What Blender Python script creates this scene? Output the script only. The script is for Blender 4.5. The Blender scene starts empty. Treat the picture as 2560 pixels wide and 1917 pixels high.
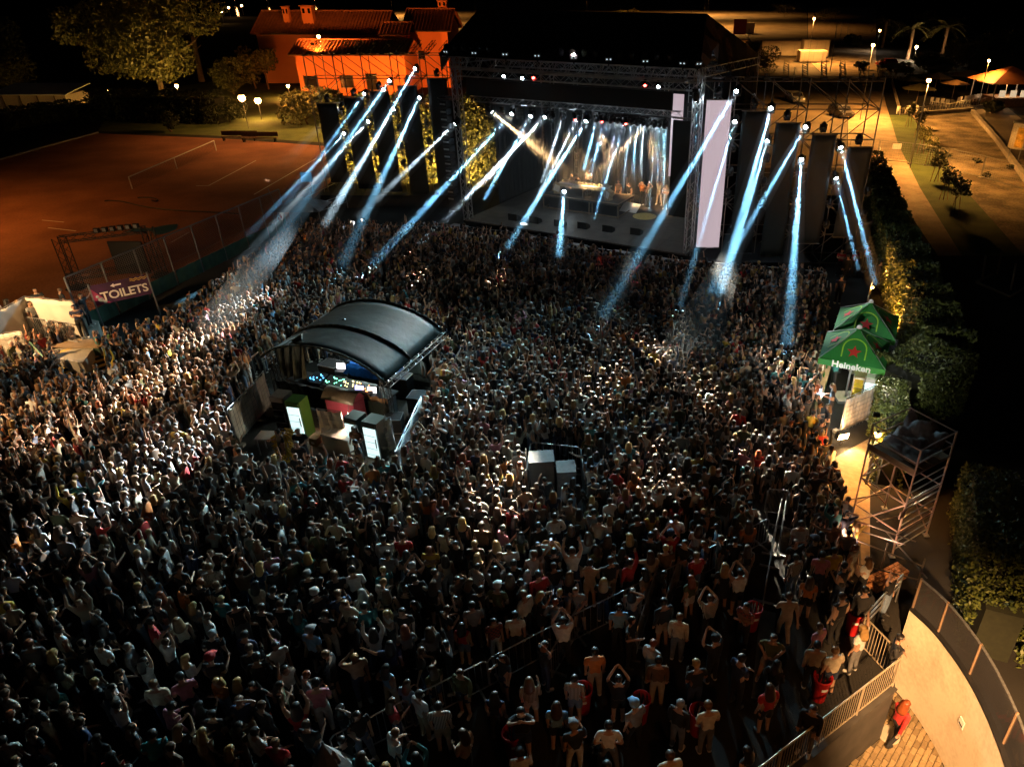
import bpy, bmesh, math, random
import numpy as np
from mathutils import Vector, Matrix, Euler
from mathutils.geometry import tessellate_polygon
random.seed(7); np.random.seed(7)
SC = bpy.context.scene; COL = SC.collection
# ---------------------------------------------------------------- camera
CAM_H = 16.0; PPX, PPY = 1490.0, 958.5; HORY, NADY = -45.0, 4050.0
FPX = math.sqrt((PPY-HORY)*(NADY-PPY)); PITCH = math.atan((PPY-HORY)/FPX)
cam_d = bpy.data.cameras.new('camera'); cam = bpy.data.objects.new('camera', cam_d); COL.objects.link(cam)
cam.location = (0, 0, CAM_H); cam.rotation_euler = (math.pi/2-PITCH, 0, 0)
cam_d.sensor_fit = 'HORIZONTAL'; cam_d.sensor_width = 36; cam_d.lens = 36*FPX/2560
cam_d.shift_x = -(PPX-1280)/2560; cam_d.clip_end = 5000; cam_d.clip_start = 0.1
SC.camera = cam
# ---------------------------------------------------------------- night sky
world = bpy.data.worlds.new('World'); SC.world = world; world.use_nodes = True
wn = world.node_tree; bgn = wn.nodes['Background']
sky = wn.nodes.new('ShaderNodeTexSky'); sky.sky_type = 'NISHITA'; sky.sun_disc = False
sky.sun_elevation = math.radians(-4); sky.sun_rotation = math.radians(150)
wn.links.new(sky.outputs['Color'], bgn.inputs['Color']); bgn.inputs['Strength'].default_value = 0.035
SC.view_settings.view_transform = 'Standard'; SC.view_settings.look = 'None'
SC.view_settings.gamma = 1.0; SC.view_settings.use_curve_mapping = False
SC.view_settings.exposure = 0.35
cy = SC.cycles if hasattr(SC, 'cycles') else None
SC.render.engine = 'CYCLES'; cy = SC.cycles
cy.use_denoising = True; cy.max_bounces = 5; cy.diffuse_bounces = 2; cy.glossy_bounces = 2
cy.transmission_bounces = 4; cy.transparent_max_bounces = 12; cy.volume_bounces = 0
cy.sample_clamp_indirect = 4.0; cy.use_light_tree = True; cy.caustics_reflective = False; cy.caustics_refractive = False
try: cy.denoiser = 'OPENIMAGEDENOISE'; cy.denoising_input_passes = 'RGB_ALBEDO_NORMAL'
except Exception: pass
cy.volume_step_rate = 1.0; cy.volume_max_steps = 64

# ---------------------------------------------------------------- survey helpers: photograph pixel -> point of the place
_cp, _sp = math.cos(PITCH), math.sin(PITCH)
def RAY(x, y):
    a = (x-PPX)/FPX; b = -(y-PPY)/FPX
    return Vector((a, _cp+b*_sp, -_sp+b*_cp))
def G(x, y, z=0.0):
    r = RAY(x, y); t = (z-CAM_H)/r.z
    return Vector((r.x*t, r.y*t, z))
def AY(x, y, Y):
    r = RAY(x, y); t = Y/r.y
    return Vector((r.x*t, Y, CAM_H+r.z*t))
def ZT(y, Y):
    return AY(PPX, y, Y).z
# stage frame
SU = Vector((.895, -.446, 0)); SV = Vector((.446, .895, 0)); S0 = Vector((-9.15, 48.8, 0)); SYAW = math.atan2(-.446, .895)
def ST(a, b, z=0): return S0+SU*a+SV*b+Vector((0, 0, z))
def ONV(x, y, b):          # survey onto the vertical stage plane v=b
    r = RAY(x, y); P0 = ST(0, b, 0)-Vector((0, 0, CAM_H)); t = P0.dot(SV)/r.dot(SV)
    return Vector((0, 0, CAM_H))+r*t

# ---------------------------------------------------------------- materials
MATS = {}
def mat(name, col, rough=.6, metal=0., var=.25, scale=8., bump=0., emit=None, estr=0., alpha=None, trans=0., spec=.5):
    if name in MATS: return MATS[name]
    m = bpy.data.materials.new(name); m.use_nodes = True; nt = m.node_tree; N = nt.nodes; L = nt.links
    p = N['Principled BSDF']; p.inputs['Roughness'].default_value = rough; p.inputs['Metallic'].default_value = metal
    p.inputs['Specular IOR Level'].default_value = spec
    c = (*col, 1)
    if var > 0:
        tc = N.new('ShaderNodeTexCoord'); n = N.new('ShaderNodeTexNoise'); n.inputs['Scale'].default_value = scale
        n.inputs['Detail'].default_value = 5; L.new(tc.outputs['Object'], n.inputs['Vector'])
        r = N.new('ShaderNodeValToRGB'); r.color_ramp.elements[0].position = .3; r.color_ramp.elements[1].position = .72
        r.color_ramp.elements[0].color = (*[v*(1-var) for v in col], 1); r.color_ramp.elements[1].color = (*[min(1, v*(1+var)) for v in col], 1)
        L.new(n.outputs['Fac'], r.inputs['Fac']); L.new(r.outputs['Color'], p.inputs['Base Color'])
        if bump > 0:
            b = N.new('ShaderNodeBump'); b.inputs['Strength'].default_value = bump; b.inputs['Distance'].default_value = .05
            L.new(n.outputs['Fac'], b.inputs['Height']); L.new(b.outputs['Normal'], p.inputs['Normal'])
    else: p.inputs['Base Color'].default_value = c
    if emit: p.inputs['Emission Color'].default_value = (*emit, 1); p.inputs['Emission Strength'].default_value = estr
    if alpha is not None: p.inputs['Alpha'].default_value = alpha
    if trans: p.inputs['Transmission Weight'].default_value = trans
    MATS[name] = m; return m
def two_tone(name, c1, c2, scale=1., rough=.85, bump=.3, fine=30., detail=8, lo=.35, hi=.65):
    if name in MATS: return MATS[name]
    m = bpy.data.materials.new(name); m.use_nodes = True; nt = m.node_tree; N = nt.nodes; L = nt.links
    p = N['Principled BSDF']; p.inputs['Roughness'].default_value = rough
    tc = N.new('ShaderNodeTexCoord'); n = N.new('ShaderNodeTexNoise'); n.inputs['Scale'].default_value = scale; n.inputs['Detail'].default_value = detail
    n2 = N.new('ShaderNodeTexNoise'); n2.inputs['Scale'].default_value = fine; n2.inputs['Detail'].default_value = 4
    for q in (n, n2): L.new(tc.outputs['Object'], q.inputs['Vector'])
    mx = N.new('ShaderNodeMath'); mx.operation = 'MULTIPLY_ADD'; mx.inputs[1].default_value = .35; L.new(n2.outputs['Fac'], mx.inputs[0])
    ad = N.new('ShaderNodeMath'); ad.operation = 'MULTIPLY_ADD'; ad.inputs[1].default_value = .75; L.new(n.outputs['Fac'], ad.inputs[0]); L.new(mx.outputs[0], ad.inputs[2]); mx.inputs[2].default_value = -.05
    r = N.new('ShaderNodeValToRGB'); r.color_ramp.elements[0].position = lo; r.color_ramp.elements[1].position = hi
    r.color_ramp.elements[0].color = (*c1, 1); r.color_ramp.elements[1].color = (*c2, 1)
    L.new(ad.outputs[0], r.inputs['Fac']); L.new(r.outputs['Color'], p.inputs['Base Color'])
    b = N.new('ShaderNodeBump'); b.inputs['Strength'].default_value = bump; b.inputs['Distance'].default_value = .04
    L.new(n2.outputs['Fac'], b.inputs['Height']); L.new(b.outputs['Normal'], p.inputs['Normal'])
    MATS[name] = m; return m
M_BLACK = mat('black_cloth', (.012, .012, .013), .8, var=.3, scale=3)
M_BLKMET = mat('black_metal', (.018, .018, .02), .45, .3, var=.2)
M_STEEL = mat('galvanised_steel', (.33, .34, .35), .42, .75, var=.25, scale=14)
M_ALU = mat('aluminium_truss', (.55, .55, .56), .35, .85, var=.15, scale=10)
M_WHITE = mat('white_paint', (.75, .74, .72), .5, var=.08)
M_DECK = two_tone('stage_ply', (.05, .045, .04), (.10, .09, .08), 1.2, .55, .15)
M_WOOD = two_tone('plain_wood', (.20, .13, .07), (.32, .22, .13), 3., .7, .2)
M_RED = mat('red_cloth', (.45, .01, .012), .6, var=.2)

# ---------------------------------------------------------------- mesh helpers
class MB:
    def __init__(s): s.v = []; s.f = []; s.m = []
    def add(s, vs, fs, mi=0):
        o = len(s.v); s.v += [tuple(v) for v in vs]; s.f += [tuple(i+o for i in f) for f in fs]; s.m += [mi]*len(fs)
    def box(s, c, d, rz=0., mi=0, M=None):
        x, y, z = d[0]/2, d[1]/2, d[2]/2; R = Matrix.Rotation(rz, 3, 'Z') if M is None else M
        vs = [Vector(c)+R@Vector(q) for q in ((-x,-y,-z),(x,-y,-z),(x,y,-z),(-x,y,-z),(-x,-y,z),(x,-y,z),(x,y,z),(-x,y,z))]
        s.add(vs, ((3,2,1,0),(4,5,6,7),(0,1,5,4),(1,2,6,5),(2,3,7,6),(3,0,4,7)), mi)
    def tube(s, p, q, r=.025, n=6, r2=None, mi=0, cap=True):
        p, q = Vector(p), Vector(q); d = q-p
        if d.length < 1e-6: return
        k = d.to_track_quat('Z', 'Y').to_matrix(); r2 = r if r2 is None else r2
        vs = []
        for P, rr in ((p, r), (q, r2)):
            for i in range(n):
                a = 2*math.pi*(i+.5)/n; vs.append(P+k@Vector((rr*math.cos(a), rr*math.sin(a), 0)))
        fs = [(i, (i+1) % n, n+(i+1) % n, n+i) for i in range(n)]
        if cap: fs += [tuple(range(n-1, -1, -1)), tuple(range(n, 2*n))]
        s.add(vs, fs, mi)
    def path(s, pts, r, n=5, mi=0):
        for a, b in zip(pts[:-1], pts[1:]): s.tube(a, b, r, n, mi=mi)
    def lathe(s, prof, n=12, c=(0, 0, 0), M=None, mi=0):
        vs = []; R = M or Matrix.Identity(3)
        for r, z in prof:
            for i in range(n):
                a = 2*math.pi*i/n; vs.append(Vector(c)+R@Vector((r*math.cos(a), r*math.sin(a), z)))
        fs = []
        for j in range(len(prof)-1):
            for i in range(n): fs.append((j*n+i, j*n+(i+1) % n, (j+1)*n+(i+1) % n, (j+1)*n+i))
        fs += [tuple(range(n-1, -1, -1)), tuple(range((len(prof)-1)*n, len(prof)*n))]
        s.add(vs, fs, mi)
    def poly(s, pts, mi=0): s.add(pts, [tuple(range(len(pts)))], mi)
    def prism(s, pts, z0, z1, mi=0):
        n = len(pts); lo = [(p[0], p[1], z0) for p in pts]; hi = [(p[0], p[1], z1) for p in pts]
        s.add(lo+hi, [tuple(range(n-1, -1, -1)), tuple(range(n, 2*n))]+[(i, (i+1) % n, n+(i+1) % n, n+i) for i in range(n)], mi)
    def slab(s, quad, th=.02, mi=0):       # a sheet with real thickness from 4 corners (or n)
        P = [Vector(p) for p in quad]; nrm = (P[1]-P[0]).cross(P[2]-P[0]).normalized()*th; n = len(P)
        s.add(P+[p-nrm for p in P], [tuple(range(n)), tuple(range(2*n-1, n-1, -1))]+[(i, n+i, n+(i+1) % n, (i+1) % n) for i in range(n)], mi)
    def truss(s, p, q, w=.3, r=.022, bay=None, mi=0, up=Vector((0, 0, 1)), n=4):
        p, q = Vector(p), Vector(q); d = (q-p); L = d.length; d.normalize(); up = Vector(up)
        if abs(d.dot(up)) > .95: up = Vector((0, 1, 0))
        a = d.cross(up).normalized()*w/2; b = d.cross(a).normalized()*w/2
        cor = [a+b, a-b, -a-b, -a+b]
        for c in cor: s.tube(p+c, q+c, r, n, mi=mi, cap=False)
        nb = max(1, round(L/(bay or w*1.6)))
        for i in range(nb):
            P = p+d*L*i/nb; Q = p+d*L*(i+1)/nb
            for k in range(4):
                c0, c1 = cor[k], cor[(k+1) % 4]
                if i % 2: c0, c1 = c1, c0
                s.tube(P+c0, Q+c1, r*.6, 3, mi=mi, cap=False)
    def build(s, name, m, parent=None, smooth=False, loc=None):
        me = bpy.data.meshes.new(name); off = Vector(loc) if loc is not None else Vector((0, 0, 0))
        me.from_pydata([tuple(Vector(v)-off) for v in s.v] if loc is not None else s.v, [], s.f)
        for x in (m if isinstance(m, (list, tuple)) else [m]): me.materials.append(x)
        if any(s.m): me.polygons.foreach_set('material_index', s.m)
        if smooth: me.polygons.foreach_set('use_smooth', [True]*len(me.polygons))
        me.update(); return link(name, me, parent, loc)
def link(name, me, parent=None, loc=None, rot=None):
    o = bpy.data.objects.new(name, me); COL.objects.link(o)
    if loc is not None: o.location = loc
    if rot is not None: o.rotation_euler = rot
    if parent is not None: o.parent = parent
    return o
def thing(name, label, cat, loc=(0, 0, 0), rz=0., group=None):
    o = bpy.data.objects.new(name, None); COL.objects.link(o); o.location = loc; o.rotation_euler = (0, 0, rz); o.empty_display_size = .2
    return tag(o, label, cat, group)
def tag(o, label, cat, group=None):
    o['label'] = label; o['category'] = cat
    if group: o['group'] = group
    return o
def struct(o, kind='structure'): o['kind'] = kind; return o
def mesh_of(mb, name, m, smooth=False):
    me = bpy.data.meshes.new(name); me.from_pydata(mb.v, [], mb.f)
    for x in (m if isinstance(m, (list, tuple)) else [m]): me.materials.append(x)
    if any(mb.m): me.polygons.foreach_set('material_index', mb.m)
    if smooth: me.polygons.foreach_set('use_smooth', [True]*len(me.polygons))
    me.update(); return me
# unit tube along +Z, shared by every scaffold pole
_ut = {}
def unit_tube(m, n=6):
    k = (m.name, n)
    if k not in _ut:
        b = MB(); b.tube((0, 0, 0), (0, 0, 1), 1, n); _ut[k] = mesh_of(b, 'tube', m)
    return _ut[k]
def pole(name, p, q, r, m, parent, n=6):
    p, q = Vector(p), Vector(q); d = q-p; o = link(name, unit_tube(m, n), parent, p)
    o.rotation_euler = d.to_track_quat('Z', 'Y').to_euler(); o.scale = (r, r, d.length); return o
def light(name, kind, loc, energy, col, parent=None, size=.1, spot=None, blend=.3, target=None):
    d = bpy.data.lights.new(name, kind); d.energy = energy; d.color = col
    if kind in ('POINT', 'SPOT'): d.shadow_soft_size = size
    if spot: d.spot_size = math.radians(spot); d.spot_blend = blend
    o = bpy.data.objects.new(name, d); COL.objects.link(o); o.location = loc
    if target is not None: o.rotation_euler = (Vector(target)-Vector(loc)).to_track_quat('-Z', 'Y').to_euler()
    if parent is not None: o.parent = parent
    return o
def text_mesh(txt, size, m, name='lettering', parent=None, M=None, extrude=.004, shear=0., bold=0., align='CENTER', spacing=1.):
    cu = bpy.data.curves.new('t', 'FONT'); cu.body = txt; cu.size = size; cu.extrude = extrude; cu.align_x = align; cu.align_y = 'CENTER'; cu.shear = shear; cu.offset = bold; cu.space_character = spacing
    cu.resolution_u = 3
    t = bpy.data.objects.new('t', cu); COL.objects.link(t); bpy.context.view_layer.update()
    me = bpy.data.meshes.new_from_object(t.evaluated_get(bpy.context.evaluated_depsgraph_get())); bpy.data.objects.remove(t); bpy.data.curves.remove(cu)
    me.name = name; me.materials.clear(); me.materials.append(m)
    if M is not None: me.transform(M)
    return link(name, me, parent)
def frame_m(o, x, y):       # matrix whose X/Y axes lie along x,y
    x = Vector(x).normalized(); n = x.cross(Vector(y)).normalized(); y = n.cross(x)
    return Matrix(((x.x, y.x, n.x, o[0]), (x.y, y.y, n.y, o[1]), (x.z, y.z, n.z, o[2]), (0, 0, 0, 1)))
def chaikin(pts, k=2):
    for _ in range(k):
        q = [pts[0]]
        for a, b in zip(pts[:-1], pts[1:]): q += [Vector(a).lerp(Vector(b), .25), Vector(a).lerp(Vector(b), .75)]
        pts = q+[pts[-1]]
    return [Vector(p) for p in pts]
# ================================================================ GROUND, COURT, PATHS
M_ASPH = two_tone('dark_asphalt', (.016, .015, .014), (.034, .032, .029), .35, .95, .35, 40)
M_ASPH.node_tree.nodes['Principled BSDF'].inputs['Specular IOR Level'].default_value = .15
M_CLAY = two_tone('red_clay', (.20, .068, .028), (.34, .125, .055), .22, .9, .25, 6, lo=.40, hi=.62)
M_PATH = two_tone('sandy_paving', (.24, .17, .10), (.40, .30, .19), .5, .85, .35, 5, lo=.4, hi=.62)
M_GRAV = two_tone('pale_gravel', (.10, .075, .04), (.36, .28, .17), .35, .95, 1.0, 5, lo=.42, hi=.62)
M_GRASS = two_tone('short_grass', (.04, .065, .012), (.09, .12, .028), .5, .95, .8, 18)
M_PARK = two_tone('worn_tarmac', (.06, .045, .027), (.15, .115, .07), .12, .85, .25, 4, lo=.4, hi=.62)
M_SEA = mat('dark_water', (.006, .008, .010), .12, 0, var=.2, scale=.05)
M_LINE = mat('line_paint', (.7, .66, .6), .6, var=.2, scale=20)
M_CONC = two_tone('pale_concrete', (.28, .25, .20), (.40, .36, .30), 1.2, .8, .2)
M_RENDER = two_tone('cream_render', (.40, .33, .24), (.62, .54, .42), .8, .75, .15, 9, lo=.30, hi=.58)
def inpoly0(x, y, P):
    r = False; j = len(P)-1
    for i in range(len(P)):
        if (P[i][1] > y) != (P[j][1] > y) and x < (P[j][0]-P[i][0])*(y-P[i][1])/(P[j][1]-P[i][1])+P[i][0]: r = not r
        j = i
    return r
def flat(name, pts, z, m, kind='structure', hole=None):
    loops = [[Vector((p[0], p[1], 0)) for p in pts]]+([[Vector((p[0], p[1], 0)) for p in hole]] if hole else [])
    tris = tessellate_polygon(loops); vs = [v for l in loops for v in l]
    fs = []
    for t in tris:
        a, b, c = (vs[i] for i in t)
        fs.append(t if (b-a).cross(c-a).z > 0 else tuple(reversed(t)))
    me = bpy.data.meshes.new(name); me.from_pydata([(v.x, v.y, z) for v in vs], [], [tuple(f) for f in fs]); me.materials.append(m); me.update()
    o = link(name, me); o['kind'] = kind; return o
# sunken courtyard outline (lower right): railing line, landing, foot of the curved wall
WALLC = chaikin([Vector(p) for p in ((8.62, 13.75, 0), (8.95, 13.05, 0), (9.13, 12.2, 0), (9.22, 11.3, 0), (9.16, 10.2, 0), (9.0, 9.2, 0), (8.7, 8.0, 0), (8.2, 6.6, 0))], 2)
RB0, RB1 = Vector((4.79, 9.91, 0)), Vector((7.78, 11.97, 0)); rd = (RB1-RB0).normalized()
RBX = RB0-rd*7
HOLE = [RBX, RB1, Vector((8.25, 13.4, 0)), Vector((8.62, 13.75, 0))]+WALLC[1:]+[Vector((7.5, 4.5, 0))]
ground = flat('ground', [(-400, -40), (300, -40), (300, 420), (-400, 420)], 0, M_ASPH, hole=HOLE)
flat('sea', [(-3000, 420), (3000, 420), (3000, 4500), (-3000, 4500)], -.6, M_SEA)
FA, FB = Vector((-26.9, 33.6, 0)), Vector((-22.9, 51.1, 0))     # chain-link fence line
flat('tennis_court', [FA+Vector((-.3, 0, 0)), FB+Vector((-.3, 0, 0)), (-24.5, 66), (-26.5, 79), tuple(G(820, 366))[:2], tuple(G(560, 347))[:2], tuple(G(245, 334))[:2], tuple(G(0, 400))[:2], (-75, 60), (-62, 36), (-40, 30)], .006, M_CLAY)
flat('courtyard_paving', HOLE, -2.03, mat('mortar_bed', (.10, .075, .045), .9, var=.3, scale=6))
flat('path', [tuple(G(x, y))[:2] for x, y in ((2345, 640), (2230, 470), (2150, 470), (2120, 380), (2120, 250), (2020, 150), (2020, 20), (2190, 20), (2190, 150), (2215, 262), (2245, 360), (2300, 470), (2405, 640))], .010, M_PATH)
flat('grass_strip', [tuple(G(x, y))[:2] for x, y in ((2405, 640), (2300, 470), (2245, 360), (2222, 288), (2275, 288), (2330, 350), (2390, 450), (2560, 640))], .006, M_GRASS)
flat('gravel_lot', [tuple(G(x, y))[:2] for x, y in ((2560, 640), (2390, 450), (2330, 350), (2280, 290), (2330, 290), (2430, 280), (2490, 352), (2640, 560))], .010, M_GRAV)
flat('terrace_ground', [tuple(G(x, y))[:2] for x, y in ((2640, 560), (2490, 352), (2430, 278), (2510, 262), (2700, 420))], .014, M_PARK)
flat('parking_lot', [tuple(G(x, y))[:2] for x, y in ((1700, 420), (1730, 10), (2018, 10), (2018, 150), (2118, 250), (2118, 420))], .006, M_PARK)
flat('waste_ground', [tuple(G(x, y))[:2] for x, y in ((985, 60), (985, 2), (1728, 2), (1728, 60))], .006, M_PARK)
flat('lawn', [tuple(G(x, y))[:2] for x, y in ((245, 328), (560, 341), (820, 358), (980, 330), (980, 235), (560, 200), (300, 240))], .010, M_GRASS)
# kerb of the court and painted lines, each a mark of its own under the court
court = bpy.data.objects['tennis_court']
def strip(name, a, b, w, z, m, parent=None, h=.004):
    a, b = Vector(a), Vector(b); d = (b-a).normalized(); n = Vector((-d.y, d.x, 0))*w/2
    mb = MB(); mb.prism([a-n, b-n, b+n, a+n], z, z+h); return mb.build(name, m, parent)
for a, b in (((490, 465), (521, 465)), ((521, 465), (640, 402)), ((635, 487), (790, 397)), ((427, 607), (473, 581)), ((105, 551), (160, 556)), ((120, 570), (190, 578))):
    strip('court_line', G(*a), G(*b), .09, .010, M_LINE, court)
kp = [G(-40, 412), G(0, 401), G(100, 372), G(245, 333)]
mb = MB()
for a, b in zip(kp[:-1], kp[1:]): mb.tube(a+Vector((0, 0, .06)), b+Vector((0, 0, .06)), .12, 4)
mb.build('kerb', M_CONC, court)
tag(flat('water_puddle', [tuple(G(x, y))[:2] for x, y in ((308, 583), (330, 573), (385, 570), (420, 562), (446, 561), (440, 575), (410, 586), (385, 588), (380, 578), (330, 580))], .014, mat('blue_tarp', (.03, .10, .16), .35, var=.3), kind='structure'), 'blue sheet lying flat on the red clay near the fence', 'sheet')
del bpy.data.objects['water_puddle']['kind']; bpy.data.objects['water_puddle'].name = 'ground_sheet'
# hose on the clay
hp = chaikin([G(*p) for p in ((262, 505), (275, 503), (310, 506), (345, 516), (400, 525), (470, 530), (540, 533), (600, 537))], 3)
mb = MB(); mb.path([p+Vector((0, 0, .07)) for p in hp], .06, 5); tag(mb.build('hose', mat('dark_rubber', (.02, .012, .01), .6)), 'dark hose snaking across the red clay court toward the fence', 'hose')
hp = chaikin([G(*p) for p in ((345, 496), (375, 495), (395, 500), (392, 506), (380, 503))], 3)
mb = MB(); mb.path([p+Vector((0, 0, .06)) for p in hp], .06, 5); tag(mb.build('hose', MATS['dark_rubber']), 'short loose loop of hose on the red clay below the net', 'hose')
# tennis net
NA, NB = G(331, 473), G(541, 377)
t = thing('tennis_net', 'long tennis net with white tape across the red clay court', 'net', NA)
L_ = NB-NA; nz = 1.05
for k, q in ((0, NA), (1, NB)):
    mb = MB(); mb.tube(q-NA, q-NA+Vector((0, 0, nz+.03)), .05, 6); mb.build('post', M_WHITE, t)
mb = MB(); mb.tube(Vector((0, 0, nz)), L_+Vector((0, 0, nz)), .055, 4); mb.build('head_tape', M_WHITE, t)
mb = MB(); mid = L_*.48; mb.box(mid+Vector((0, 0, nz/2)), (.07, .07, nz)); mb.build('centre_strap', M_WHITE, t)
mb = MB(); nn = 60
for i in range(nn+1): p = L_*i/nn; mb.tube(p+Vector((0, 0, .05)), p+Vector((0, 0, nz)), .008, 3, cap=False)
for j in range(8): z = .05+j*.13; mb.tube(Vector((0, 0, z)), L_+Vector((0, 0, z)), .008, 3, cap=False)
struct(mb.build('net_mesh', mat('dark_cord', (.05, .03, .02), .8), t), 'stuff')

# ================================================================ MOVING LIGHTS
M_LENS = mat('lit_lens', (1, 1, 1), .3, var=0, emit=(.75, .92, 1), estr=90)
M_LENSR = mat('red_lens', (1, .1, .1), .3, var=0, emit=(1, .05, .04), estr=25)
M_LENSD = mat('dark_lens', (.05, .06, .07), .08, var=0)
mb = MB(); mb.box((0, 0, .07), (.34, .30, .14)); mb.box((0, 0, .15), (.2, .2, .03)); ML_BASE = mesh_of(mb, 'base', M_BLKMET)
mb = MB(); mb.box((-.20, 0, .33), (.05, .14, .36)); mb.box((.20, 0, .33), (.05, .14, .36)); mb.box((0, 0, .17), (.44, .16, .04)); ML_YOKE = mesh_of(mb, 'yoke', M_BLKMET)
mb = MB(); mb.lathe([(.02, -.26), (.13, -.24), (.16, -.1), (.165, .1), (.15, .22), (.12, .235)], 12); ML_HEAD = mesh_of(mb, 'head', M_BLKMET, True)
def lens_mesh(m):
    mb = MB(); mb.lathe([(.115, .226), (.11, .244), (.06, .252), (.01, .254)], 12); return mesh_of(mb, 'lens', m)
ML_LENS, ML_LENSD, ML_LENSR = lens_mesh(M_LENS), lens_mesh(M_LENSD), lens_mesh(M_LENSR)
BEAM = 6.0; NARROW = .85; SPILL = 0; PLUMES = []
TEAL = (.28, .70, 1.0); WARMW = (1.0, .86, .66); AMBER = (1.0, .55, .22); COOLW = (.74, .92, 1.0)
def moving_head(loc, label, group, target=None, power=0, col=TEAL, size=3.2, blend=1.0, hang=False, rz=0, lit=None, s=1.0, lens=None, spill=0, plume=True):
    t = thing('moving_head_light', label, 'stage light', loc, rz, group); sg = -1 if hang else 1
    b = link('base', ML_BASE, t); y = link('yoke', ML_YOKE, t)
    if hang: b.rotation_euler = (math.pi, 0, 0); y.rotation_euler = (math.pi, 0, 0)
    if plume and size < 6: size *= NARROW; power *= 1.6; blend = 1.0
    c = Vector((0, 0, .40*sg)); h = link('head', ML_HEAD, t, c)
    tg = Vector(target) if target is not None else Vector(loc)+Vector((random.uniform(-.6, .6), -1, -.9))*5
    d = (Vector(loc)+c*s-tg).normalized()*-1
    q = (Matrix.Rotation(-rz, 3, 'Z')@d).to_track_quat('Z', 'Y'); h.rotation_euler = q.to_euler()
    le = link('lens', lens or (ML_LENS if (power or lit) else ML_LENSD), h)
    t.scale = (s, s, s)
    if power:
        if plume: PLUMES.append((Vector(loc)+c*s+d*.3, tg, size))
        light('lamp_beam', 'SPOT', (0, 0, .30), power*BEAM, col, h, .06, size, blend).rotation_euler = (math.pi, 0, 0)
    if spill:
        light('lamp_spill', 'SPOT', c+Vector((0, -.35, .1)), spill, (.72, .90, 1.0), t, .12, 130, .6, target=c+Vector((0, -1, -.55)))
    return t

# ================================================================ STAGE
W = 16.4; DZ = 1.5
M_LED = mat('unlit_led_panel', (.008, .008, .008), .55, var=.15, scale=30)
M_PINK = mat('lit_led_panel', (.1, .09, .1), .5, var=0, emit=(.72, .56, .62), estr=.55)
t = thing('stage', 'wide black concert stage with plywood deck and black skirt', 'stage', ST(0, 0), SYAW)
for i in range(8):
    for j in range(6):
        mb = MB(); mb.box((W*(i+.5)/8, 12*(j+.5)/6, DZ-.06), (W/8-.012, 12/6-.012, .12)); mb.build('deck_panel', M_DECK, t)
mb = MB(); mb.box((W/2, .06, (DZ-.13)/2), (W+.5, .05, DZ-.13)); mb.build('skirt', M_BLACK, t)
mb = MB(); mb.box((W/2, -.06, DZ-.05), (W, .08, .1)); mb.build('front_edge', mat('steel_edge', (.22, .2, .19), .4, .6), t)
for a, w_ in ((-.6, 1.2), (4.2, 1.9), (8.2, 1.7), (11.9, 1.7), (14.4, 1.5)):
    mb = MB(); mb.box((a+w_/2, -1.05, .62), (w_, .9, 1.24)); mb.box((a+w_/2, -1.05, 1.26), (w_+.04, .94, .035), mi=1)
    tag(mb.build('subwoofer', [mat('speaker_black', (.015, .015, .016), .7, var=.2), mat('dusty_lid', (.24, .22, .22), .7)], loc=None), 'x', 'speaker', 'bass bins along the stage front')
    o = bpy.context.scene.objects[-1] if False else None
subs = [o for o in COL.objects if o.name.startswith('subwoofer')]
for o, lb in zip(subs, ('bass speaker box at the far left end of the stage front', 'wide bass speaker with grey lid below the second stage monitor', 'bass speaker with grey lid below the middle of the stage edge', 'bass speaker with pale lid right behind the red lit dancers', 'bass speaker with grey lid beside the pale pink hanging banner')):
    o.location = ST(0, 0); o.rotation_euler = (0, 0, SYAW); o['label'] = lb
# wedge monitors on the deck edge
mb = MB(); mb.add([(-.35, -.25, 0), (.35, -.25, 0), (.35, .3, 0), (-.35, .3, 0), (-.35, -.25, .18), (.35, -.25, .18), (.35, .3, .46), (-.35, .3, .46)], ((3, 2, 1, 0), (4, 5, 6, 7), (0, 1, 5, 4), (1, 2, 6, 5), (2, 3, 7, 6), (3, 0, 4, 7)))
ME_WEDGE = mesh_of(mb, 'stage_monitor', MATS['speaker_black'])
for i, (px, py) in enumerate(((1287, 549), (1340, 556), (1402, 564), (1460, 570), (1522, 578), (1592, 585))):
    o = link('stage_monitor', ME_WEDGE, None, G(px, py, DZ)+Vector((0, 0, .005)), (0, 0, SYAW+math.pi))
    tag(o, 'black wedge monitor on the stage edge, %s from the left' % ('first', 'second', 'third', 'fourth', 'fifth', 'sixth')[i], 'speaker', 'wedge monitors on the stage edge')
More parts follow.
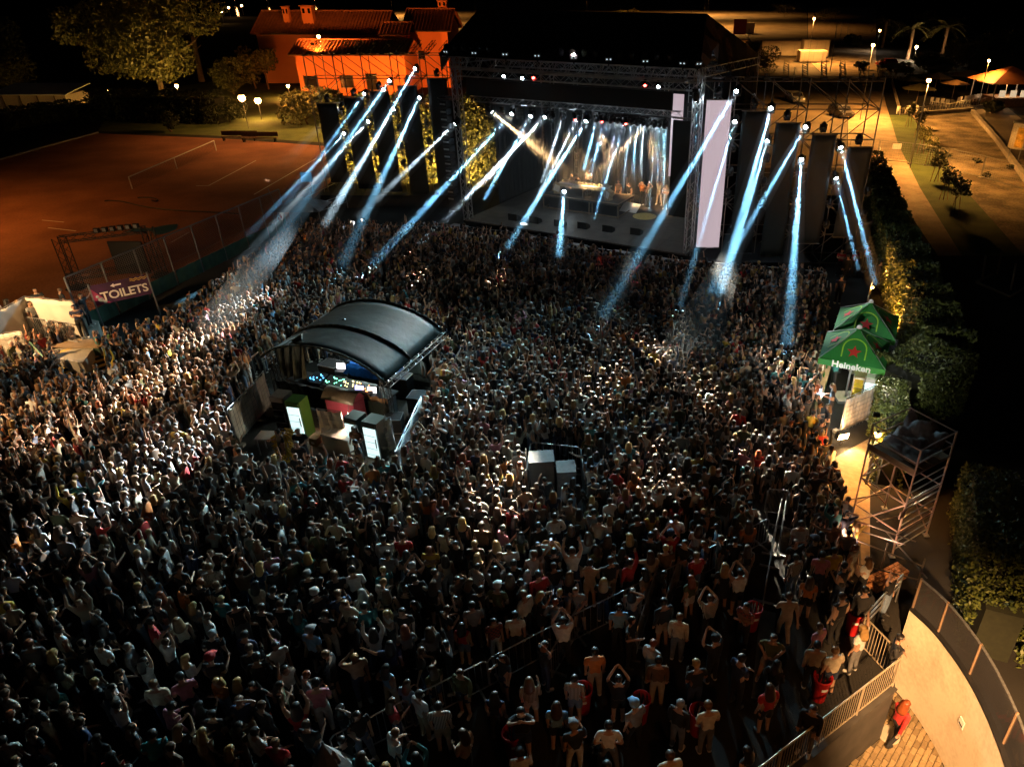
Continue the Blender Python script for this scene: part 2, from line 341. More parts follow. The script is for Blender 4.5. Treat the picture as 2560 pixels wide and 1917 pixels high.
# roof structure
t = thing('stage_roof', 'black gabled stage roof carried on aluminium truss towers', 'stage roof', ST(0, 0), SYAW)
EZ, RZ_, RB_ = 12.0, 14.45, 3.0
for (a, b) in ((0, .3), (W, .3), (0, 11.6), (W, 11.6)):
    mb = MB(); mb.truss((a, b, 0), (a, b, EZ), .45, .035, .55); mb.box((a, b, .05), (1.0, 1.0, .1)); mb.build('tower', M_ALU, t)
th = .05
mb = MB(); mb.slab([(-.5, -.6, EZ), (W+.3, -.6, EZ), (W-.75, RB_, RZ_), (.25, RB_, RZ_)], th); mb.build('front_slope', M_BLACK, t)
mb = MB(); mb.slab([(.25, RB_, RZ_), (W-.75, RB_, RZ_), (W+.3, 12.2, EZ-.4), (-.5, 12.2, EZ-.4)], th); mb.build('rear_slope', M_BLACK, t)
for s_, x in ((0, -.45), (1, W+.22)):
    xr = .2 if s_ == 0 else W-.8; mb = MB()
    n = 22; top = []; bot = []
    for i in range(n+1):
        f = i/n; b = -.55+f*12.6
        zt = EZ+(RZ_-EZ)*min(1, (b+.6)/(RB_+.6)) if b < RB_ else RZ_-(RZ_-EZ+.4)*(b-RB_)/(12.2-RB_)
        k = (zt-EZ)/(RZ_-EZ) if zt > EZ else 0; w = .10*math.sin(f*60)
        top.append((x+(xr-x)*max(0, k), b, zt-.06)); bot.append((x+w, b, zt-.06-(2.4 if b > 2.5 else .9)))
    mb.add(top+bot, [(i, i+1, n+2+i, n+1+i) for i in range(n)]); mb.build('side_curtain', two_tone('brown_mesh_cloth', (.05, .03, .015), (.12, .07, .035), 1.5, .6, .2), t)
mb = MB(); mb.truss((-.2, -.3, EZ-.35), (W, -.3, EZ-.35), .62, .035, .62); mb.build('front_truss', M_ALU, t)
for i in range(16):
    a = .4+i*(W-.9)/15; mb = MB()
    for s_ in (-1, 1):
        mb.tube((a, -.55, EZ-.72), (a+.28*s_, -.5, EZ-.05), .02, 4); mb.tube((a, -.55, EZ-.72), (a+.12*s_, -.2, EZ-.05), .02, 4)
    mb.build('v_brace', M_ALU, t)
mb = MB(); mb.truss((0, .35, 10.95), (W, .35, 10.95), .4, .03, .5); mb.build('header_truss', M_ALU, t)
mb = MB(); mb.truss((0, 11.6, EZ-.6), (W, 11.6, EZ-.6), .45, .03, .6); mb.build('rear_truss', M_ALU, t)
for a in (0, W):
    mb = MB(); mb.truss((a, .3, EZ-.3), (a, 11.6, EZ-.6), .45, .03, .6); mb.build('side_truss', M_ALU, t)
mb = MB(); mb.truss((0, 4.5, 11.2), (W, 4.5, 11.2), .4, .028, .6); mb.build('mid_truss', M_ALU, t)
# header screen, lighting truss
hs = MB(); hs.box((7.5, .95, 10.05), (14.3, .22, .98)); tag(hs.build('header_screen', M_LED), 'long black unlit LED header screen under the stage roof', 'screen').matrix_world = Matrix.Translation(ST(0, 0))@Matrix.Rotation(SYAW, 4, 'Z')
t = thing('lighting_truss', 'straight aluminium truss hung across the stage opening with lights', 'truss', ST(0, 0), SYAW)
mb = MB(); mb.truss((.2, 1.6, 9.25), (15.0, 1.6, 9.25), .34, .026, .45); mb.build('truss', M_ALU, t)
for a in (.8, 5, 10, 14.4):
    mb = MB(); mb.tube((a, 1.6, 9.4), (a, 1.6, 11.3), .012, 4); mb.build('chain', M_STEEL, t)
for i, (a, tg_) in enumerate(((3.5, ST(4.6, 8.0, 2.5)), (9.5, ST(9.6, 8.4, 2.4)), (13.2, ST(12.4, 8.0, 2.4)), (7.2, ST(7, 6.5, 3.2)))):
    moving_head(ST(a, .15, 9.15), 'added warm wash lamp on the front of the stage truss, %s from the left' % ('first', 'third', 'fourth', 'second')[i], 'added warm wash lamps over the stage', tg_, 2200, (1, .58, .24), 18, .6, hang=True, rz=SYAW, s=.7, plume=False)  # wash lamps added to brighten the performers and DJ
# black backdrop and side wings
t = thing('stage_backdrop', 'black cloth backdrop closing the rear of the stage', 'curtain', ST(0, 0), SYAW)
n = 90; mb = MB(); vs = []
for i in range(n+1): vs.append((W*i/n, 11.2+.08*math.sin(i*1.9), DZ+.02))
vs += [(x, y, 11.3) for x, y, z in vs]; mb.add(vs, [(i, i+1, n+2+i, n+1+i) for i in range(n)]); mb.build('cloth', M_BLACK, t)
for sgn, a, lb in ((0, -.15, 'black cloth wing on the left side of the stage'), (1, W+.15, 'black cloth wing on the right side of the stage')):
    n = 40; mb = MB(); vs = [(a+.07*math.sin(i*1.7), 4.5+6.6*i/n, DZ+.02) for i in range(n+1)]; vs += [(x, y, 10.8) for x, y, z in vs]
    mb.add(vs, [(i, i+1, n+2+i, n+1+i) for i in range(n)]); o = tag(mb.build('stage_wing_cloth', M_BLACK), lb, 'curtain'); o.matrix_world = Matrix.Translation(ST(0, 0))@Matrix.Rotation(SYAW, 4, 'Z')
def stage_local(o): o.matrix_world = Matrix.Translation(ST(0, 0))@Matrix.Rotation(SYAW, 4, 'Z'); return o
# floor-to-ceiling light ladders at the back of the stage
for i, a in enumerate((1.6, 3.6, 10.8, 12.6, 14.4)):
    t = thing('light_ladder', 'slim upright pipe ladder at the stage rear, %s from the left' % ('first', 'second', 'third', 'fourth', 'fifth')[i], 'truss', ST(a, 9.9, DZ), SYAW, 'light ladders at the stage rear')
    mb = MB()
    for s_ in (-.15, .15): mb.tube((s_, 0, 0), (s_, 0, 8.6), .025, 5)
    for k in range(16): mb.tube((-.15, 0, .4+k*.52), (.15, 0, .4+k*.52), .015, 4)
    mb.build('frame', M_ALU, t)
    for k in range(4):
        mb = MB(); mb.box((0, -.12, 1.4+k*1.9), (.3, .18, .22)); mb.build('light_housing', M_BLKMET, t)
# pink side screens
for lb, x0, y0, x1, y1, b in (('lit pink LED strip screen on the right of the stage opening', 1682, 235, 1710, 440, 2.6),):
    A = ONV(x0, y0, b); B = ONV(x1, y0, b); C_ = ONV(1671, y1, b); mb = MB()
    zt = A.z; zb = C_.z; ua = (A-S0).dot(SU); ub = (B-S0).dot(SU)
    mb.box(((ua+ub)/2, b, (zt+zb)/2), (ub-ua, .12, zt-zb)); tag(stage_local(mb.build('side_screen', M_PINK)), lb, 'screen')
# black side screens / line array beside the towers
for lb, x0, y0, x1, yb, b in (('tall black unlit side screen left of the stage opening', 1098, 250, 1146, 520, .6), ('tall black unlit side screen right of the stage opening', 1684, 300, 1731, 540, 1.2)):
    A = ONV(x0, y0, b); B = ONV(x1, y0, b); D = ONV(x0, yb, b); ua = (A-S0).dot(SU); ub = (B-S0).dot(SU); mb = MB()
    mb.box(((ua+ub)/2, b, (A.z+D.z)/2), (ub-ua, .15, A.z-D.z)); mb.box(((ua+ub)/2, b, A.z+.12), (ub-ua+.1, .2, .08), mi=1)
    tag(stage_local(mb.build('side_screen', [M_LED, MATS['steel_edge']])), lb, 'screen')
t = thing('line_array', 'curved hanging line array of black speaker boxes at the left tower', 'speaker', ST(-.65, -.2, 0), SYAW)
for k in range(14):
    mb = MB(); mb.box((0, -.12*math.sin(k/13*1.2), 9.1-k*.47), (.5, .55, .36)); mb.box((0, -.30-.12*math.sin(k/13*1.2), 9.1-k*.47), (.42, .03, .1), mi=1); mb.build('speaker_box', [MATS['speaker_black'], M_STEEL], t)
mb = MB(); mb.box((0, 0, 9.5), (.6, .6, .12)); mb.tube((0, 0, 9.5), (0, 0, 11.4), .02, 4); mb.build('rigging_frame', M_BLKMET, t)
# DJ riser
M_BRASS = mat('warm_tube', (.30, .22, .15), .45, .5)
ra, rb, rw, rdp, rh = 3.5, 4.75, 6.1, 2.7, 1.0
t = thing('dj_riser', 'raised open-framed DJ platform in the middle of the stage', 'riser', ST(ra, rb, DZ), SYAW)
mb = MB(); mb.box((rw/2, rdp/2, rh-.05), (rw, rdp, .1)); mb.build('top', M_DECK, t)
for x in (0.04, rw*.3, rw*.34, rw*.62, rw*.66, rw-.04):
    for y in (.05, rdp-.05):
        mb = MB(); mb.box((x, y, (rh-.1)/2), (.07, .07, rh-.1)); mb.build('leg', M_BRASS, t)
for y in (.05, rdp-.05):
    mb = MB(); mb.box((rw/2, y, rh+.02), (rw, .08, .05)); mb.box((rw/2, y, .1), (rw, .06, .06)); mb.build('rail', M_BRASS, t)
for x in (.05, rw-.05):
    mb = MB(); mb.box((x, rdp/2, rh+.02), (.08, rdp, .05)); mb.box((x, rdp/2, .1), (.06, rdp, .06)); mb.build('rail', M_BRASS, t)
mb = MB(); mb.box((rw/2, .4, rh/2-.08), (rw*.9, .03, rh*.7)); mb.build('black_infill', M_BLACK, t)
t = thing('dj_table', 'pale DJ table covered with decks and mixers on the riser', 'table', ST(ra+1.1, rb+.5, DZ+rh), SYAW)
mb = MB(); mb.box((1.9, .45, .86), (3.9, .9, .06)); mb.build('table_top', M_WHITE, t)
mb = MB(); mb.box((1.9, .04, .74), (3.7, .03, .18)); mb.build('fascia', mat('silver_foil', (.7, .66, .5), .3, .4), t)
for x in (.1, 1.9, 3.7):
    for y in (.08, .8): mb = MB(); mb.box((x, y, .415), (.05, .05, .83)); mb.build('leg', M_STEEL, t)
for k, lb in enumerate(('leftmost', 'second', 'third', 'fourth', 'fifth', 'rightmost')):
    d = thing('mixer', 'silver turntable deck on the DJ table, %s of six' % lb, 'turntable', t.location+SU*(.35+k*.62)+SV*.45+Vector((0, 0, .893)), SYAW, 'decks on the DJ table')
    mb = MB(); mb.box((0, 0, .05), (.5, .42, .1)); mb.build('case', mat('deck_silver', (.6, .55, .42), .35, .3), d)
    mb = MB(); mb.lathe([(.15, .1), (.15, .115), (.04, .12)], 12); mb.build('platter', mat('deck_dark', (.08, .07, .06), .3, .4), d)
    mb = MB(); [mb.box((-.18+.06*i, .17, .11), (.03, .03, .02)) for i in range(7)]; mb.build('knobs', M_WHITE, d)
for a, lb, rot in ((ra+.75, 'tilted square DJ monitor speaker left of the decks', .5), (ra+4.9, 'tilted square DJ monitor speaker right of the decks', -.5)):
    mb = MB(); mb.box((0, 0, .42), (.62, .4, .62), M=Matrix.Rotation(.35, 3, 'Y')); mb.box((0, 0, .06), (.5, .4, .12)); mb.box((0, -.22, .42), (.45, .02, .45), M=Matrix.Rotation(.35, 3, 'Y'), mi=1)
    o = mb.build('dj_monitor', [mat('tan_case', (.45, .36, .24), .6), M_WHITE]); o.location = ST(a, rb+.9, DZ+rh); o.rotation_euler = (0, 0, SYAW+rot*.6); tag(o, lb, 'speaker')
mb = MB(); mb.slab([(0, 0, 0), (1.3, 0, 0), (1.5, .5, .55), (.2, .55, .6)], .05); o = mb.build('side_table', M_WHITE); o.location = ST(ra+5.3, rb+1.9, DZ); o.rotation_euler = (0, 0, SYAW); tag(o, 'slanted white panel standing right of the DJ riser', 'panel')
tag(stage_local((lambda mb: (mb.lathe([(.85, DZ+.004), (.85, DZ+.012), (.01, DZ+.012)], 20, (11.0, 6.2, 0)), mb.build('floor_marking', mat('yellow_vinyl', (.75, .6, .22), .5)))[1])(MB())), 'round yellow disc on the stage floor right of the riser', 'disc')
# blinder arrays on the truss and moving heads under it
M_BLIND = mat('blinder_face', (.02, .02, .02), .4)
M_CELL = mat('blinder_cell', (.25, .24, .22), .2, .6)
for i, a in enumerate((1.3, 3.7, 5.9, 8.5, 10.9, 13.1)):
    t = thing('blinder_array', 'black grid of lamp cells hung from the stage truss, %s from the left' % ('first', 'second', 'third', 'fourth', 'fifth', 'sixth')[i], 'stage light', ST(a, 2.0, 8.9), SYAW, 'blinder grids on the truss')
    mb = MB(); mb.box((0, 0, -.25), (.62, .16, .95)); mb.tube((0, 0, .2), (0, 0, .45), .03, 4); mb.build('housing', M_BLIND, t)
    for r in range(4):
        for c in range(3):
            mb = MB(); mb.lathe([(.07, 0), (.06, .03), (.02, .035)], 8, (-.19+c*.19, -.08, .08-r*.22), Matrix.Rotation(math.pi/2, 3, 'X')); mb.build('lamp_cell', M_CELL, t)
def tgt(px, py): return G(px, py, 1.5)
hang = [  # source px, source py on truss plane, target, power, colour, cone
 (1222, 275, ST(7.5, 6.0, DZ+.9), 9000, AMBER, 9.0), (1285, 283, tgt(905, 690), 52000, TEAL, 3.4), (1331, 286, tgt(1130, 640), 36000, TEAL, 3.2),
 (1368, 284, tgt(1030, 640), 60000, COOLW, 4.6), (1445, 276, tgt(1310, 560), 34000, COOLW, 3.8), (1470, 296, tgt(1255, 640), 62000, TEAL, 3.8), (1492, 288, tgt(1440, 500), 30000, TEAL, 3.4),
 (1528, 274, ST(6.35, 5.9, 3.6), 42000, TEAL, 3.6), (1563, 276, tgt(1480, 560), 34000, TEAL, 3.4), (1594, 277, tgt(1578, 500), 26000, TEAL, 3.2), (1622, 308, ST(5.4, 6.0, DZ+.9), 9000, AMBER, 9.0), (1637, 300, tgt(1622, 540), 18000, TEAL, 3.0), (1662, 286, tgt(1658, 520), 24000, TEAL, 3.0)]
hang += [(1408, 280, tgt(1340, 500), 24000, COOLW, 3.2), (1510, 284, tgt(1470, 470), 22000, TEAL, 3.0), (1546, 280, tgt(1505, 475), 22000, COOLW, 3.0), (1580, 285, tgt(1555, 478), 22000, TEAL, 3.0), (1610, 284, tgt(1600, 470), 22000, COOLW, 3.0), (1650, 290, tgt(1642, 480), 22000, TEAL, 3.0)]
hang.sort(key=lambda q: q[0])
for i, (px, py, tg, pw, co, sz) in enumerate(hang):
    P = ONV(px, py, 1.2); P.z = 9.1; pw *= 2.4
    moving_head(P, 'moving head hung under the stage truss, number %s counted from the left' % ('one two three four five six seven eight nine ten eleven twelve thirteen fourteen fifteen sixteen seventeen eighteen nineteen'.split()[i]), 'moving heads under the stage truss', tg, pw, co, sz, hang=True, rz=SYAW)
for i, (px, py, le, lb) in enumerate(((1260, 200, None, 'small white lamp on the header truss, leftmost'), (1306, 205, None, 'small white lamp on the header truss beside the red one'), (1334, 204, ML_LENSR, 'small red lamp on the header truss'), (1612, 223, ML_LENSR, 'small red lamp on the right part of the header truss'), (1645, 226, None, 'bright white lamp on the right end of the header truss'))):
    P = ONV(px, py, .3); moving_head(P, lb, 'small lamps on the header truss', G(px, 900), 0, lit=True, lens=le or ML_LENS, rz=SYAW, s=.8)
moving_head(ONV(1741, 222, -.2), 'bright moving head on the right corner of the stage roof', None, G(1748, 640), 26000, TEAL, 3.0, hang=True, rz=SYAW)
moving_head(ST(5.2, 4.95, DZ+1.06), 'moving head on the stage floor before the riser', None, tgt(1392, 705), 26000, TEAL, 4.2, rz=SYAW)
moving_head(ONV(1145, 320, -.9), 'moving head on the left stage tower', None, tgt(880, 560), 40000, COOLW, 5.0, rz=SYAW)

for i, (a, px, py) in enumerate(((8.6, 1512, 655), (10.4, 1605, 668), (12.0, 1580, 700))):
    moving_head(ST(a, .35, 9.12), 'red moving head under the header truss aimed at the front rows, %s' % ('left', 'middle', 'right')[i], 'red heads under the header truss', tgt(px, py), 3600, (1, .02, .03), 7, .6, lens=ML_LENSR, hang=True, rz=SYAW, s=.7, plume=False)
# ================================================================ SIDE WINGS OF SCAFFOLD WITH BANNERS
M_BAN = mat('black_banner', (.010, .013, .014), .7, var=.2, scale=2)
M_BANP = mat('pale_banner', (.62, .46, .52), .7, var=.05, scale=2)
M_SCAF = mat('scaffold_steel', (.16, .14, .12), .45, .7, var=.3, scale=12)
ORD = ('innermost', 'second', 'third', 'fourth', 'outermost')
def banner(P, w, zt, zb, m, label):
    t = thing('banner', label, 'banner', (P[0], P[1], 0), 0, None); n = 14; mb = MB()
    cols = 6; vs = []
    for j in range(n+1):
        z = zb+(zt-zb)*j/n
        for i in range(cols+1): vs.append((w*i/cols, .035*math.sin(i*1.3+j*.7)+.02*math.sin(j*1.1), z))
    mb.add(vs, [(j*(cols+1)+i, j*(cols+1)+i+1, (j+1)*(cols+1)+i+1, (j+1)*(cols+1)+i) for j in range(n) for i in range(cols)])
    o = mb.build('cloth', m, t, True); sm = o.modifiers.new('thickness', 'SOLIDIFY'); sm.thickness = .012
    mb = MB(); mb.tube((-.05, 0, zt+.03), (w+.05, 0, zt+.03), .035, 6); mb.build('top_bar', M_SCAF, t)
    mb = MB(); mb.tube((-.02, 0, zb-.02), (w+.02, 0, zb-.02), .025, 6); mb.build('bottom_bar', M_SCAF, t)
    return t
def wing(name, label, cols, Yf, depth, ztop, levels, outsgn):
    """cols: x of uprights; banners hang on the front face"""
    t = thing(name, label, 'scaffold', (cols[0], Yf+.5, 0))
    o = Vector((cols[0], Yf+.5, 0))
    for ci, x in enumerate(cols):
        zt = ztop
        for d in (0, depth): pole('upright', Vector((x, Yf+.5+d, 0))-o, Vector((x, Yf+.5+d, zt))-o, .04, M_SCAF, t)
        for z in levels: pole('transom', Vector((x, Yf+.5, z))-o, Vector((x, Yf+.5+depth, z))-o, .032, M_SCAF, t)
    for a, b in zip(cols[:-1], cols[1:]):
        for zi, z in enumerate(levels):
            for d in (0, depth): pole('ledger', Vector((a, Yf+.5+d, z))-o, Vector((b, Yf+.5+d, z))-o, .032, M_SCAF, t)
        for zi, (z0, z1) in enumerate(zip(levels[:-1], levels[1:])):
            p, q = ((a, b), (b, a))[zi % 2]
            for d in (0, depth): pole('brace', Vector((p, Yf+.5+d, z0))-o, Vector((q, Yf+.5+d, z1))-o, .028, M_SCAF, t)
    return t
# right wing
RW = [(6.27, 10.17, 1.56), (8.35, 9.58, 1.2), (10.33, 8.94, 1.0), (12.52, 8.28, 1.82), (14.72, 7.60, 2.23)]
LW = [(-12.75, 9.66, .9), (-15.05, 9.13, .9), (-17.25, 8.75, 1.18), (-19.25, 8.28, 1.43), (-21.38, 7.87, 1.94)]
RY, LY = 42.7, 57.6
wing('scaffold_wing', 'right scaffold wing behind the banners, with light beams crossing it', [6.0, 8.0, 10.1, 12.2, 14.4, 16.4], RY, 2.0, 11.3, [.3, 2.2, 4.1, 6.0, 7.9, 9.6, 11.1], 1)
wing('scaffold_wing', 'left scaffold wing in front of the orange house', [-22.0, -19.8, -17.7, -15.5, -13.3, -11.3], LY, 2.0, 11.4, [.3, 2.2, 4.1, 6.0, 7.9, 9.6, 11.2], -1)
for i, (x, zt, zb) in enumerate(RW):
    banner((x, RY-.15, 0), 1.42, zt, zb, M_PINK if i == 0 else M_BAN, 'tall glowing pale pink screen strip hanging right of the stage' if i == 0 else 'tall black banner on the right wing, %s one out from the pink banner' % ('', 'first', 'second', 'third', 'last')[i])
for i, (x, zt, zb) in enumerate(LW):
    banner((x, LY-.15, 0), 1.5, zt, zb, M_BAN, 'tall black banner on the left wing, %s counted from the stage' % ORD[i])
# stepped truss arms along the top of each wing
def arm(P, label, L=1.5):
    t = thing('rigging_outrigger', label, 'truss', P); mb = MB(); mb.truss((0, -.2, 0), (.35, L, .55), .26, .02, .3); mb.build('truss', M_BLKMET, t)
    mb = MB(); mb.box((0, -.15, -.1), (.34, .3, .12)); mb.build('clamp', M_BLKMET, t)
NUM = 'first second third fourth fifth sixth seventh eighth ninth tenth'.split()
for i in range(10):
    arm((6.4+i*1.08, RY+.6, 11.35), 'short black truss arm on top of the right wing, %s from the stage' % NUM[i])
    arm((-11.6-i*1.1, LY+.6, 11.45), 'short black truss arm on top of the left wing, %s from the stage' % NUM[i])
# dark plinth decks below the wings
for a, b, y, dy, z, lb in ((-22.3, -10.6, LY-.6, 3.8, .95, 'long black covered platform below the left wing'), (6.0, 13.2, RY-1.2, 4.2, .9, 'long black covered platform below the right wing')):
    mb = MB(); mb.box(((a+b)/2, y+dy/2, z/2), (b-a, dy, z)); mb.box(((a+b)/2, y+dy/2, z+.03), (b-a+.06, dy+.06, .05)); tag(mb.build('platform', M_BLACK), lb, 'platform')
# lit moving heads on the wings (front face), aimed as the beams run
def wl(px, py, Y): return AY(px, py, Y)
left_l = [(854, 262, (700, 420), 16000, 2.4), (863, 331, (600, 610), 34000, 2.4), (913, 231, (640, 620), 24000, 2.6), (923, 301, (560, 700), 44000, 2.4), (961, 222, (590, 745), 34000, 2.2), (975, 200, (480, 900), 30000, 2.4),
          (985, 270, (735, 690), 70000, 3.0), (1040, 168, (770, 640), 52000, 2.8), (1050, 241, (838, 700), 76000, 3.0)]
right_l = [(1845, 222, (1480, 835), 84000, 3.0), (1839, 298, (1690, 800), 44000, 2.6), (1929, 265, (1745, 940), 80000, 3.0), (1920, 346, (1800, 760), 74000, 3.0), (2017, 313, (1640, 960), 40000, 2.6), (2004, 394, (1965, 900), 80000, 3.4), (2100, 361, (2195, 735), 64000, 3.2), (2088, 438, (2150, 690), 44000, 3.0)]
for i, (px, py, tg, pw, sz) in enumerate(left_l):
    moving_head(wl(px, py, LY+.15)-Vector((0, 0, .4)), 'lit moving head on the left wing, number %s counted from its outer end' % 'one two three four five six seven eight nine'.split()[i], 'lit moving heads on the left wing', tgt(*tg), pw, TEAL if i % 3 else COOLW, sz, .5, spill=SPILL if i in (1, 5, 7) else 0)
for i, (px, py, tg, pw, sz) in enumerate(right_l):
    moving_head(wl(px, py, RY+.1)-Vector((0, 0, .4)), 'lit moving head on the right wing, number %s counted from the stage' % 'one two three four five six seven eight'.split()[i], 'lit moving heads on the right wing', tgt(*tg), pw, TEAL, sz, .5, spill=SPILL if i in (0, 2, 4, 6) else 0)
# unlit heads between the banners and on their tops
k = 0
for wing_, Y, side in ((LW, LY, 'left'), (RW, RY, 'right')):
    for i, (x, zt, zb) in enumerate(wing_):
        gx = x+1.78 if side == 'right' else x+1.85
        for j, z in enumerate((zt-2.9, zt-4.3, zt-5.6)):
            if z < zb+.2: continue
            k += 1
            moving_head((gx, Y+.2, z), 'unlit moving head, %s wing, %s gap from the stage, %s of its column' % (side, ORD[i], ('top', 'middle', 'bottom')[j]), 'unlit heads on the %s wing' % side, s=.85)
        moving_head((x+.7, Y+.25, zt+.1), 'unlit moving head above the %s banner of the %s wing' % (ORD[i], side), 'unlit heads on the %s wing' % side, s=.9)
# added audience wash: roof edge lamps with dark lenses, put in to make crowd pools
pools = [ # source point, target px, power, colour, cone, words
 (Vector((-14.2, LY, 9.6)), (880, 715), 40000, WARMW, 6.0, 'crowd right under the left wing'), (Vector((-18.5, LY, 8.8)), (610, 760), 30000, COOLW, 8.0, 'crowd by the left fence'), (Vector((-20.4, LY, 8.4)), (480, 850), 30000, WARMW, 8.0, 'crowd left of the sound booth'), (Vector((-16.4, LY, 9.4)), (330, 985), 40000, WARMW, 9.0, 'far left crowd by the steps'), (Vector((-14.3, LY, 10.2)), (420, 1130), 60000, COOLW, 8.0, 'crowd below the left steps'), (Vector((-12.2, LY, 10.0)), (1040, 690), 34000, WARMW, 5.4, 'front rows by the left tower'),
 (Vector((7.9, RY, 10.9)), (1640, 880), 70000, WARMW, 5.0, 'crowd right of centre'), (Vector((10.0, RY, 10.9)), (1760, 975), 80000, WARMW, 6.0, 'crowd before the green tents'), (Vector((12.1, RY, 10.9)), (1975, 930), 36000, WARMW, 5.4, 'crowd by the near green tent'), (Vector((13.2, RY, 10.9)), (1260, 1225), 130000, WARMW, 5.6, 'crowd below the white speaker box'),
 (Vector((8.6, RY, 10.9)), (1385, 715), 30000, WARMW, 4.6, 'crowd at the stage centre'), (Vector((6.9, RY, 10.9)), (1235, 705), 30000, WARMW, 4.4, 'front rows left of centre'), (Vector((11.2, RY, 10.9)), (1500, 960), 52000, WARMW, 7.0, 'crowd between booth and tents'), (Vector((14.8, RY, 10.9)), (1640, 1180), 60000, WARMW, 6.0, 'lower middle of the crowd'), (Vector((15.6, RY, 10.9)), (1900, 1130), 46000, WARMW, 6.0, 'crowd along the right barriers'), (Vector((9.4, RY, 10.9)), (1150, 1010), 50000, COOLW, 5.0, 'crowd right of the sound booth')]
for i, (P, tg, pw, co, sz, wd) in enumerate(pools):
    P = ST((.2+.62*i) if i < 6 else (4.6+.74*(i-1)), -.62, 12.32)
    moving_head(P, 'added roof edge wash lamp aimed at the %s' % wd, 'added wash lamps on the roof edge', tgt(*tg), pw*1.2, co, sz*.95, 1.0, s=.6, plume=False, lens=ML_LENSD)

# added roof edge floodlights that fill the crowd, lenses kept dim
def added_flood(P, tg, pw, label, col=(.58, .86, 1.0), cone=44):
    P = Vector(P); t = thing('added_floodlight', label, 'floodlight', P, 0, 'added floodlights on the roof edge'); d = (Vector(tg)-P).normalized(); M = d.to_track_quat('-Y', 'Z').to_matrix()
    mb = MB(); mb.box((0, 0, 0), (.4, .22, .24), M=M); mb.build('housing', M_BLKMET, t)
    for k in (-1, 1): mb = MB(); mb.lathe([(.05, 0), (.045, .012), (.01, .015)], 8, d*.125+M@Vector((k*.1, 0, 0)), (d.to_track_quat('Z', 'Y')).to_matrix()); mb.build('lamp_cell', mat('soft_lens', (.8, .8, .8), .3, var=0, emit=(.7, .9, 1), estr=.5), t)
    mb = MB(); mb.box((0, .05, -.25), (.08, .08, .3)); mb.build('bracket', M_BLKMET, t)
    light('lamp_glow', 'SPOT', d*.2, pw, col, t, .15, cone, .8).rotation_euler = d.to_track_quat('-Z', 'Y').to_euler()
FLOOD = 9000; WM = (1.0, .78, .50); TL = (.42, .82, 1.0)
for i, (a, tx, ty, k, co) in enumerate(((.3, -22, 28, .9, TL), (2.4, -16, 22, 1.0, TL), (4.6, -12, 14, 1.5, WM), (6.8, -9, 11, 2.6, TL), (9.2, -4, 11, 2.2, TL), (11.4, 1, 14, 1.0, WM), (13.6, 5, 20, .6, TL), (15.8, -4, 26, .6, TL))):
    added_flood(ST(a, -.78, 12.3), (tx, ty, 0), FLOOD*k, 'added double floodlight on the stage roof edge, %s from the left' % NUM[i], co, 40)
added_flood(ST(16.6, -.7, 12.3), (11.6, 28.5, 3), 9000, 'added white floodlight on the right roof corner aimed at the tents', (.9, .95, 1), 17)
# ================================================================ FOLIAGE AND TREES
def leaf_mat(name, c1, c2):
    if name in MATS: return MATS[name]
    m = bpy.data.materials.new(name); m.use_nodes = True; N = m.node_tree.nodes; L = m.node_tree.links; p = N['Principled BSDF']; p.inputs['Roughness'].default_value = .55
    g = N.new('ShaderNodeNewGeometry'); r = N.new('ShaderNodeValToRGB'); r.color_ramp.elements[0].color = (*c1, 1); r.color_ramp.elements[1].color = (*c2, 1)
    L.new(g.outputs['Random Per Island'], r.inputs['Fac']); L.new(r.outputs['Color'], p.inputs['Base Color']); p.inputs['Subsurface Weight'].default_value = 0
    MATS[name] = m; return m
ML_OLIVE = leaf_mat('olive_leaf', (.05, .055, .012), (.14, .13, .035)); ML_DARK = leaf_mat('dark_leaf', (.02, .03, .010), (.05, .06, .018)); ML_HEDGE = leaf_mat('hedge_leaf', (.035, .055, .010), (.11, .13, .025)); ML_PALM = leaf_mat('palm_leaf', (.05, .05, .015), (.12, .11, .04))
M_BARK = two_tone('bark', (.08, .05, .03), (.16, .10, .06), 4., .9, .5)
def leaves(P, size, rng, flat=.0):
    """P: (n,3) points -> four-cornered leaf cards with random tilt"""
    n = len(P); u = rng.normal(size=(n, 3)); u /= np.linalg.norm(u, axis=1)[:, None]; w = rng.normal(size=(n, 3)); w -= (w*u).sum(1)[:, None]*u; w /= np.linalg.norm(w, axis=1)[:, None]
    s = size*rng.uniform(.55, 1.3, n)[:, None]; a, b = u*s*.5, w*s*.28
    V = np.stack([P-a, P+b*1.0, P+a, P-b], 1).reshape(-1, 3); me = bpy.data.meshes.new('foliage')
    me.vertices.add(4*n); me.vertices.foreach_set('co', V.astype(np.float32).ravel()); me.loops.add(4*n); me.loops.foreach_set('vertex_index', np.arange(4*n, dtype=np.int32)); me.polygons.add(n); me.polygons.foreach_set('loop_start', np.arange(0, 4*n, 4, dtype=np.int32)); me.update(calc_edges=True); return me
def blob_points(blobs, n, rng):
    out = []; vol = np.array([b[1][0]*b[1][1]*b[1][2] for b in blobs])**(2/3); cnt = (n*vol/vol.sum()).astype(int)
    for (c, r), k in zip(blobs, cnt):
        d = rng.normal(size=(k, 3)); d /= np.linalg.norm(d, axis=1)[:, None]
        rr = rng.uniform(.55, 1.0, k)**.5*(1+.22*np.sin(d[:, 0]*5+c[0])*np.cos(d[:, 2]*4+c[1])+rng.normal(0, .05, k)); out.append(np.array(c)+d*rr[:, None]*np.array(r))
    return np.concatenate(out)
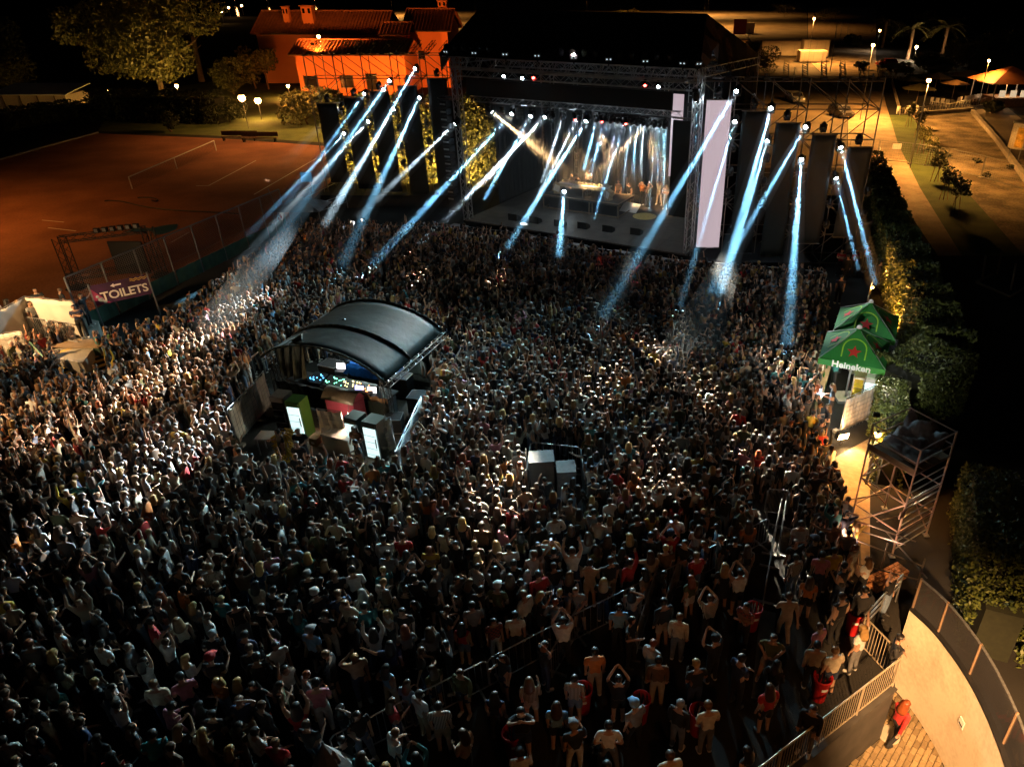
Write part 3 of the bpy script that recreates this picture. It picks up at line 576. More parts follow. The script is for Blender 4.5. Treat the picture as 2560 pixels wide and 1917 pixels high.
def tree(base, h, r, label, m=ML_OLIVE, n=2600, leaf=.5, trunk=.16, seed=1, cat='tree', low=.35, name='tree', sq=.8):
    rng = np.random.default_rng(seed); base = Vector(base); t = thing(name, label, cat, base)
    mb = MB(); th = h*(low+.15); top = Vector((rng.normal(0, .2), rng.normal(0, .2), th)); mb.tube((0, 0, 0), top*.5, trunk, 7, trunk*.8, cap=False); mb.tube(top*.5, top, trunk*.8, 7, trunk*.6)
    for k in range(6):
        a = k*1.05+rng.uniform(0, .6); e = Vector((math.cos(a)*r*.6, math.sin(a)*r*.6, h*(low+.35+.25*rng.random()))); mb.tube(top*.85, e, trunk*.4, 5, trunk*.12)
    mb.build('trunk', M_BARK, t)
    bl = []
    for k in range(11):
        a = k*2.4; q = rng.uniform(.15, .72)*r; z = h*(low+.1)+(h*(1-low)-.1)*rng.uniform(.15, .85); bl.append(((math.cos(a)*q, math.sin(a)*q, z), (r*rng.uniform(.32, .5), r*rng.uniform(.32, .5), h*(1-low)*rng.uniform(.2, .3)*sq/.8)))
    me = leaves(blob_points(bl, n, rng), leaf, rng); me.materials.append(m); link('crown', me, t); return t
def hedge(name, label, pts, width, h, m=ML_HEDGE, dens_=60, leaf=.22, seed=1, cat='hedge', wob=.07):
    """clipped hedge following ground points, a leafy shell over a twiggy core"""
    rng = np.random.default_rng(seed); pts = [Vector(p) for p in pts]; t = thing(name, label, cat, (pts[0].x, pts[0].y, pts[0].z)); o = pts[0]; P = []; mb = MB()
    for a, b in zip(pts[:-1], pts[1:]):
        d = b-a; L_ = d.length; d.normalize(); nn = Vector((-d.y, d.x, 0)); 
        k = int(L_*(2*h+width)*dens_)
        for i in range(k):
            s_ = rng.uniform(-.2, L_+.2); q = rng.uniform(0, 2*h+width); wv = 1+wob*.5*math.sin(s_*1.3+a.x)+wob*.3*math.sin(s_*3.1)
            if q < h: y, z = -width/2, q
            elif q < h+width: y, z = q-h-width/2, h
            else: y, z = width/2, q-h-width
            c = a+d*s_+nn*(y*wv+rng.normal(0, .05))+Vector((0, 0, z*(1+.06*math.sin(s_*2))+rng.normal(0, .05))); P.append(c-o)
        mid = (a+b)/2-o; M = Matrix(((d.x, nn.x, 0), (d.y, nn.y, 0), (0, 0, 1))); mb.box(mid+Vector((0, 0, h*.42)), (L_+.1, width*.62, h*.84), M=M)
    mb.build('core', mat('hedge_twigs', (.012, .014, .005), .9), t)
    me = leaves(np.array([tuple(p) for p in P]), leaf, rng); me.materials.append(m); link('foliage', me, t); return t
def palm(base, h, r, label, seed=1, fr=16):
    rng = np.random.default_rng(seed); t = thing('palm_tree', label, 'palm', base); mb = MB(); mb.tube((0, 0, 0), (.1, 0, h*.5), .42, 9, .34, cap=False); mb.tube((.1, 0, h*.5), (0, 0, h), .34, 9, .40); mb.build('trunk', M_BARK, t)
    for k in range(fr):
        a = k*2.399; el = rng.uniform(.1, 1.15); mb = MB(); pts = []
        for j in range(9):
            s_ = j/8; x = r*s_*math.cos(el*.6); z = r*(s_*math.sin(el)*.9-.75*s_*s_*(1.15-.5*el)); pts.append(Vector((math.cos(a)*x, math.sin(a)*x, h+z)))
        sd = Vector((-math.sin(a), math.cos(a), 0))
        mb.path(pts, .035, 4)
        for j in range(1, 9):
            for q in (0, .5):
                p = pts[j-1].lerp(pts[j], q+.25); d = (pts[j]-pts[j-1]).normalized()
                for s_ in (-1, 1):
                    ln = r*.20*(1.1-abs(j/8-.45)); e = p+(sd*s_*.8+d*.6).normalized()*ln+Vector((0, 0, -.18*ln)); w = d*.07*r/3
                    mb.add([p-w, p+w, e+w*.25, e-w*.25], [(0, 1, 2, 3)])
        mb.build('frond', ML_PALM, t)
    return t
# big dark tree upper left
P = G(415, 268); tree((P.x, P.y, 0), 16.5, 10.5, 'huge dark tree towering over the far left of the clay court', ML_OLIVE, 26000, .46, .5, 11, low=.18)
P = G(505, 205); t = thing('leaning_trunk', 'bare leaning trunk lit orange right of the huge tree', 'tree trunk', P)
mb = MB(); q = AY(482, 92, P.y)-P; mb.tube((0, 0, 0), q*.5, .55, 8, .45, cap=False); mb.tube(q*.5, q, .45, 8, .35); mb.build('trunk', M_BARK, t)
for k in range(3): mb = MB(); mb.tube(q*(.7+.1*k), q*(.75+.1*k)+Vector(((-1)**k*1.2, 0, .5)), .12, 5, .05); mb.build('branch_stub', M_BARK, t)
for px, py, h, r, lb, sd, mm, n, lf, lo in ((672, 224, 5.6, 3.0, 'small round tree with a bare trunk left of the orange house', 2, ML_OLIVE, 2400, .42, .38), (585, 236, 5.0, 4.2, 'broad pale olive bush below the small round tree', 3, ML_OLIVE, 3200, .42, .08), (640, 222, 6.0, 2.6, 'darker tree behind the small round tree', 4, ML_DARK, 1800, .42, .2), (770, 312, 4.0, 3.6, 'dense round shrub at the right end of the lawn', 5, ML_OLIVE, 4200, .34, .04), (820, 300, 3.6, 2.6, 'shrub squeezed against the left wing scaffold', 6, ML_OLIVE, 2000, .34, .05), (575, 306, 3.0, 3.0, 'dark shrub beneath the pale lamp globes', 7, ML_DARK, 2400, .34, .05), (430, 330, 2.2, 1.2, 'small spiky plant at the far edge of the court', 8, ML_DARK, 700, .4, .1), (28, 200, 10, 4.2, 'faint tall dark tree at the far left edge', 9, ML_DARK, 2200, .6, .1), (40, 235, 5, 4, 'yellow lit shrub above the small white shed', 10, ML_OLIVE, 1500, .5, .1)):
    P = G(px, py); tree((P.x, P.y, 0), h, r, lb, mm, n, lf, .14, sd, 'shrub' if lo < .12 else 'tree', lo, 'shrub' if lo < .12 else 'tree')
hedge('hedge', 'long dark hedge behind the far edge of the clay court', [G(255, 300), G(420, 305), G(560, 308)], 3.0, 3.6, ML_DARK, 26, .42, 21)
hedge('hedge', 'low dark hedge on the left bank of the clay court', [G(0, 330), G(150, 300), G(245, 296)], 3.0, 2.2, ML_DARK, 14, .42, 22)
hedge('hedge', 'ivy green hedge wall behind the left wing lights', [Vector((-24, 66, 0)), Vector((-6, 64, 0))], 1.6, 7.3, ML_OLIVE, 60, .30, 23, wob=.05)
# ---------------- sodium lamps
M_SOD = mat('sodium_glow', (1, .6, .25), .4, var=0, emit=(1, .50, .14), estr=45)
SODIUM = (1.0, .40, .08); SODP = (1.0, .43, .09)
def street_lamp(base, h, power, label, col=SODIUM, globe=True, name='street_lamp', rr=.2, pole_m=None, hood=150):
    t = thing(name, label, 'lamp', base); pole('post', (0, 0, 0), (0, 0, h-.1), .05, pole_m or M_STEEL, t)
    mb = MB(); mb.lathe([(.02, h-rr), (rr*.7, h-rr*.7), (rr, h), (rr*.7, h+rr*.7), (.02, h+rr)], 10); mb.build('globe', M_SOD, t, True)
    mb = MB(); mb.lathe([(rr*.9, h+rr*.75), (rr*.4, h+rr*1.1), (.02, h+rr*1.15)], 10); mb.build('cap', M_BLKMET, t)
    if power: light('lamp_glow', 'SPOT', (0, 0, h-rr-.12), power, col, t, .12, hood, .35)
    return t
for px, py, h, pw, lb in ((454, 262, 2.6, 6000, 'low glowing garden lamp below the leaning trunk'), (279, 250, 1.2, 120, 'tiny far garden lamp left of the huge tree'), (622, 322, 3.6, 500, 'globe lamp on a thin post at the lawn edge'), (655, 300, 2.4, 1800, 'glowing globe lamp right of the thin post'), (726, 246, 1.8, 2600, 'bright low lamp at the left corner of the orange house')):
    street_lamp(G(px, py), h, pw*1.0, lb, rr=.42 if px in (622, 655) else .25, hood=178)
def floodlight(loc, target, power, col, label, spot=100, h=None, cone=.6, k=1.):
    loc = Vector(loc); t = thing('floodlight', label, 'floodlight', loc); d = (Vector(target)-loc).normalized(); M = d.to_track_quat('-Y', 'Z').to_matrix()
    mb = MB(); mb.box((0, 0, 0), (.5*k, .2*k, .36*k), M=M); mb.build('housing', M_BLKMET, t); mb = MB(); mb.box(d*.105*k, (.42*k, .012, .28*k), M=M); mb.build('lamp_face', mat('flood_glow_%d' % round(col[2]*100), (1, 1, 1), .4, var=0, emit=col, estr=30), t)
    if h: mb = MB(); mb.tube((0, 0, -.15), (0, 0, -h), .04, 6); mb.build('stand', M_STEEL, t)
    light('lamp_glow', 'SPOT', d*.16, power, col, t, .2, spot, cone).rotation_euler = d.to_track_quat('-Z', 'Y').to_euler(); return t
# ================================================================ ORANGE HOUSE
M_ORW = two_tone('orange_render', (.60, .20, .07), (.68, .25, .09), .25, .8, .06, 10)
M_TILE = two_tone('clay_tile', (.26, .10, .045), (.40, .17, .08), 1.5, .8, .3)
M_GLASSD = mat('dark_window', (.012, .012, .014), .15, var=0)
def house(label, x0, x1, y0, y1, ez, rz, rib=.55, ov=.7, wins=(), chims=(), ridge_in=0.):
    t = thing('house', label, 'house', (x0, y0, 0)); o = Vector((x0, y0, 0)); w = x1-x0; d = y1-y0
    mb = MB(); mb.box((w/2, d/2, ez/2), (w, d, ez)); mb.add([(0, 0, ez), (0, d, ez), (0, d/2, rz-.1), (w, 0, ez), (w, d, ez), (w, d/2, rz-.1)], [(0, 2, 1), (3, 4, 5)]); mb.build('wall', M_ORW, t)
    for s_, (ya, yb) in enumerate(((-ov, d/2), (d+ov, d/2))):
        za = ez-.18; ri = ridge_in
        mb = MB(); Q = [(-ov, ya, za), (w+ov, ya, za), (w+ov-ri, yb, rz), (-ov+ri, yb, rz)]; mb.slab(Q if s_ == 0 else Q[::-1], .14); ro = mb.build('roof', M_TILE, t)
        mb = MB(); n = int((w+2*ov)/rib)
        for i in range(n+1):
            f = i/n; a = Vector((-ov+f*(w+2*ov), ya, za+.05)); b = Vector((-ov+ri+f*(w+2*ov-2*ri), yb, rz+.05)); mb.tube(a, b, .12, 5, cap=False)
        struct(mb.build('roof_tiles', M_TILE, ro), 'stuff')
    mb = MB(); mb.tube((-ov+ridge_in, d/2, rz+.08), (w+ov-ridge_in, d/2, rz+.08), .17, 6); mb.build('ridge', M_TILE, t)
    mb = MB(); mb.tube((-ov, -ov-.05, ez-.22), (w+ov, -ov-.05, ez-.22), .1, 5); mb.build('gutter', M_BARK, t)
    for wx, wz, ww, wh in wins:
        wo = thing_part('window', t); mb = MB(); mb.box((wx, -.02, wz), (ww, .06, wh)); mb.build('pane', M_GLASSD, wo)
        for k in (-1, 1): mb = MB(); mb.box((wx+k*(ww/2+.06), -.05, wz), (.12, .12, wh+.24)); mb.build('frame', M_BARK, wo)
        mb = MB(); mb.box((wx, -.12, wz-wh/2-.08), (ww+.4, .3, .1)); mb.build('sill', M_CONC, wo)
    for cx_, cy_, cw, ch in chims:
        k = abs(cy_-d/2)/(d/2); zr = rz-(rz-ez)*k; c = thing_part('chimney', t); mb = MB(); mb.box((cx_, cy_, zr+ch/2-.3), (cw, cw*.8, ch+.6)); mb.build('stack', M_ORW, c)
        mb = MB(); mb.box((cx_, cy_, zr+ch+.12), (cw*1.25, cw, .16)); mb.build('cap', M_TILE, c)
        for s_ in (-.25, .25): mb = MB(); mb.box((cx_+s_*cw, cy_-cw*.4-.01, zr+ch*.72), (cw*.22, .05, ch*.32)); mb.build('flue_opening', M_GLASSD, c)
    return t
def thing_part(name, parent):
    o = bpy.data.objects.new(name, None); COL.objects.link(o); o.parent = parent; o.empty_display_size = .1; return o
HY = 122.; ax = AY(748, 200, HY).x; bx = AY(1010, 140, HY).x
house('orange villa front wing with low tiled roof behind the left scaffold', ax, bx, HY, HY+9, AY(708, 138, HY-.7).z+.18, AY(723, 101, HY+4.5).z, wins=[(AY(778, 205, HY).x-ax, AY(778, 205, HY).z, 2.0, 1.7), (AY(868, 205, HY).x-ax, AY(868, 205, HY).z, 1.9, 1.7), (AY(930, 205, HY).x-ax, AY(930, 205, HY).z, 1.6, 2.4)])
HY2 = 138.; ax2 = AY(640, 85, HY2).x; bx2 = AY(955, 75, HY2).x
house('long upper villa wing with two chimneys on its tiled roof', ax2, bx2, HY2, HY2+12, AY(700, 82, HY2).z, AY(700, 29, HY2+6).z, chims=[(AY(721, 60, HY2+3).x-ax2, 3.0, 1.1, 2.3), (AY(775, 60, HY2+3).x-ax2, 3.0, 1.9, 2.4)])
HY3 = 132.; ax3 = AY(1015, 80, HY3).x; bx3 = AY(1118, 80, HY3).x
house('bright orange villa tower block beside the stage roof', ax3, bx3, HY3, HY3+11, AY(1060, 75, HY3).z, AY(1060, 24, HY3+5.5).z, chims=[(AY(1107, 20, HY3+6).x-ax3, 6.2, 1.5, 1.6)], wins=[(2.2, 5.2, .9, 1.2)])
HY4 = 129.; ax4 = AY(960, 80, HY4).x; bx4 = AY(1012, 80, HY4).x
t = house('small gabled villa bay between the upper wing and the tower', ax4, bx4, HY4, HY4+6, AY(985, 64, HY4).z-1.2, AY(985, 48, HY4+3).z-.6)
for x, y, z, tx, ty, tz, pw, lb in ((-36, 108, .4, -36, 122, 4, 9000, 'orange floodlight on the lawn facing the villa front'), (-46, 110, .4, -45, 122, 4, 4500, 'orange floodlight at the left of the villa front'), (-26, 112, .4, -27, 132, 6, 11000, 'orange floodlight facing the villa tower'), (-44, 121, 7.6, -42, 139, 9, 10000, 'orange floodlight on the villa front roof')):
    floodlight((x, y, z), (tx, ty, tz), pw, (1.0, .25, .035), lb, 120, .4 if z < 1 else .9)
street_lamp(G(838, 330), 10.5, 17000, 'added tall sodium lamp on the court corner behind the left wing', (1.0, .42, .11), rr=.2)  # lamp added out of sight to brighten the clay court
floodlight(G(505, 300)+Vector((0, 0, .5)), G(395, 268)+Vector((0, 0, 8)), 7000, (1, .55, .12), 'added orange uplighter on the lawn under the huge tree', 110, .4)  # uplighter added to bring out the tree crown
for x in (-19.5, -13): floodlight((x, 61.0, .6), (x, 66, 4.4), 10000, (1, .62, .16), 'added yellow floodlight behind the %s part of the left wing' % ('outer' if x < -15 else 'inner'), 150, .5)  # hidden floodlights added to brighten the hedge wall
street_lamp((-52, 46, 0), 10, 9000, 'added unseen sodium lamp on the near side of the clay court', (1.0, .38, .07), rr=.2)  # out of view, added to lift the near court
# far shed, distant lamps, dark benches
t = thing('shed', 'small pale shed glowing at the left edge of the picture', 'shed', G(10, 285)); 
mb = MB(); mb.box((4, 3, 1.2), (10, 5, 2.4)); mb.build('wall', mat('cream_board', (.55, .45, .32), .7), t)
mb = MB(); mb.slab([(-1.4, .1, 2.5), (9.4, .1, 2.5), (9.4, 6, 3.3), (-1.4, 6, 3.3)], .12); mb.build('roof', M_WHITE, t)
for k in range(4): mb = MB(); mb.box((.3+2.4*k, .46, 1.15), (.12, .1, 2.3)); mb.build('wall_post', M_BARK, t)
street_lamp(G(20, 300)+Vector((0, -2, 0)), 3.2, 700, 'small lamp on a post before the pale shed', rr=.12)
for px, py, lb in ((590, 5, 'far shore lamp above the huge tree'), (577, 45, 'far shore lamp with bright reflection'), (609, 38, 'far shore lamp left of the villa roof'), (672, 12, 'far shore lamp over the villa ridge, left'), (789, 10, 'brightest far lamp over the villa roof'), (560, 60, 'far garden lamp beside the huge tree')):
    P = G(px, max(py, 14)); P.z = 0; street_lamp(P, 4.5, 60, lb, rr=.7 if py < 20 else .5)
for i, (px, py) in enumerate(((600, 352), (650, 355))):
    t = thing('bench', 'long dark bench at the far court edge, %s' % ('left one', 'right one')[i], 'bench', G(px, py)); mb = MB(); mb.box((0, 0, .45), (4.2, .5, .08)); mb.build('seat', M_BARK, t); mb = MB(); mb.box((0, .28, .8), (4.2, .06, .5)); mb.build('backrest', M_BARK, t)
    for k in (-1.8, 1.8): mb = MB(); mb.box((k, 0, .2), (.1, .5, .4)); mb.build('leg', M_BLKMET, t)
# ================================================================ CHAIN-LINK FENCE, SIGN, TRUSSES ON THE COURT
t = thing('chainlink_fence', 'tall chain-link fence between the clay court and the crowd', 'fence', FA); L_ = FB-FA; nb = 8; fh = 3.0
dF = L_.normalized()
for i in range(nb+1): pole('post', L_*i/nb, L_*i/nb+Vector((0, 0, fh)), .05, M_STEEL, t)
pole('top_rail', Vector((0, 0, fh)), L_+Vector((0, 0, fh)), .045, M_STEEL, t)
pole('mid_wire', Vector((0, 0, fh*.45)), L_+Vector((0, 0, fh*.45)), .012, M_STEEL, t)
mb = MB(); Ln = L_.length; st = .16
k = -fh
while k < Ln:
    for sg in (1, -1):
        a0, a1 = (max(k, 0), min(k+fh, Ln)); 
        if a1 <= a0: continue
        z0, z1 = (a0-k, a1-k) if sg == 1 else (fh-(a0-k), fh-(a1-k))
        mb.tube(dF*a0+Vector((0, 0, z0)), dF*a1+Vector((0, 0, z1)), .009, 3, cap=False)
    k += st
struct(mb.build('wire_mesh', M_STEEL, t), 'stuff')
for i in range(nb):
    mb = MB(); a, b = L_*i/nb+dF*.06, L_*(i+1)/nb-dF*.06; off = Vector((dF.y, -dF.x, 0))*.06; n = 8; vs = []
    for j in range(n+1):
        q = a.lerp(b, j/n)+off*(1+.5*math.sin(j*1.9+i)); vs.append(q+Vector((0, 0, .05)))
    vs += [v+Vector((0, 0, .85)) for v in vs]; mb.add(vs, [(j, j+1, n+2+j, n+1+j) for j in range(n)]); mb.build('green_screen', mat('green_windbreak', (.06, .16, .11), .7, var=.3, scale=2), t)
# TOILETS sign: a printed banner tied to the fence end
A2 = Vector((-26.15, 34.0, 1.28)); B2 = Vector((-24.1, 35.75, 1.28)); A = A2+Vector((0, 0, 1.1)); B = B2+Vector((0, 0, 1.1))
t = thing('toilets_banner', 'purple printed banner reading TOILETS with a white arrow on the fence', 'sign', A2)
mb = MB(); mb.slab([A2-A2, B2-A2, B-A2, A-A2], .015); mb.build('panel', mat('purple_print', (.055, .018, .065), .6, var=.5, scale=1.1), t)
X = (B2-A2); Yv = ((A-A2)+(B-B2))/2; nrm = X.cross(Yv).normalized(); wd = X.length; hd_ = Yv.length; M_PRW = mat('white_print', (.8, .78, .76), .6, var=0)
text_mesh('TOILETS', hd_*.56, M_PRW, 'lettering', t, frame_m(X*.54+Yv*.36+nrm*.02, X, Yv), bold=.012, spacing=.95)
ar = frame_m(X*.44+Yv*.80+nrm*.012, X, Yv); mb = MB(); mb.add([ar@Vector(p) for p in ((-.28, 0, 0), (-.1, .11, 0), (-.1, .04, 0), (.22, .04, 0), (.22, -.04, 0), (-.1, -.04, 0), (-.1, -.11, 0))], [(0, 6, 5, 2, 1), (5, 4, 3, 2)]); mb.build('arrow', M_PRW, t)
M_PRY = mat('yellow_print', (.75, .5, .08), .6, var=0)
for q in (.84, .92):
    mb = MB(); pr = []
    for i in range(25):
        f = .68+.31*i/24; c = X*f+Yv*(q+.03*math.sin(i*.9))+nrm*.012; pr.append(c)
    for a, b in zip(pr[:-1], pr[1:]): mb.add([a-Yv.normalized()*.016, b-Yv.normalized()*.016, b+Yv.normalized()*.016, a+Yv.normalized()*.016], [(0, 1, 2, 3)])
    mb.build('wave_stripe', M_PRY, t)
for i, (f, g_, r_) in enumerate(((.12, .25, .13), (.18, .12, .10), (.08, .42, .08))):
    c = X*f+Yv*g_+nrm*.012; mb = MB(); fm = frame_m(c, X, Yv); mb.add([fm@Vector((r_*math.cos(a*.63), r_*math.sin(a*.63), 0)) for a in range(10)], [tuple(range(10))]); mb.build('print_blob', mat('pale_blue_print', (.45, .55, .62), .6, var=.5, scale=6), t)
mb = MB(); mb.add([nrm*.010+q for q in (Vector((0, 0, 0)), X*.30, X*.22+Yv*.12, Yv*.9)], [(0, 1, 2, 3)]); mb.build('print_patch', mat('magenta_print', (.42, .06, .16), .6, var=.5, scale=2), t)
pole('post', Vector((0, 0, -1.28)), Vector((0, 0, 1.2)), .04, M_STEEL, t)
pole('post', B2-A2+Vector((0, 0, -1.28)), B-A2+Vector((0, 0, .1)), .04, M_STEEL, t)
# truss frame standing on the court behind the sign
t = thing('truss_gate', 'standing rectangular aluminium truss frame with lamps on the clay court', 'truss', G(195, 720)); o = G(195, 720)
a = Vector((0, 0, 0)); b = G(405, 690)-o
for p in (a, b): mb = MB(); mb.truss(p, p+Vector((0, 0, 3.1)), .5, .03, .5); mb.box(p+Vector((0, 0, .05)), (.9, .9, .1)); mb.build('tower', M_BLKMET, t)
mb = MB(); mb.truss(a+Vector((0, 0, 3.0)), b+Vector((0, 0, 3.0)), .35, .028, .5); mb.build('top_truss', M_BLKMET, t)
mb = MB(); mb.truss(a+Vector((0, -.6, .9)), b+Vector((0, -.6, .9)), .35, .028, .5); mb.build('low_truss', M_BLKMET, t)
mb = MB(); mb.box((a+b)/2+Vector((.9, .2, 1.5)), (2.0, .12, 2.0)); mb.build('black_panel', M_LED, t)
for i in range(6): mb = MB(); c = a.lerp(b, .45+.09*i)+Vector((0, -.1, 3.3)); mb.box(c, (.28, .2, .28)); mb.box(c+Vector((0, -.11, 0)), (.2, .02, .2), mi=1); mb.build('lamp', [M_BLKMET, M_STEEL], t)
# first-aid flag and small screen near the far fence end
t = thing('first_aid_flag', 'white flag with a red cross by the first-aid tent', 'flag', G(715, 580)); pole('pole', (0, 0, 0), (-.6, 0, 3.2), .03, M_STEEL, t)
A = AY(694, 530, G(715, 580).y)-G(715, 580); B = AY(710, 523, G(715, 580).y)-G(715, 580); C_ = AY(706, 560, G(715, 580).y)-G(715, 580); D = A+(C_-B)
mb = MB(); mb.slab([D, C_, B, A], .015); mb.build('cloth', M_WHITE, t); X = (B-A); Yv = (A-D); c = (A+C_)/2+X.cross(Yv).normalized()*.012; mb = MB()
for hx, hy in ((.32, .10), (.10, .22)): mb.add([c-X*hx-Yv*hy, c+X*hx-Yv*hy, c+X*hx+Yv*hy, c-X*hx+Yv*hy], [(0, 1, 2, 3)])
mb.build('red_cross', M_RED, t)
t = thing('first_aid_tent', 'dark low canopy tent at the far end of the fence', 'tent', G(770, 590)); o = G(770, 590)
for x, y in ((-1.6, -1.2), (1.6, -1.2), (1.6, 1.4), (-1.6, 1.4)): pole('pole', (x, y, 0), (x, y, 2.1), .03, M_STEEL, t)
mb = MB(); [mb.add([(a[0], a[1], 2.1), (b[0], b[1], 2.1), (0, .1, 2.8)], [(0, 1, 2)]) for a, b in (((-1.7, -1.3), (1.7, -1.3)), ((1.7, -1.3), (1.7, 1.5)), ((1.7, 1.5), (-1.7, 1.5)), ((-1.7, 1.5), (-1.7, -1.3)))]; mb.build('canopy', mat('grey_canvas', (.12, .12, .125), .8, var=.3, scale=2), t)
t = thing('info_screen', 'small dark blue screen on a pole beside the left wing', 'screen', AY(766, 480, 62.)*1); P = AY(766, 443, 62.); t.location = (P.x, P.y, 0); mb = MB(); mb.box((0, 0, P.z), (.95, .1, .8)); mb.build('panel', mat('blue_screen', (.01, .02, .04), .3, var=0, emit=(.05, .18, .32), estr=.6), t); pole('pole', (.3, .1, 0), (.3, .1, P.z+.4), .04, M_STEEL, t)
# handrails below the left wing
for i, (p, q) in enumerate((((745, 520), (845, 470)), ((800, 545), (870, 520)))):
    a, b = G(*p), G(*q); t = thing('guard_rail', 'thin steel guard rail beside the left wing, %s' % ('upper one', 'lower one')[i], 'railing', a)
    for z in (.5, 1.1): pole('rail', Vector((0, 0, z)), b-a+Vector((0, 0, z)), .03, M_STEEL, t)
    for f in (0, .33, .66, 1): pole('post', (b-a)*f, (b-a)*f+Vector((0, 0, 1.1)), .03, M_STEEL, t)
# ================================================================ TERRACE, STAIRS AND SCREENS AT THE LEFT
M_YST = two_tone('yellow_step_board', (.50, .30, .06), (.62, .40, .10), 2., .7, .1)
M_TARP = two_tone('pale_tarpaulin', (.50, .45, .38), (.62, .57, .50), 1.5, .55, .25, 9)
M_SILV = two_tone('silver_tarpaulin', (.42, .42, .40), (.60, .60, .57), 2., .4, .3, 7)
T1, T2, T3, T4 = G(250, 845, 1.), G(205, 905, 1.), G(110, 890, 1.), G(-60, 860, 1.)
mb = MB(); mb.prism([T1, T2, T3, T4, Vector((-44, 34, 1)), G(120, 775, 1.), G(245, 800, 1.)][::-1], .0, .96); tag(mb.build('terrace', M_CONC), 'low raised concrete terrace at the upper left of the crowd', 'terrace')
t = thing('stairs', 'short flight of yellow and black steps down from the terrace', 'stairs', T2); dS = (G(262, 990)-G(150, 920)).normalized(); dS.z = 0; sdv = Vector((-dS.y, dS.x, 0))
o = G(205, 912); t.location = (o.x, o.y, 0)
for k in range(7):
    z = .95-.13*k; c = dS*(.3*k)+Vector((0, 0, 0)); M = Matrix(((dS.x, sdv.x, 0), (dS.y, sdv.y, 0), (0, 0, 1)))
    mb = MB(); mb.box(c+Vector((0, 0, z/2-.02)), (.295, 3.0, max(.04, z-.04)), M=M); mb.build('riser', M_BLACK, t)
    mb = MB(); mb.box(c+dS*(.02)+Vector((0, 0, z)), (.2, 2.9, .035), M=M); mb.build('tread', M_YST, t)
for s_ in (-1.55,):
    pole('handrail', sdv*s_+Vector((0, 0, 1.85)), sdv*s_+dS*2.1+Vector((0, 0, .95)), .03, mat('green_steel', (.03, .10, .06), .4, .4), t)
    for q in (0, 1, 2): pole('handrail_post', sdv*s_+dS*q+Vector((0, 0, .1)), sdv*s_+dS*q+Vector((0, 0, 1.85-.43*q)), .025, MATS['green_steel'], t)
def fence_panel(a, b, h, label, m=M_TARP, name='fence_panel', z0=0., mesh=True, group=None, drop=0.):
    a, b = Vector(a), Vector(b); a.z = b.z = 0; t = thing(name, label, 'fence panel', (a.x, a.y, z0), 0, group); d = b-a; L_ = d.length; dn = d.normalized(); nn = Vector((dn.y, -dn.x, 0))
    for p in (Vector((0, 0, 0)), d): pole('frame_post', p+Vector((0, 0, .08)), p+Vector((0, 0, h)), .024, M_STEEL, t); mb = MB(); mb.box(p+Vector((0, 0, .06)), (.55, .22, .12), math.atan2(nn.y, nn.x)); mb.build('foot', M_CONC, t)
    for z in (.14, h): pole('frame_rail', Vector((0, 0, z)), d+Vector((0, 0, z)), .02, M_STEEL, t)
    if m is not None:
        mb = MB(); n = 14; r = 7; vs = []
        for j in range(r+1):
            for i in range(n+1):
                f = i/n; vs.append(d*f+nn*(.035+.03*math.sin(i*1.4+j*.8)+.02*math.sin(j*2.2))+Vector((0, 0, .18+(h-.22-drop*f)*j/r)))
        mb.add(vs, [(j*(n+1)+i, j*(n+1)+i+1, (j+1)*(n+1)+i+1, (j+1)*(n+1)+i) for j in range(r) for i in range(n)]); o = mb.build('tarpaulin', m, t, True); o.modifiers.new('thickness', 'SOLIDIFY').thickness = .006
    if mesh:
        mb = MB()
        for i in range(1, int(L_/.22)): mb.tube(dn*i*.22+Vector((0, 0, .14))+nn*.09, dn*i*.22+Vector((0, 0, h))+nn*.09, .007, 3, cap=False)
        for j in range(1, int(h/.22)): mb.tube(nn*.09+Vector((0, 0, j*.22)), d+nn*.09+Vector((0, 0, j*.22)), .007, 3, cap=False)
        struct(mb.build('wire_mesh', M_STEEL, t), 'stuff')
    return t
def gz(px, py, z): return G(px, py, z)
# white screen wall around the toilets
for i, (p, q, lb) in enumerate((((-30, 790), (60, 741), 'left half of the white cloth screen behind the terrace'), ((60, 741), (182, 752), 'right half of the white cloth screen behind the terrace'))):
    a, b = G(*p, 2.9), G(*q, 2.9); fence_panel(a, b, 2.2, lb, mat('white_screen_cloth', (.62, .57, .50), .7, var=.12, scale=1.2), 'cloth_screen', .7, False)
fence_panel(G(-20, 940, 0), G(95, 920, 0), 2.0, 'tarpaulin covered mesh fence at the far left below the terrace', M_TARP)
fence_panel(G(42, 1035, 0), G(135, 965, 0), 1.5, 'pale tarpaulin fence beside the yellow steps', M_SILV, mesh=False)
fence_panel(G(-40, 1000, 0), G(50, 1050, 0), 2.0, 'tarpaulin fence cut by the left edge of the picture', M_TARP)
tag((lambda mb: (mb.lathe([(.3, 0), (.34, .45), (.36, .9), (.3, .95)], 12), mb.build('waste_bin', mat('grey_plastic', (.10, .09, .08), .6), loc=None))[1])(MB()), 'grey round waste bin beside the far left fence', 'bin').location = G(85, 935)
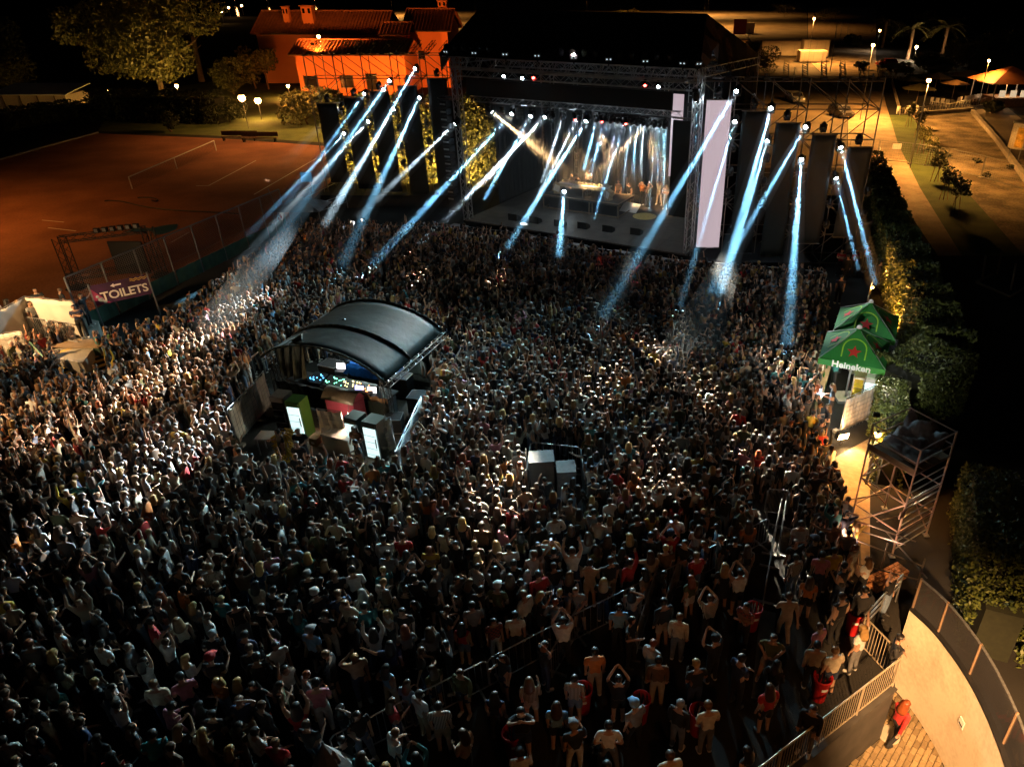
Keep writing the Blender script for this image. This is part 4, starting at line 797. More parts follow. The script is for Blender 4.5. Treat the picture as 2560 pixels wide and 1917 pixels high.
def barrier(a, b, label, z0=0., group=None, n=12, h=1.1):
    a, b = Vector(a), Vector(b); a.z = b.z = 0; d = b-a; L_ = d.length; dn = d.normalized(); nn = Vector((dn.y, -dn.x, 0)); t = thing('crowd_barrier', label, 'barrier', (a.x, a.y, z0), 0, group)
    mb = MB(); pts = [Vector((0, 0, .12)), Vector((0, 0, h-.1)), dn*.1+Vector((0, 0, h)), d-dn*.1+Vector((0, 0, h)), d+Vector((0, 0, h-.1)), d+Vector((0, 0, .12))]; mb.path(pts, .022, 5); mb.tube(pts[0], pts[-1], .02, 5); mb.build('frame', M_STEEL, t)
    for i in range(1, n): pole('bar', dn*L_*i/n+Vector((0, 0, .12)), dn*L_*i/n+Vector((0, 0, h)), .009, M_STEEL, t, 4)
    for f in (.12, .88): mb = MB(); mb.box(d*f+Vector((0, 0, .03)), (.06, .6, .05), math.atan2(dn.y, dn.x)); mb.tube(d*f, d*f+Vector((0, 0, .14)), .02, 4); mb.build('foot', M_STEEL, t)
    return t
A_, B_ = G(66, 800, 1.9), G(180, 815, 1.9)
for k in range(2): barrier(A_.lerp(B_, k/2), A_.lerp(B_, (k+1)/2-.02), 'steel crowd barrier before the white screen, %s' % ('left one', 'right one')[k], .96)
t = thing('terrace_table', 'dark cloth covered table at the head of the yellow steps', 'table', G(205, 900)); mb = MB(); mb.box((0, 0, 1.0), (2.2, .9, .05)); mb.build('top', M_WOOD, t); mb = MB(); mb.box((0, -.44, .5), (2.18, .03, .95)); mb.build('cloth', mat('dark_green_cloth', (.02, .05, .03), .8), t)
for x in (-1, 1): mb = MB(); mb.box((x, 0, .48), (.05, .8, .96)); mb.build('leg', M_STEEL, t)
t.location = G(222, 905)
floodlight(G(-120, 1010)+Vector((0, 0, 5.5)), G(190, 830, .8), 3600, (1.0, .60, .26), 'warm floodlight on a mast beyond the left edge', 95, 5.4)  # off-frame floodlight added to warm the terrace and banner
floodlight(G(-150, 1150)+Vector((0, 0, 5.0)), G(330, 1080), 2000, (1.0, .62, .28), 'second warm floodlight on a mast beyond the left edge', 80, 4.9)  # another off-frame floodlight, added for the warm left crowd
# ================================================================ SOUND BOOTH
def foh():
    FL, FR, RR = Vector((-13.75, 26.5, 0)), Vector((-8.45, 24.5, 0)), Vector((-7.2, 28.6, 0)); RL = FL+RR-FR; o = FL; ez = 2.25; pk = .98
    t = thing('sound_booth', 'sound booth with a black arched canopy standing in the crowd', 'booth', o)
    X = FR-FL; D = RL-FL
    for p in (FL, FR, RR, RL): mb = MB(); mb.truss(p-o, p-o+Vector((0, 0, ez)), .3, .02, .35); mb.box(p-o+Vector((0, 0, .04)), (.6, .6, .08)); mb.build('tower', M_BLKMET, t)
    n, r = 18, 10
    def arc(u, v): # u 0..1 across, v -.06..1.04 deep
        c = X*(u*1.08-.04)+D*v; c.z = ez+.05+pk*(1-(2*u-1)**2)**.8*(1.0)+.03*math.sin(v*12+u*3)*.6
        return c
    mb = MB(); vs = [arc(i/n, -.08+1.14*j/r) for j in range(r+1) for i in range(n+1)]
    mb.add(vs, [(j*(n+1)+i, j*(n+1)+i+1, (j+1)*(n+1)+i+1, (j+1)*(n+1)+i) for j in range(r) for i in range(n)])
    c = mb.build('canopy', mat('black_pvc', (.008, .012, .011), .55, var=.45, scale=2.2, bump=.5, spec=.12), t, True); c.modifiers.new('thickness', 'SOLIDIFY').thickness = .02
    for v in (-.08, .40, 1.06):
        mb = MB(); mb.path([arc(i/n, v)+Vector((0, 0, .035)) for i in range(n+1)], .055, 6); mb.build('arch_rib', MATS['black_pvc'], c, True)
    for u in (0, 1): mb = MB(); mb.truss(arc(u, -.05)-Vector((0, 0, .15)), arc(u, 1.05)-Vector((0, 0, .15)), .26, .018, .3); mb.build('side_truss', M_ALU, t)
    # gathered side cloth, front cloth, rear wall
    mb = MB(); n2 = 20; vs = []
    for i in range(n2+1):
        f = i/n2; vs.append(X*(.30*f)+D*(.05+.05*math.sin(f*22))+Vector((0, 0, ez+.2+1.0*f)))
    for i in range(n2+1):
        f = i/n2; vs.append(X*(.02+.22*f**2)+D*(.08+.04*math.sin(f*25))+Vector((0, 0, 1.15-.1*f)))
    mb.add(vs, [(i, i+1, n2+2+i, n2+1+i) for i in range(n2)]); mb.build('draped_curtain', mat('grey_green_cloth', (.07, .08, .07), .6, var=.3, scale=4), t, True)
    mb = MB(); n2 = 40; vs = []
    for i in range(n2+1): f = i/n2; vs.append(X*f-D*(.015+.012*math.sin(f*60))+Vector((0, 0, .05)))
    vs += [v+Vector((0, 0, 1.05)) for v in vs]; mb.add(vs, [(i, i+1, n2+2+i, n2+1+i) for i in range(n2)]); mb.build('front_cloth', MATS['black_pvc'], t, True)
    mb = MB(); n2 = 40; vs = []
    for i in range(n2+1): f = i/n2; vs.append(X*f+D*(.97+.012*math.sin(f*50))+Vector((0, 0, .05)))
    vs += [v+Vector((0, 0, 1.2)) for v in vs]; mb.add(vs, [(i, i+1, n2+2+i, n2+1+i) for i in range(n2)]); mb.build('rear_cloth', MATS['grey_green_cloth'], t, True)
    yaw = math.atan2(X.y, X.x)
    def place(f, g_, z): return o+X*f+D*g_+Vector((0, 0, z))
    d = thing('mixing_desk_table', 'long console table across the front of the sound booth', 'table', place(.5, .16, 0), yaw); mb = MB(); mb.box((0, 0, 1.0), (5.2, .9, .06)); mb.build('top', M_BLKMET, d)
    for x in (-2.4, 0, 2.4): mb = MB(); mb.box((x, 0, .48), (.06, .8, .96)); mb.build('leg', M_STEEL, d)
    rng = random.Random(4)
    for i, (f, w, lb, em) in enumerate(((.30, .7, 'small mixing console beside the drape', (.1, .5, 1)), (.46, .9, 'mixing console with green lights', (.2, 1, .55)), (.60, .8, 'wide mixing console in the middle of the booth', (1, .75, .3)), (.74, .8, 'console glowing orange at the right of the booth', (1, .35, .08)))):
        c = thing('mixing_console', lb, 'mixing console', place(f, .14, 1.035), yaw); mb = MB(); mb.add([(-w/2, -.3, 0), (w/2, -.3, 0), (w/2, .3, 0), (-w/2, .3, 0), (-w/2, -.3, .08), (w/2, -.3, .08), (w/2, .3, .26), (-w/2, .3, .26)], ((3, 2, 1, 0), (4, 5, 6, 7), (0, 1, 5, 4), (1, 2, 6, 5), (2, 3, 7, 6), (3, 0, 4, 7))); mb.build('case', M_BLKMET, c)
        ml = mat('fader_light_%d' % i, (.2, .2, .2), .3, var=0, emit=em, estr=5); mb = MB(); nn_ = int(w/.06)
        for k in range(nn_): x = -w/2+.05+k*.06; y = rng.uniform(-.2, .2); mb.box((x, y, .10+(y+.3)*.3+.01), (.025, .05, .02))
        struct(mb.build('faders', ml, c), 'stuff')
    for i, (f, g_, lb, em, es) in enumerate(((.36, .42, 'laptop with a bright white screen inside the booth', (.95, .88, .9), 3.0), (.80, .12, 'tilted tablet glowing white at the right end of the console', (.9, .85, .85), 2.4), (.70, .1, 'monitor with blue and orange picture on the console', (.5, .5, .9), 2.0))):
        c = thing('laptop', lb, 'laptop', place(f, g_, 1.04), yaw+.2); mb = MB(); mb.box((0, -.12, .012), (.42, .28, .022)); mb.build('keyboard', M_BLKMET, c); mb = MB(); mb.box((0, .04, .17), (.44, .02, .30), M=Matrix.Rotation(-.25, 3, 'X')); mb.build('lid', M_BLKMET, c); mb = MB(); mb.box((0, .024, .17), (.40, .012, .26), M=Matrix.Rotation(-.25, 3, 'X')); mb.build('screen', mat('screen_%d' % i, (.1, .1, .1), .3, var=0, emit=em, estr=es), c)
    c = thing('covered_console', 'console under a crumpled blue tarpaulin in the booth', 'tarpaulin', place(.56, .62, 0), yaw); mb = MB(); mb.box((0, 0, .5), (2.2, 1.0, 1.0)); mb.build('flight_case', M_BLKMET, c)
    mb = MB(); n3 = 16; vs = []
    for j in range(n3+1):
        for i in range(n3+1):
            x, y = (i/n3-.5)*2.4, (j/n3-.5)*1.3; ed = max(abs(x)/1.2, abs(y)/.65); z = 1.22-.5*max(0, ed-.82)/.18*1.0+.05*rng.uniform(-1, 1)+.12*(1-abs(y)/.65); vs.append((x, y, z))
    mb.add(vs, [(j*(n3+1)+i, j*(n3+1)+i+1, (j+1)*(n3+1)+i+1, (j+1)*(n3+1)+i) for j in range(n3) for i in range(n3)]); mb.build('tarpaulin', mat('blue_tarpaulin', (.008, .07, .26), .3, var=.3, scale=6), c)
    for i, (f, g_, s_, lb) in enumerate(((.18, .55, (.9, .7, .9), 'flight case behind the draped curtain'), (.85, .55, (.8, .6, 1.0), 'tall flight case at the right of the booth'), (1.10, .35, (.9, .7, .8), 'black flight case outside the booth, near right'), (1.14, .75, (1.0, .7, .9), 'black flight case outside the booth, far right'), (1.05, -.05, (.7, .6, .7), 'open flight case with shiny rims right of the booth'))):
        c = thing('flight_case', lb, 'flight case', place(f, g_, 0), yaw+.1*i, 'flight cases at the booth'); mb = MB(); mb.box((0, 0, s_[2]/2), s_); mb.build('body', M_BLKMET, c)
        for z in (.04, s_[2]-.02):
            mb = MB(); q = [(-s_[0]/2, -s_[1]/2), (s_[0]/2, -s_[1]/2), (s_[0]/2, s_[1]/2), (-s_[0]/2, s_[1]/2)]; mb.path([(a, b, z) for a, b in q+q[:1]], .025, 4); mb.build('edge_trim', M_ALU, c)
    lamp = thing('work_light', 'hanging work light under the booth canopy', 'lamp', place(.40, .55, 3.2)); mb = MB(); mb.lathe([(.12, 0), (.1, .06), (.02, .12)], 10); mb.build('shade', M_BLKMET, lamp); mb = MB(); mb.lathe([(.01, -.05), (.05, -.03), (.05, .01)], 8); mb.build('bulb', M_LENS, lamp); light('lamp_glow', 'POINT', (0, 0, -.12), 240, (.75, 1, .92), lamp, .06)
    return t
foh()
# ---------------- bar behind the booth
M_FRG = mat('lit_fridge_door', (.6, .7, .7), .2, var=0, emit=(.70, .95, .95), estr=.95)
BYAW = math.atan2(-2.0, 5.3)
def fridge(P, w, h, dp, yaw, label, body, doors=1, lit=True):
    t = thing('drinks_fridge', label, 'fridge', P, yaw, 'fridges behind the bar'); mb = MB(); mb.box((0, dp/2, h/2), (w, dp, h)); mb.build('cabinet', body, t)
    mb = MB(); mb.box((0, -.025, h*.47), (w*.82, .04, h*.78)); mb.build('glass_door', M_FRG if lit else M_GLASSD, t)
    for k in range(4): mb = MB(); mb.box((0, -.049, h*(.16+.17*k)), (w*.78, .01, .014)); mb.build('shelf_line', M_STEEL, t)
    mb = MB(); mb.box((0, -.03, h*.93), (w*.9, .05, h*.1)); mb.build('header', body, t)
    mb = MB(); mb.box((w*.36, -.06, h*.5), (.03, .04, .4)); mb.build('handle', M_STEEL, t); return t
M_FB = mat('dark_fridge_enamel', (.03, .04, .035), .3, var=.1); M_FG = mat('green_fridge_enamel', (.03, .085, .012), .35, var=.1)
fridge(G(752, 1098), .62, 1.75, .6, BYAW+.15, 'lit fridge with a bright green side behind the bar', M_FG)
fridge(G(714, 1085), .62, 1.75, .6, BYAW+.15, 'unlit fridge under plastic film left of the green one', mat('film_wrap', (.10, .09, .08), .3), lit=False)
fridge(G(893, 1142), .60, 1.75, .6, BYAW, 'left one of the two lit white drinks fridges', M_FB)
fridge(G(938, 1150), .66, 1.70, .65, BYAW, 'right one of the two lit white drinks fridges', M_FB)
t = thing('chest_freezer', 'cream chest freezer lit from above by a bare bulb', 'freezer', G(846, 1143), BYAW); mb = MB(); mb.box((0, .36, .44), (1.25, .7, .82)); mb.build('body', mat('cream_enamel', (.62, .52, .40), .4, var=.05), t); mb = MB(); mb.box((0, .36, .89), (1.29, .74, .07)); mb.build('lid', M_WHITE, t); mb = MB(); mb.box((0, -.02, .86), (.3, .04, .04)); mb.build('handle', M_STEEL, t)
for k in (-.45, .45): mb = MB(); mb.box((k, .36, .015), (.1, .6, .03)); mb.build('foot', M_BLKMET, t)
def plain(name, mb, m, label, cat, loc, rz=0., group=None, smooth=False):
    o = mb.build(name, m, None, smooth); o.location = loc; o.rotation_euler = (0, 0, rz); return tag(o, label, cat, group)
mb = MB(); mb.lathe([(.05, 0), (.17, .04), (.18, .12), (.16, .13)], 12); plain('basin', mb, M_WHITE, 'white bowl on the left of the chest freezer', 'bowl', G(846, 1143)+Vector((-.42, .45, .93)))
lamp = thing('bare_bulb', 'glaring bare bulb beside the chest freezer', 'lamp', G(868, 1142)+Vector((.0, .95, 1.35))); mb = MB(); mb.lathe([(.01, -.09), (.05, -.05), (.05, .02), (.02, .06)], 8); mb.build('bulb', mat('warm_bulb', (1, 1, 1), .3, var=0, emit=(1, .8, .5), estr=60), lamp); pole('cable', (0, 0, .06), (.1, .1, .9), .008, M_BLKMET, lamp); light('lamp_glow', 'POINT', (0, -.12, 0), 95, (1, .70, .42), lamp, .05)
fence_panel(G(812, 1112), G(870, 1120), 1.7, 'tarpaulin fence lit by the bulb behind the freezer', M_TARP)
fence_panel(G(945, 1150), G(990, 1128), 1.6, 'white board fence right of the fridges', M_WHITE)
fence_panel(G(595, 1115), G(652, 1050), 1.7, 'silver tarpaulin fence left of the bar, near half', M_TARP)
fence_panel(G(652, 1050), G(680, 1015), 1.7, 'silver tarpaulin fence left of the bar, far half', M_SILV)
t = thing('ice_cream_kiosk', 'small kiosk with a dark curved roof and pink end panel', 'kiosk', G(858, 1095)+Vector((0, .9, 0)), BYAW); t.scale = (.82, .82, .9); mb = MB(); mb.box((0, 0, .75), (1.7, .8, 1.5)); mb.build('body', mat('pink_panel', (.32, .05, .09), .5, var=.15), t)
mb = MB(); n = 8; vs = [(s_*.95, -.55+1.1*i/n, 1.55+.38*math.sin(math.pi*i/n)) for s_ in (-1, 1) for i in range(n+1)]; mb.add(vs, [(i, i+1, n+2+i, n+1+i) for i in range(n)]); o = mb.build('roof', mat('dark_vinyl', (.07, .055, .04), .45), t, True); o.modifiers.new('th', 'SOLIDIFY').thickness = .03
mb = MB(); vs = [(.86, -.5+1.0*i/n, 1.52+.36*math.sin(math.pi*i/n)) for i in range(n+1)]; mb.add(vs, [tuple(range(n+1))]); mb.build('end_panel', MATS['pink_panel'], t)
plain('brown_curtain', (lambda mb: (mb.add([(x, .06*math.sin(x*14), z) for z in (0, 1.25) for x in [i*.06 for i in range(20)]], [(i, i+1, 21+i, 20+i) for i in range(19)]), mb)[1])(MB()), mat('brown_cloth', (.22, .12, .06), .7, var=.3), 'brown gathered cloth hanging at the right end of the console', 'curtain', G(918, 1060)+Vector((0, .3, .0)), BYAW)
# graffiti banner
A, B = G(1000, 1205), G(1062, 1060); t = fence_panel(A, B, 1.35, 'long white banner with painted S and A letters beside the bar', mat('white_sheet', (.60, .58, .57), .6, var=.1), 'graffiti_banner', mesh=False)
d = (B-A); dn = d.normalized(); nn = Vector((-dn.y, dn.x, 0))
# lettering faces the crowd on the right side
nn = Vector((dn.y, -dn.x, 0)); Xd = dn
for s_, f, sz, c in (('S', .10, 1.0, (.03, .10, .16)), ('A', .27, .8, (.45, .03, .03)), ('X', .40, .7, (.05, .04, .04))):
    text_mesh(s_, sz, mat('paint_%s' % s_, c, .6, var=0), 'lettering', t, frame_m(d*f+nn*.10+Vector((0, 0, .62)), Xd, (0, 0, 1)), bold=.02)
for q in (0, 1, 2):
    mb = MB(); pr = [d*(i/40)+nn*.10+Vector((0, 0, .98+.10*q+.05*math.sin(i*.9+q))) for i in range(41)]
    for a, b in zip(pr[:-1], pr[1:]): mb.add([a, b, b+Vector((0, 0, .03)), a+Vector((0, 0, .03))], [(0, 1, 2, 3)])
    mb.build('scalloped_line', mat('dark_paint', (.04, .03, .03), .6, var=0), t)
# yellow garlands, tables, cones, cartons, cups
def garland(P, r, h, label, n=70, seed=1):
    rng = random.Random(seed); t = thing('yellow_garland', label, 'garland', P); pole('stand', (0, 0, 0), (0, 0, h), .03, M_STEEL, t); mb = MB()
    for k in range(n):
        a = rng.uniform(0, 6.28); q = r*rng.uniform(.3, 1); z = h*rng.uniform(.45, 1.05); p = Vector((q*math.cos(a), q*math.sin(a), z)); mb.tube(p, p+Vector((.25*math.cos(a), .25*math.sin(a), -.16)), .035, 5, .02)
    struct(mb.build('petals', mat('yellow_foam', (.62, .40, .02), .6, var=.2), t), 'stuff'); return t
garland(G(725, 1150), .26, 1.3, 'tall bunch of yellow inflatables left of the green fridge', 80, 1); garland(G(722, 1165), .28, .8, 'lower bunch of yellow inflatables under the tall one', 50, 2); garland(G(738, 1190), .34, .85, 'wide bunch of yellow inflatables above the counter', 90, 3); garland(G(955, 1225), .4, .5, 'yellow inflatables piled beside the right end of the counter', 60, 4)
def table(P, w, d_, h, yaw, label, m=M_WOOD, n=0, seed=1):
    t = thing('folding_table', label, 'table', P, yaw); mb = MB(); mb.box((0, 0, h-.02), (w, d_, .04)); mb.build('top', m, t)
    for x in (-w/2+.06, w/2-.06):
        for y in (-d_/2+.06, d_/2-.06): mb = MB(); mb.box((x, y, (h-.04)/2), (.04, .04, h-.04)); mb.build('leg', M_STEEL, t)
    return t
tb = table(G(880, 1200), 1.2, .7, .8, BYAW, 'wooden table with rows of white cups before the freezer', mat('red_brown_board', (.18, .06, .03), .6))
c0 = G(880, 1200); mbc = MB(); mbc.lathe([(.001, 0), (.032, 0), (.042, .12), (.038, .12), (.03, .01)], 8); ME_CUP0 = mesh_of(mbc, 'drinking_cup', M_WHITE)
for i in range(6):
    for j in range(3): tag(link('drinking_cup', ME_CUP0, None, c0+Matrix.Rotation(BYAW, 3, 'Z')@Vector((-.5+.16*i, -.2+.18*j, .803))), 'white cup among the rows on the wooden table', 'cup', 'cups on the table')
table(G(720, 1225), 1.8, .7, .95, BYAW, 'long counter table at the lower left of the bar', mat('brown_board', (.12, .07, .045), .6)); table(G(800, 1245), 1.6, .7, .95, BYAW, 'counter table with a tray at the middle of the bar', mat('pale_board', (.40, .35, .30), .6)); table(G(880, 1258), 1.6, .7, .95, BYAW, 'counter table at the right of the bar front', MATS['brown_board']); table(G(690, 1130), 1.1, .6, .8, BYAW+.3, 'white table behind the two barmen', M_WHITE)
mb = MB(); mb.lathe([(.16, 0), (.16, .02), (.10, .03), (.03, .48), (.01, .49)], 10)
ME_CONE = mesh_of(mb, 'traffic_cone', mat('cone_orange', (.6, .06, .02), .5))
for px, py, lb in ((645, 1195, 'orange cone left on the counter line'), (697, 1195, 'orange cone below the bald barman'), (752, 1200, 'orange cone at the middle of the bar front')):
    tag(link('traffic_cone', ME_CONE, None, G(px, py, .0)+Vector((0, 0, .0))), lb, 'cone', 'orange cones at the bar')
for px, py, s_, lb in ((792, 1112, (.4, .35, .4), 'brown cardboard carton between the fridge and the freezer'), (885, 1138, (.3, .3, .3), 'small carton right of the chest freezer'), (785, 1175, (.45, .3, .25), 'pale carton on the bar floor')):
    t = thing('carton', lb, 'carton', G(px, py), BYAW); mb = MB(); mb.box((0, 0, s_[2]/2), s_); mb.build('box', mat('cardboard', (.30, .19, .09), .8), t); mb = MB(); mb.box((0, -s_[1]/2-.004, s_[2]*.5), (.14, .006, .09)); mb.build('paper_label', M_WHITE, t)
mb = MB(); mb.lathe([(.2, 0), (.24, .3), (.25, .5), (.21, .5), (.2, .05)], 12); plain('bucket', mb, M_BLKMET, 'black open bucket beside the cup table', 'bucket', G(893, 1215))
# flooring of the bar: wooden boards
bc = Vector((-9.9, 22.3, 0)); tfl = struct(flat('bar_floor', [bc+Matrix.Rotation(BYAW, 3, 'Z')@Vector(p) for p in ((-2.6, -1.4, 0), (2.0, -1.4, 0), (2.0, 1.3, 0), (-2.6, 1.3, 0))], .006, M_BLACK))
for i in range(8):
    for j in range(5):
        mb = MB(); mb.box((-2.3+.575*i, -1.1+.54*j, 0), (.56, .525, .03)); o = mb.build('floor_board', two_tone('floor_ply', (.12, .08, .05), (.22, .15, .09), 3., .7, .2), tfl); o.location = bc+Vector((0, 0, .026)); o.rotation_euler = (0, 0, BYAW)
# delay speakers in the crowd
for px, py, w, h, lb in ((1358, 1240, .85, 1.5, 'white delay speaker cabinet standing in the crowd'), (1418, 1245, .65, 1.15, 'smaller grey cabinet right of the white delay speaker')):
    t = thing('delay_speaker', lb, 'speaker', G(px, py), .1); mb = MB(); mb.box((0, .3, h/2), (w, .7, h)); mb.build('cabinet', mat('pale_grey_cabinet', (.13, .128, .125), .7) if w > .7 else mat('grey_cabinet', (.3, .3, .31), .6), t); mb = MB(); mb.box((0, .3, h+.02), (w+.03, .73, .03)); mb.build('lid', mat('dull_lid', (.05, .052, .055), .8), t); mb = MB(); mb.box((0, .66, h*.5), (w*.85, .02, h*.8)); mb.build('grille', M_BLKMET, t)
for i, (p, q) in enumerate((((1318, 1250), (1330, 1165)), ((1330, 1165), (1452, 1178)), ((1452, 1178), (1462, 1255)))):
    barrier(G(*p), G(*q), 'crowd barrier around the delay speaker, %s' % ('left side', 'rear side', 'right side')[i])
# ================================================================ RIGHT SIDE: TENTS, HEDGES, TOWER, CURVED WALL
M_GRN = mat('green_canvas', (.020, .20, .035), .6, var=.12, scale=2); M_LIME = mat('lime_print', (.30, .55, .04), .6, var=0); M_STAR = mat('red_print', (.55, .02, .02), .6, var=0); M_PRW2 = mat('white_letter_print', (.82, .82, .8), .6, var=0)
def star_pts(r): return [(r*(1 if k % 2 == 0 else .42)*math.sin(k*math.pi/5), r*(1 if k % 2 == 0 else .42)*math.cos(k*math.pi/5)) for k in range(10)]
def beer_tent(C, X, Y, label, words):
    """square umbrella: C front-left corner at eave height, X along the front, Y to the back"""
    t = thing('beer_tent', label, 'tent', (C.x, C.y, 0)); o = Vector((C.x, C.y, 0)); ez = C.z; c = [C-o, C-o+X, C-o+X+Y, C-o+Y]; mid = (c[0]+c[2])/2; pk = mid+Vector((0, 0, 1.05))
    for k in range(4):
        a, b = c[k], c[(k+1) % 4]; n = (b-a).cross(pk-a).normalized()
        mb = MB(); sag = 6; vs = []
        for j in range(sag+1):
            f = j/sag; l = a.lerp(pk, f); r = b.lerp(pk, f); dp = Vector((0, 0, -.10*math.sin(math.pi*f)))
            for i in range(7): vs.append(l.lerp(r, i/6)+dp)
        mb.add(vs, [(j*7+i, j*7+i+1, (j+1)*7+i+1, (j+1)*7+i) for j in range(sag) for i in range(6)]); p = mb.build('roof_panel', M_GRN, t, True)
        u = (b-a).normalized(); m_ = (a+b)/2; v = (pk-m_).normalized(); S = (b-a).length; base = m_.lerp(pk, .36)+n*.03-Vector((0, 0, .09))
        mb = MB(); mb.add([base+u*x+v*y+n*.01 for x, y in star_pts(S*.115)]+[base+n*.01], [(i, (i+1) % 10, 10) for i in range(10)]); mb.build('star_print', M_STAR, t)
        w, h0, h1 = S*.175, -S*.24, S*.06; path = [(-w, h0), (-w, h1)]+[(w*math.cos(math.pi-q*math.pi/10), h1+w*math.sin(q*math.pi/10)) for q in range(1, 10)]+[(w, h1), (w, h0)]
        mb = MB()
        for (x0, y0), (x1, y1) in zip(path[:-1], path[1:]):
            dd = Vector((x1-x0, y1-y0, 0)).normalized()*.028; px_, py_ = -dd.y, dd.x; mb.add([base+u*(x0+px_)+v*(y0+py_), base+u*(x1+px_)+v*(y1+py_), base+u*(x1-px_)+v*(y1-py_), base+u*(x0-px_)+v*(y0-py_)], [(0, 1, 2, 3)])
        mb.build('arch_print', M_LIME, t)
        mb = MB(); mb.add([a, b, b-Vector((0, 0, .26)), a-Vector((0, 0, .26))], [(3, 2, 1, 0)]); vl = mb.build('valance', mat('valance_green', (.035, .26, .045), .6, var=.1), t)
        if words and k == 0: text_mesh('Heineken', .40, M_PRW2, 'lettering', vl, frame_m((a+b)/2-Vector((0, 0, .13))-n*0+Vector((u.y, -u.x, 0))*.012, u, (0, 0, 1)), bold=.012)
    mb = MB(); mb.lathe([(.12, -.02), (.1, .06), (.03, .1)], 10, pk); mb.build('finial', M_WHITE, t)
    pole('mast', (mid.x, mid.y, 0), pk, .045, M_ALU, t)
    mb = MB(); mb.box((mid.x, mid.y, .06), (.9, .9, .12)); mb.build('base', M_CONC, t)
    for q in c: pole('rib', q, pk-Vector((0, 0, .05)), .02, M_ALU, t)
    return t
TC = G(2046, 895, 2.4); TX = G(2214, 925, 2.4)-TC; TY = Vector((-TX.y, TX.x, 0))*1.05
beer_tent(TC, TX, TY, 'nearer green beer tent with red stars and lettering on its valance', True)
beer_tent(TC+TY*1.04+Vector((.25, .02, .02)), TX*1.0, TY*1.0, 'farther green beer tent with red stars behind the lettered one', False)
# bar under the tents
bo = Vector((TC.x, TC.y, 0)); ux = TX.normalized(); uy = TY.normalized(); by = math.atan2(ux.y, ux.x)
t = thing('bar_counter', 'long bar counter under the left edge of the green tents', 'bar', bo+ux*.15, by); mb = MB(); mb.box((0, 2.4, .5), (.5, 5.4, 1.0)); mb.build('front', mat('green_bar_front', (.03, .14, .05), .5), t); mb = MB(); mb.box((0, 2.4, 1.03), (.62, 5.5, .05)); mb.build('top', M_WOOD, t)
rng = random.Random(9)
for k in range(16):
    c = bo+ux*(.15+rng.uniform(-.18, .18))+uy*(.1+k*.3)+Vector((0, 0, 1.055)); mb = MB(); mb.lathe([(.001, 0), (.035, 0), (.035, .16), (.014, .2), (.014, .26)], 8)
    plain('bottle', mb, (mat('green_glass', (.02, .12, .03), .15, var=0), mat('amber_glass', (.35, .20, .02), .15, var=0), M_WHITE)[k % 3], '%s bottle on the bar counter under the green tents' % ('green', 'amber', 'white')[k % 3], 'bottle', c, 0, 'bottles on the right bar')
t = thing('back_bar_shelf', 'back shelf crowded with yellow and green crates inside the near tent', 'shelf', bo+ux*1.75+uy*.2, by); mb = MB(); [mb.box((0, .9, z), (.5, 2.4, .04)) for z in (.4, .9, 1.4, 1.9)]; mb.build('boards', M_WOOD, t); mb = MB(); [mb.box((x, y, 1.0), (.04, .04, 2.0)) for x in (-.22, .22) for y in (-.25, 2.05)]; mb.build('uprights', M_STEEL, t)
for k in range(20):
    z = (.42, .92, 1.42)[k % 3]; y = -.2+.33*(k//3); m_ = rng.choice([mat('yellow_crate', (.6, .42, .02), .5), MATS['green_glass'], M_RED, mat('white_crate', (.6, .6, .58), .5)]); mb = MB(); mb.box((0, y, z+.14), (.34, .26, .26)); mb.build('crate', m_, t)
fridge(bo+ux*2.25+uy*.25, .7, 1.8, .6, by, 'lit white fridge under the near green tent', M_WHITE)
lamp = thing('tent_lamp', 'bright strip lamp at the bar front under the green tent', 'lamp', G(2032, 1045)+Vector((.12, .1, 1.0))); mb = MB(); mb.tube((0, 0, -.25), (.05, .1, .3), .03, 6); mb.build('tube', mat('blue_tube', (1, 1, 1), .3, var=0, emit=(.45, .75, 1), estr=60), lamp); light('lamp_glow', 'POINT', (.1, -.1, .1), 60, (.5, .8, 1), lamp, .1)
lamp = thing('tent_bulb', 'warm bulb hanging inside the near green tent', 'lamp', bo+ux*1.1+uy*.9+Vector((0, 0, 2.1))); mb = MB(); mb.lathe([(.01, -.08), (.05, -.03), (.04, .04)], 8); mb.build('bulb', MATS['warm_bulb'], lamp); light('lamp_glow', 'POINT', (0, 0, -.15), 110, (1, .85, .6), lamp, .08)
# queue barriers and posts left of the tents, tarpaulin fence, floodlight
for i, (p, q) in enumerate((((2062, 745), (2050, 835)), ((2050, 835), (2040, 905)), ((2030, 1075), (2038, 1170)), ((2038, 1170), (2056, 1270)), ((2056, 1270), (2080, 1360)))):
    barrier(G(*p), G(*q), 'steel barrier edging the crowd on the right, %s from the stage' % ('first', 'second', 'third', 'fourth', 'fifth')[i])
fence_panel(G(2098, 1085), G(2172, 1050), 1.7, 'tan tarpaulin fence below the near green tent', M_TARP)
fence_panel(G(2190, 905), G(2232, 905), 1.2, 'blue grey cloth barrier right of the green tents', mat('blue_grey_cloth', (.14, .16, .24), .7, var=.2), mesh=False)
fence_panel(G(2110, 640), G(2170, 620), 2.0, 'pale cloth screen at the far right steps', M_TARP, mesh=False)
fence_panel(G(2165, 770), G(2185, 690), 1.1, 'grey panel barrier running beside the far steps', M_SILV, mesh=False)
t = floodlight(G(2098, 1105)+Vector((0, -.15, .45)), G(2170, 1180), 420, (1.0, .62, .25), 'low floodlight shining at the foot of the tan fence', 150, .4)
light('fence_glow', 'POINT', (.1, .35, .1), 70, (1, .62, .28), t, .1)
flat('side_path', [tuple(G(x, y))[:2] for x, y in ((2075, 1150), (2175, 1095), (2175, 1480), (2110, 1400))], .006, M_PATH)
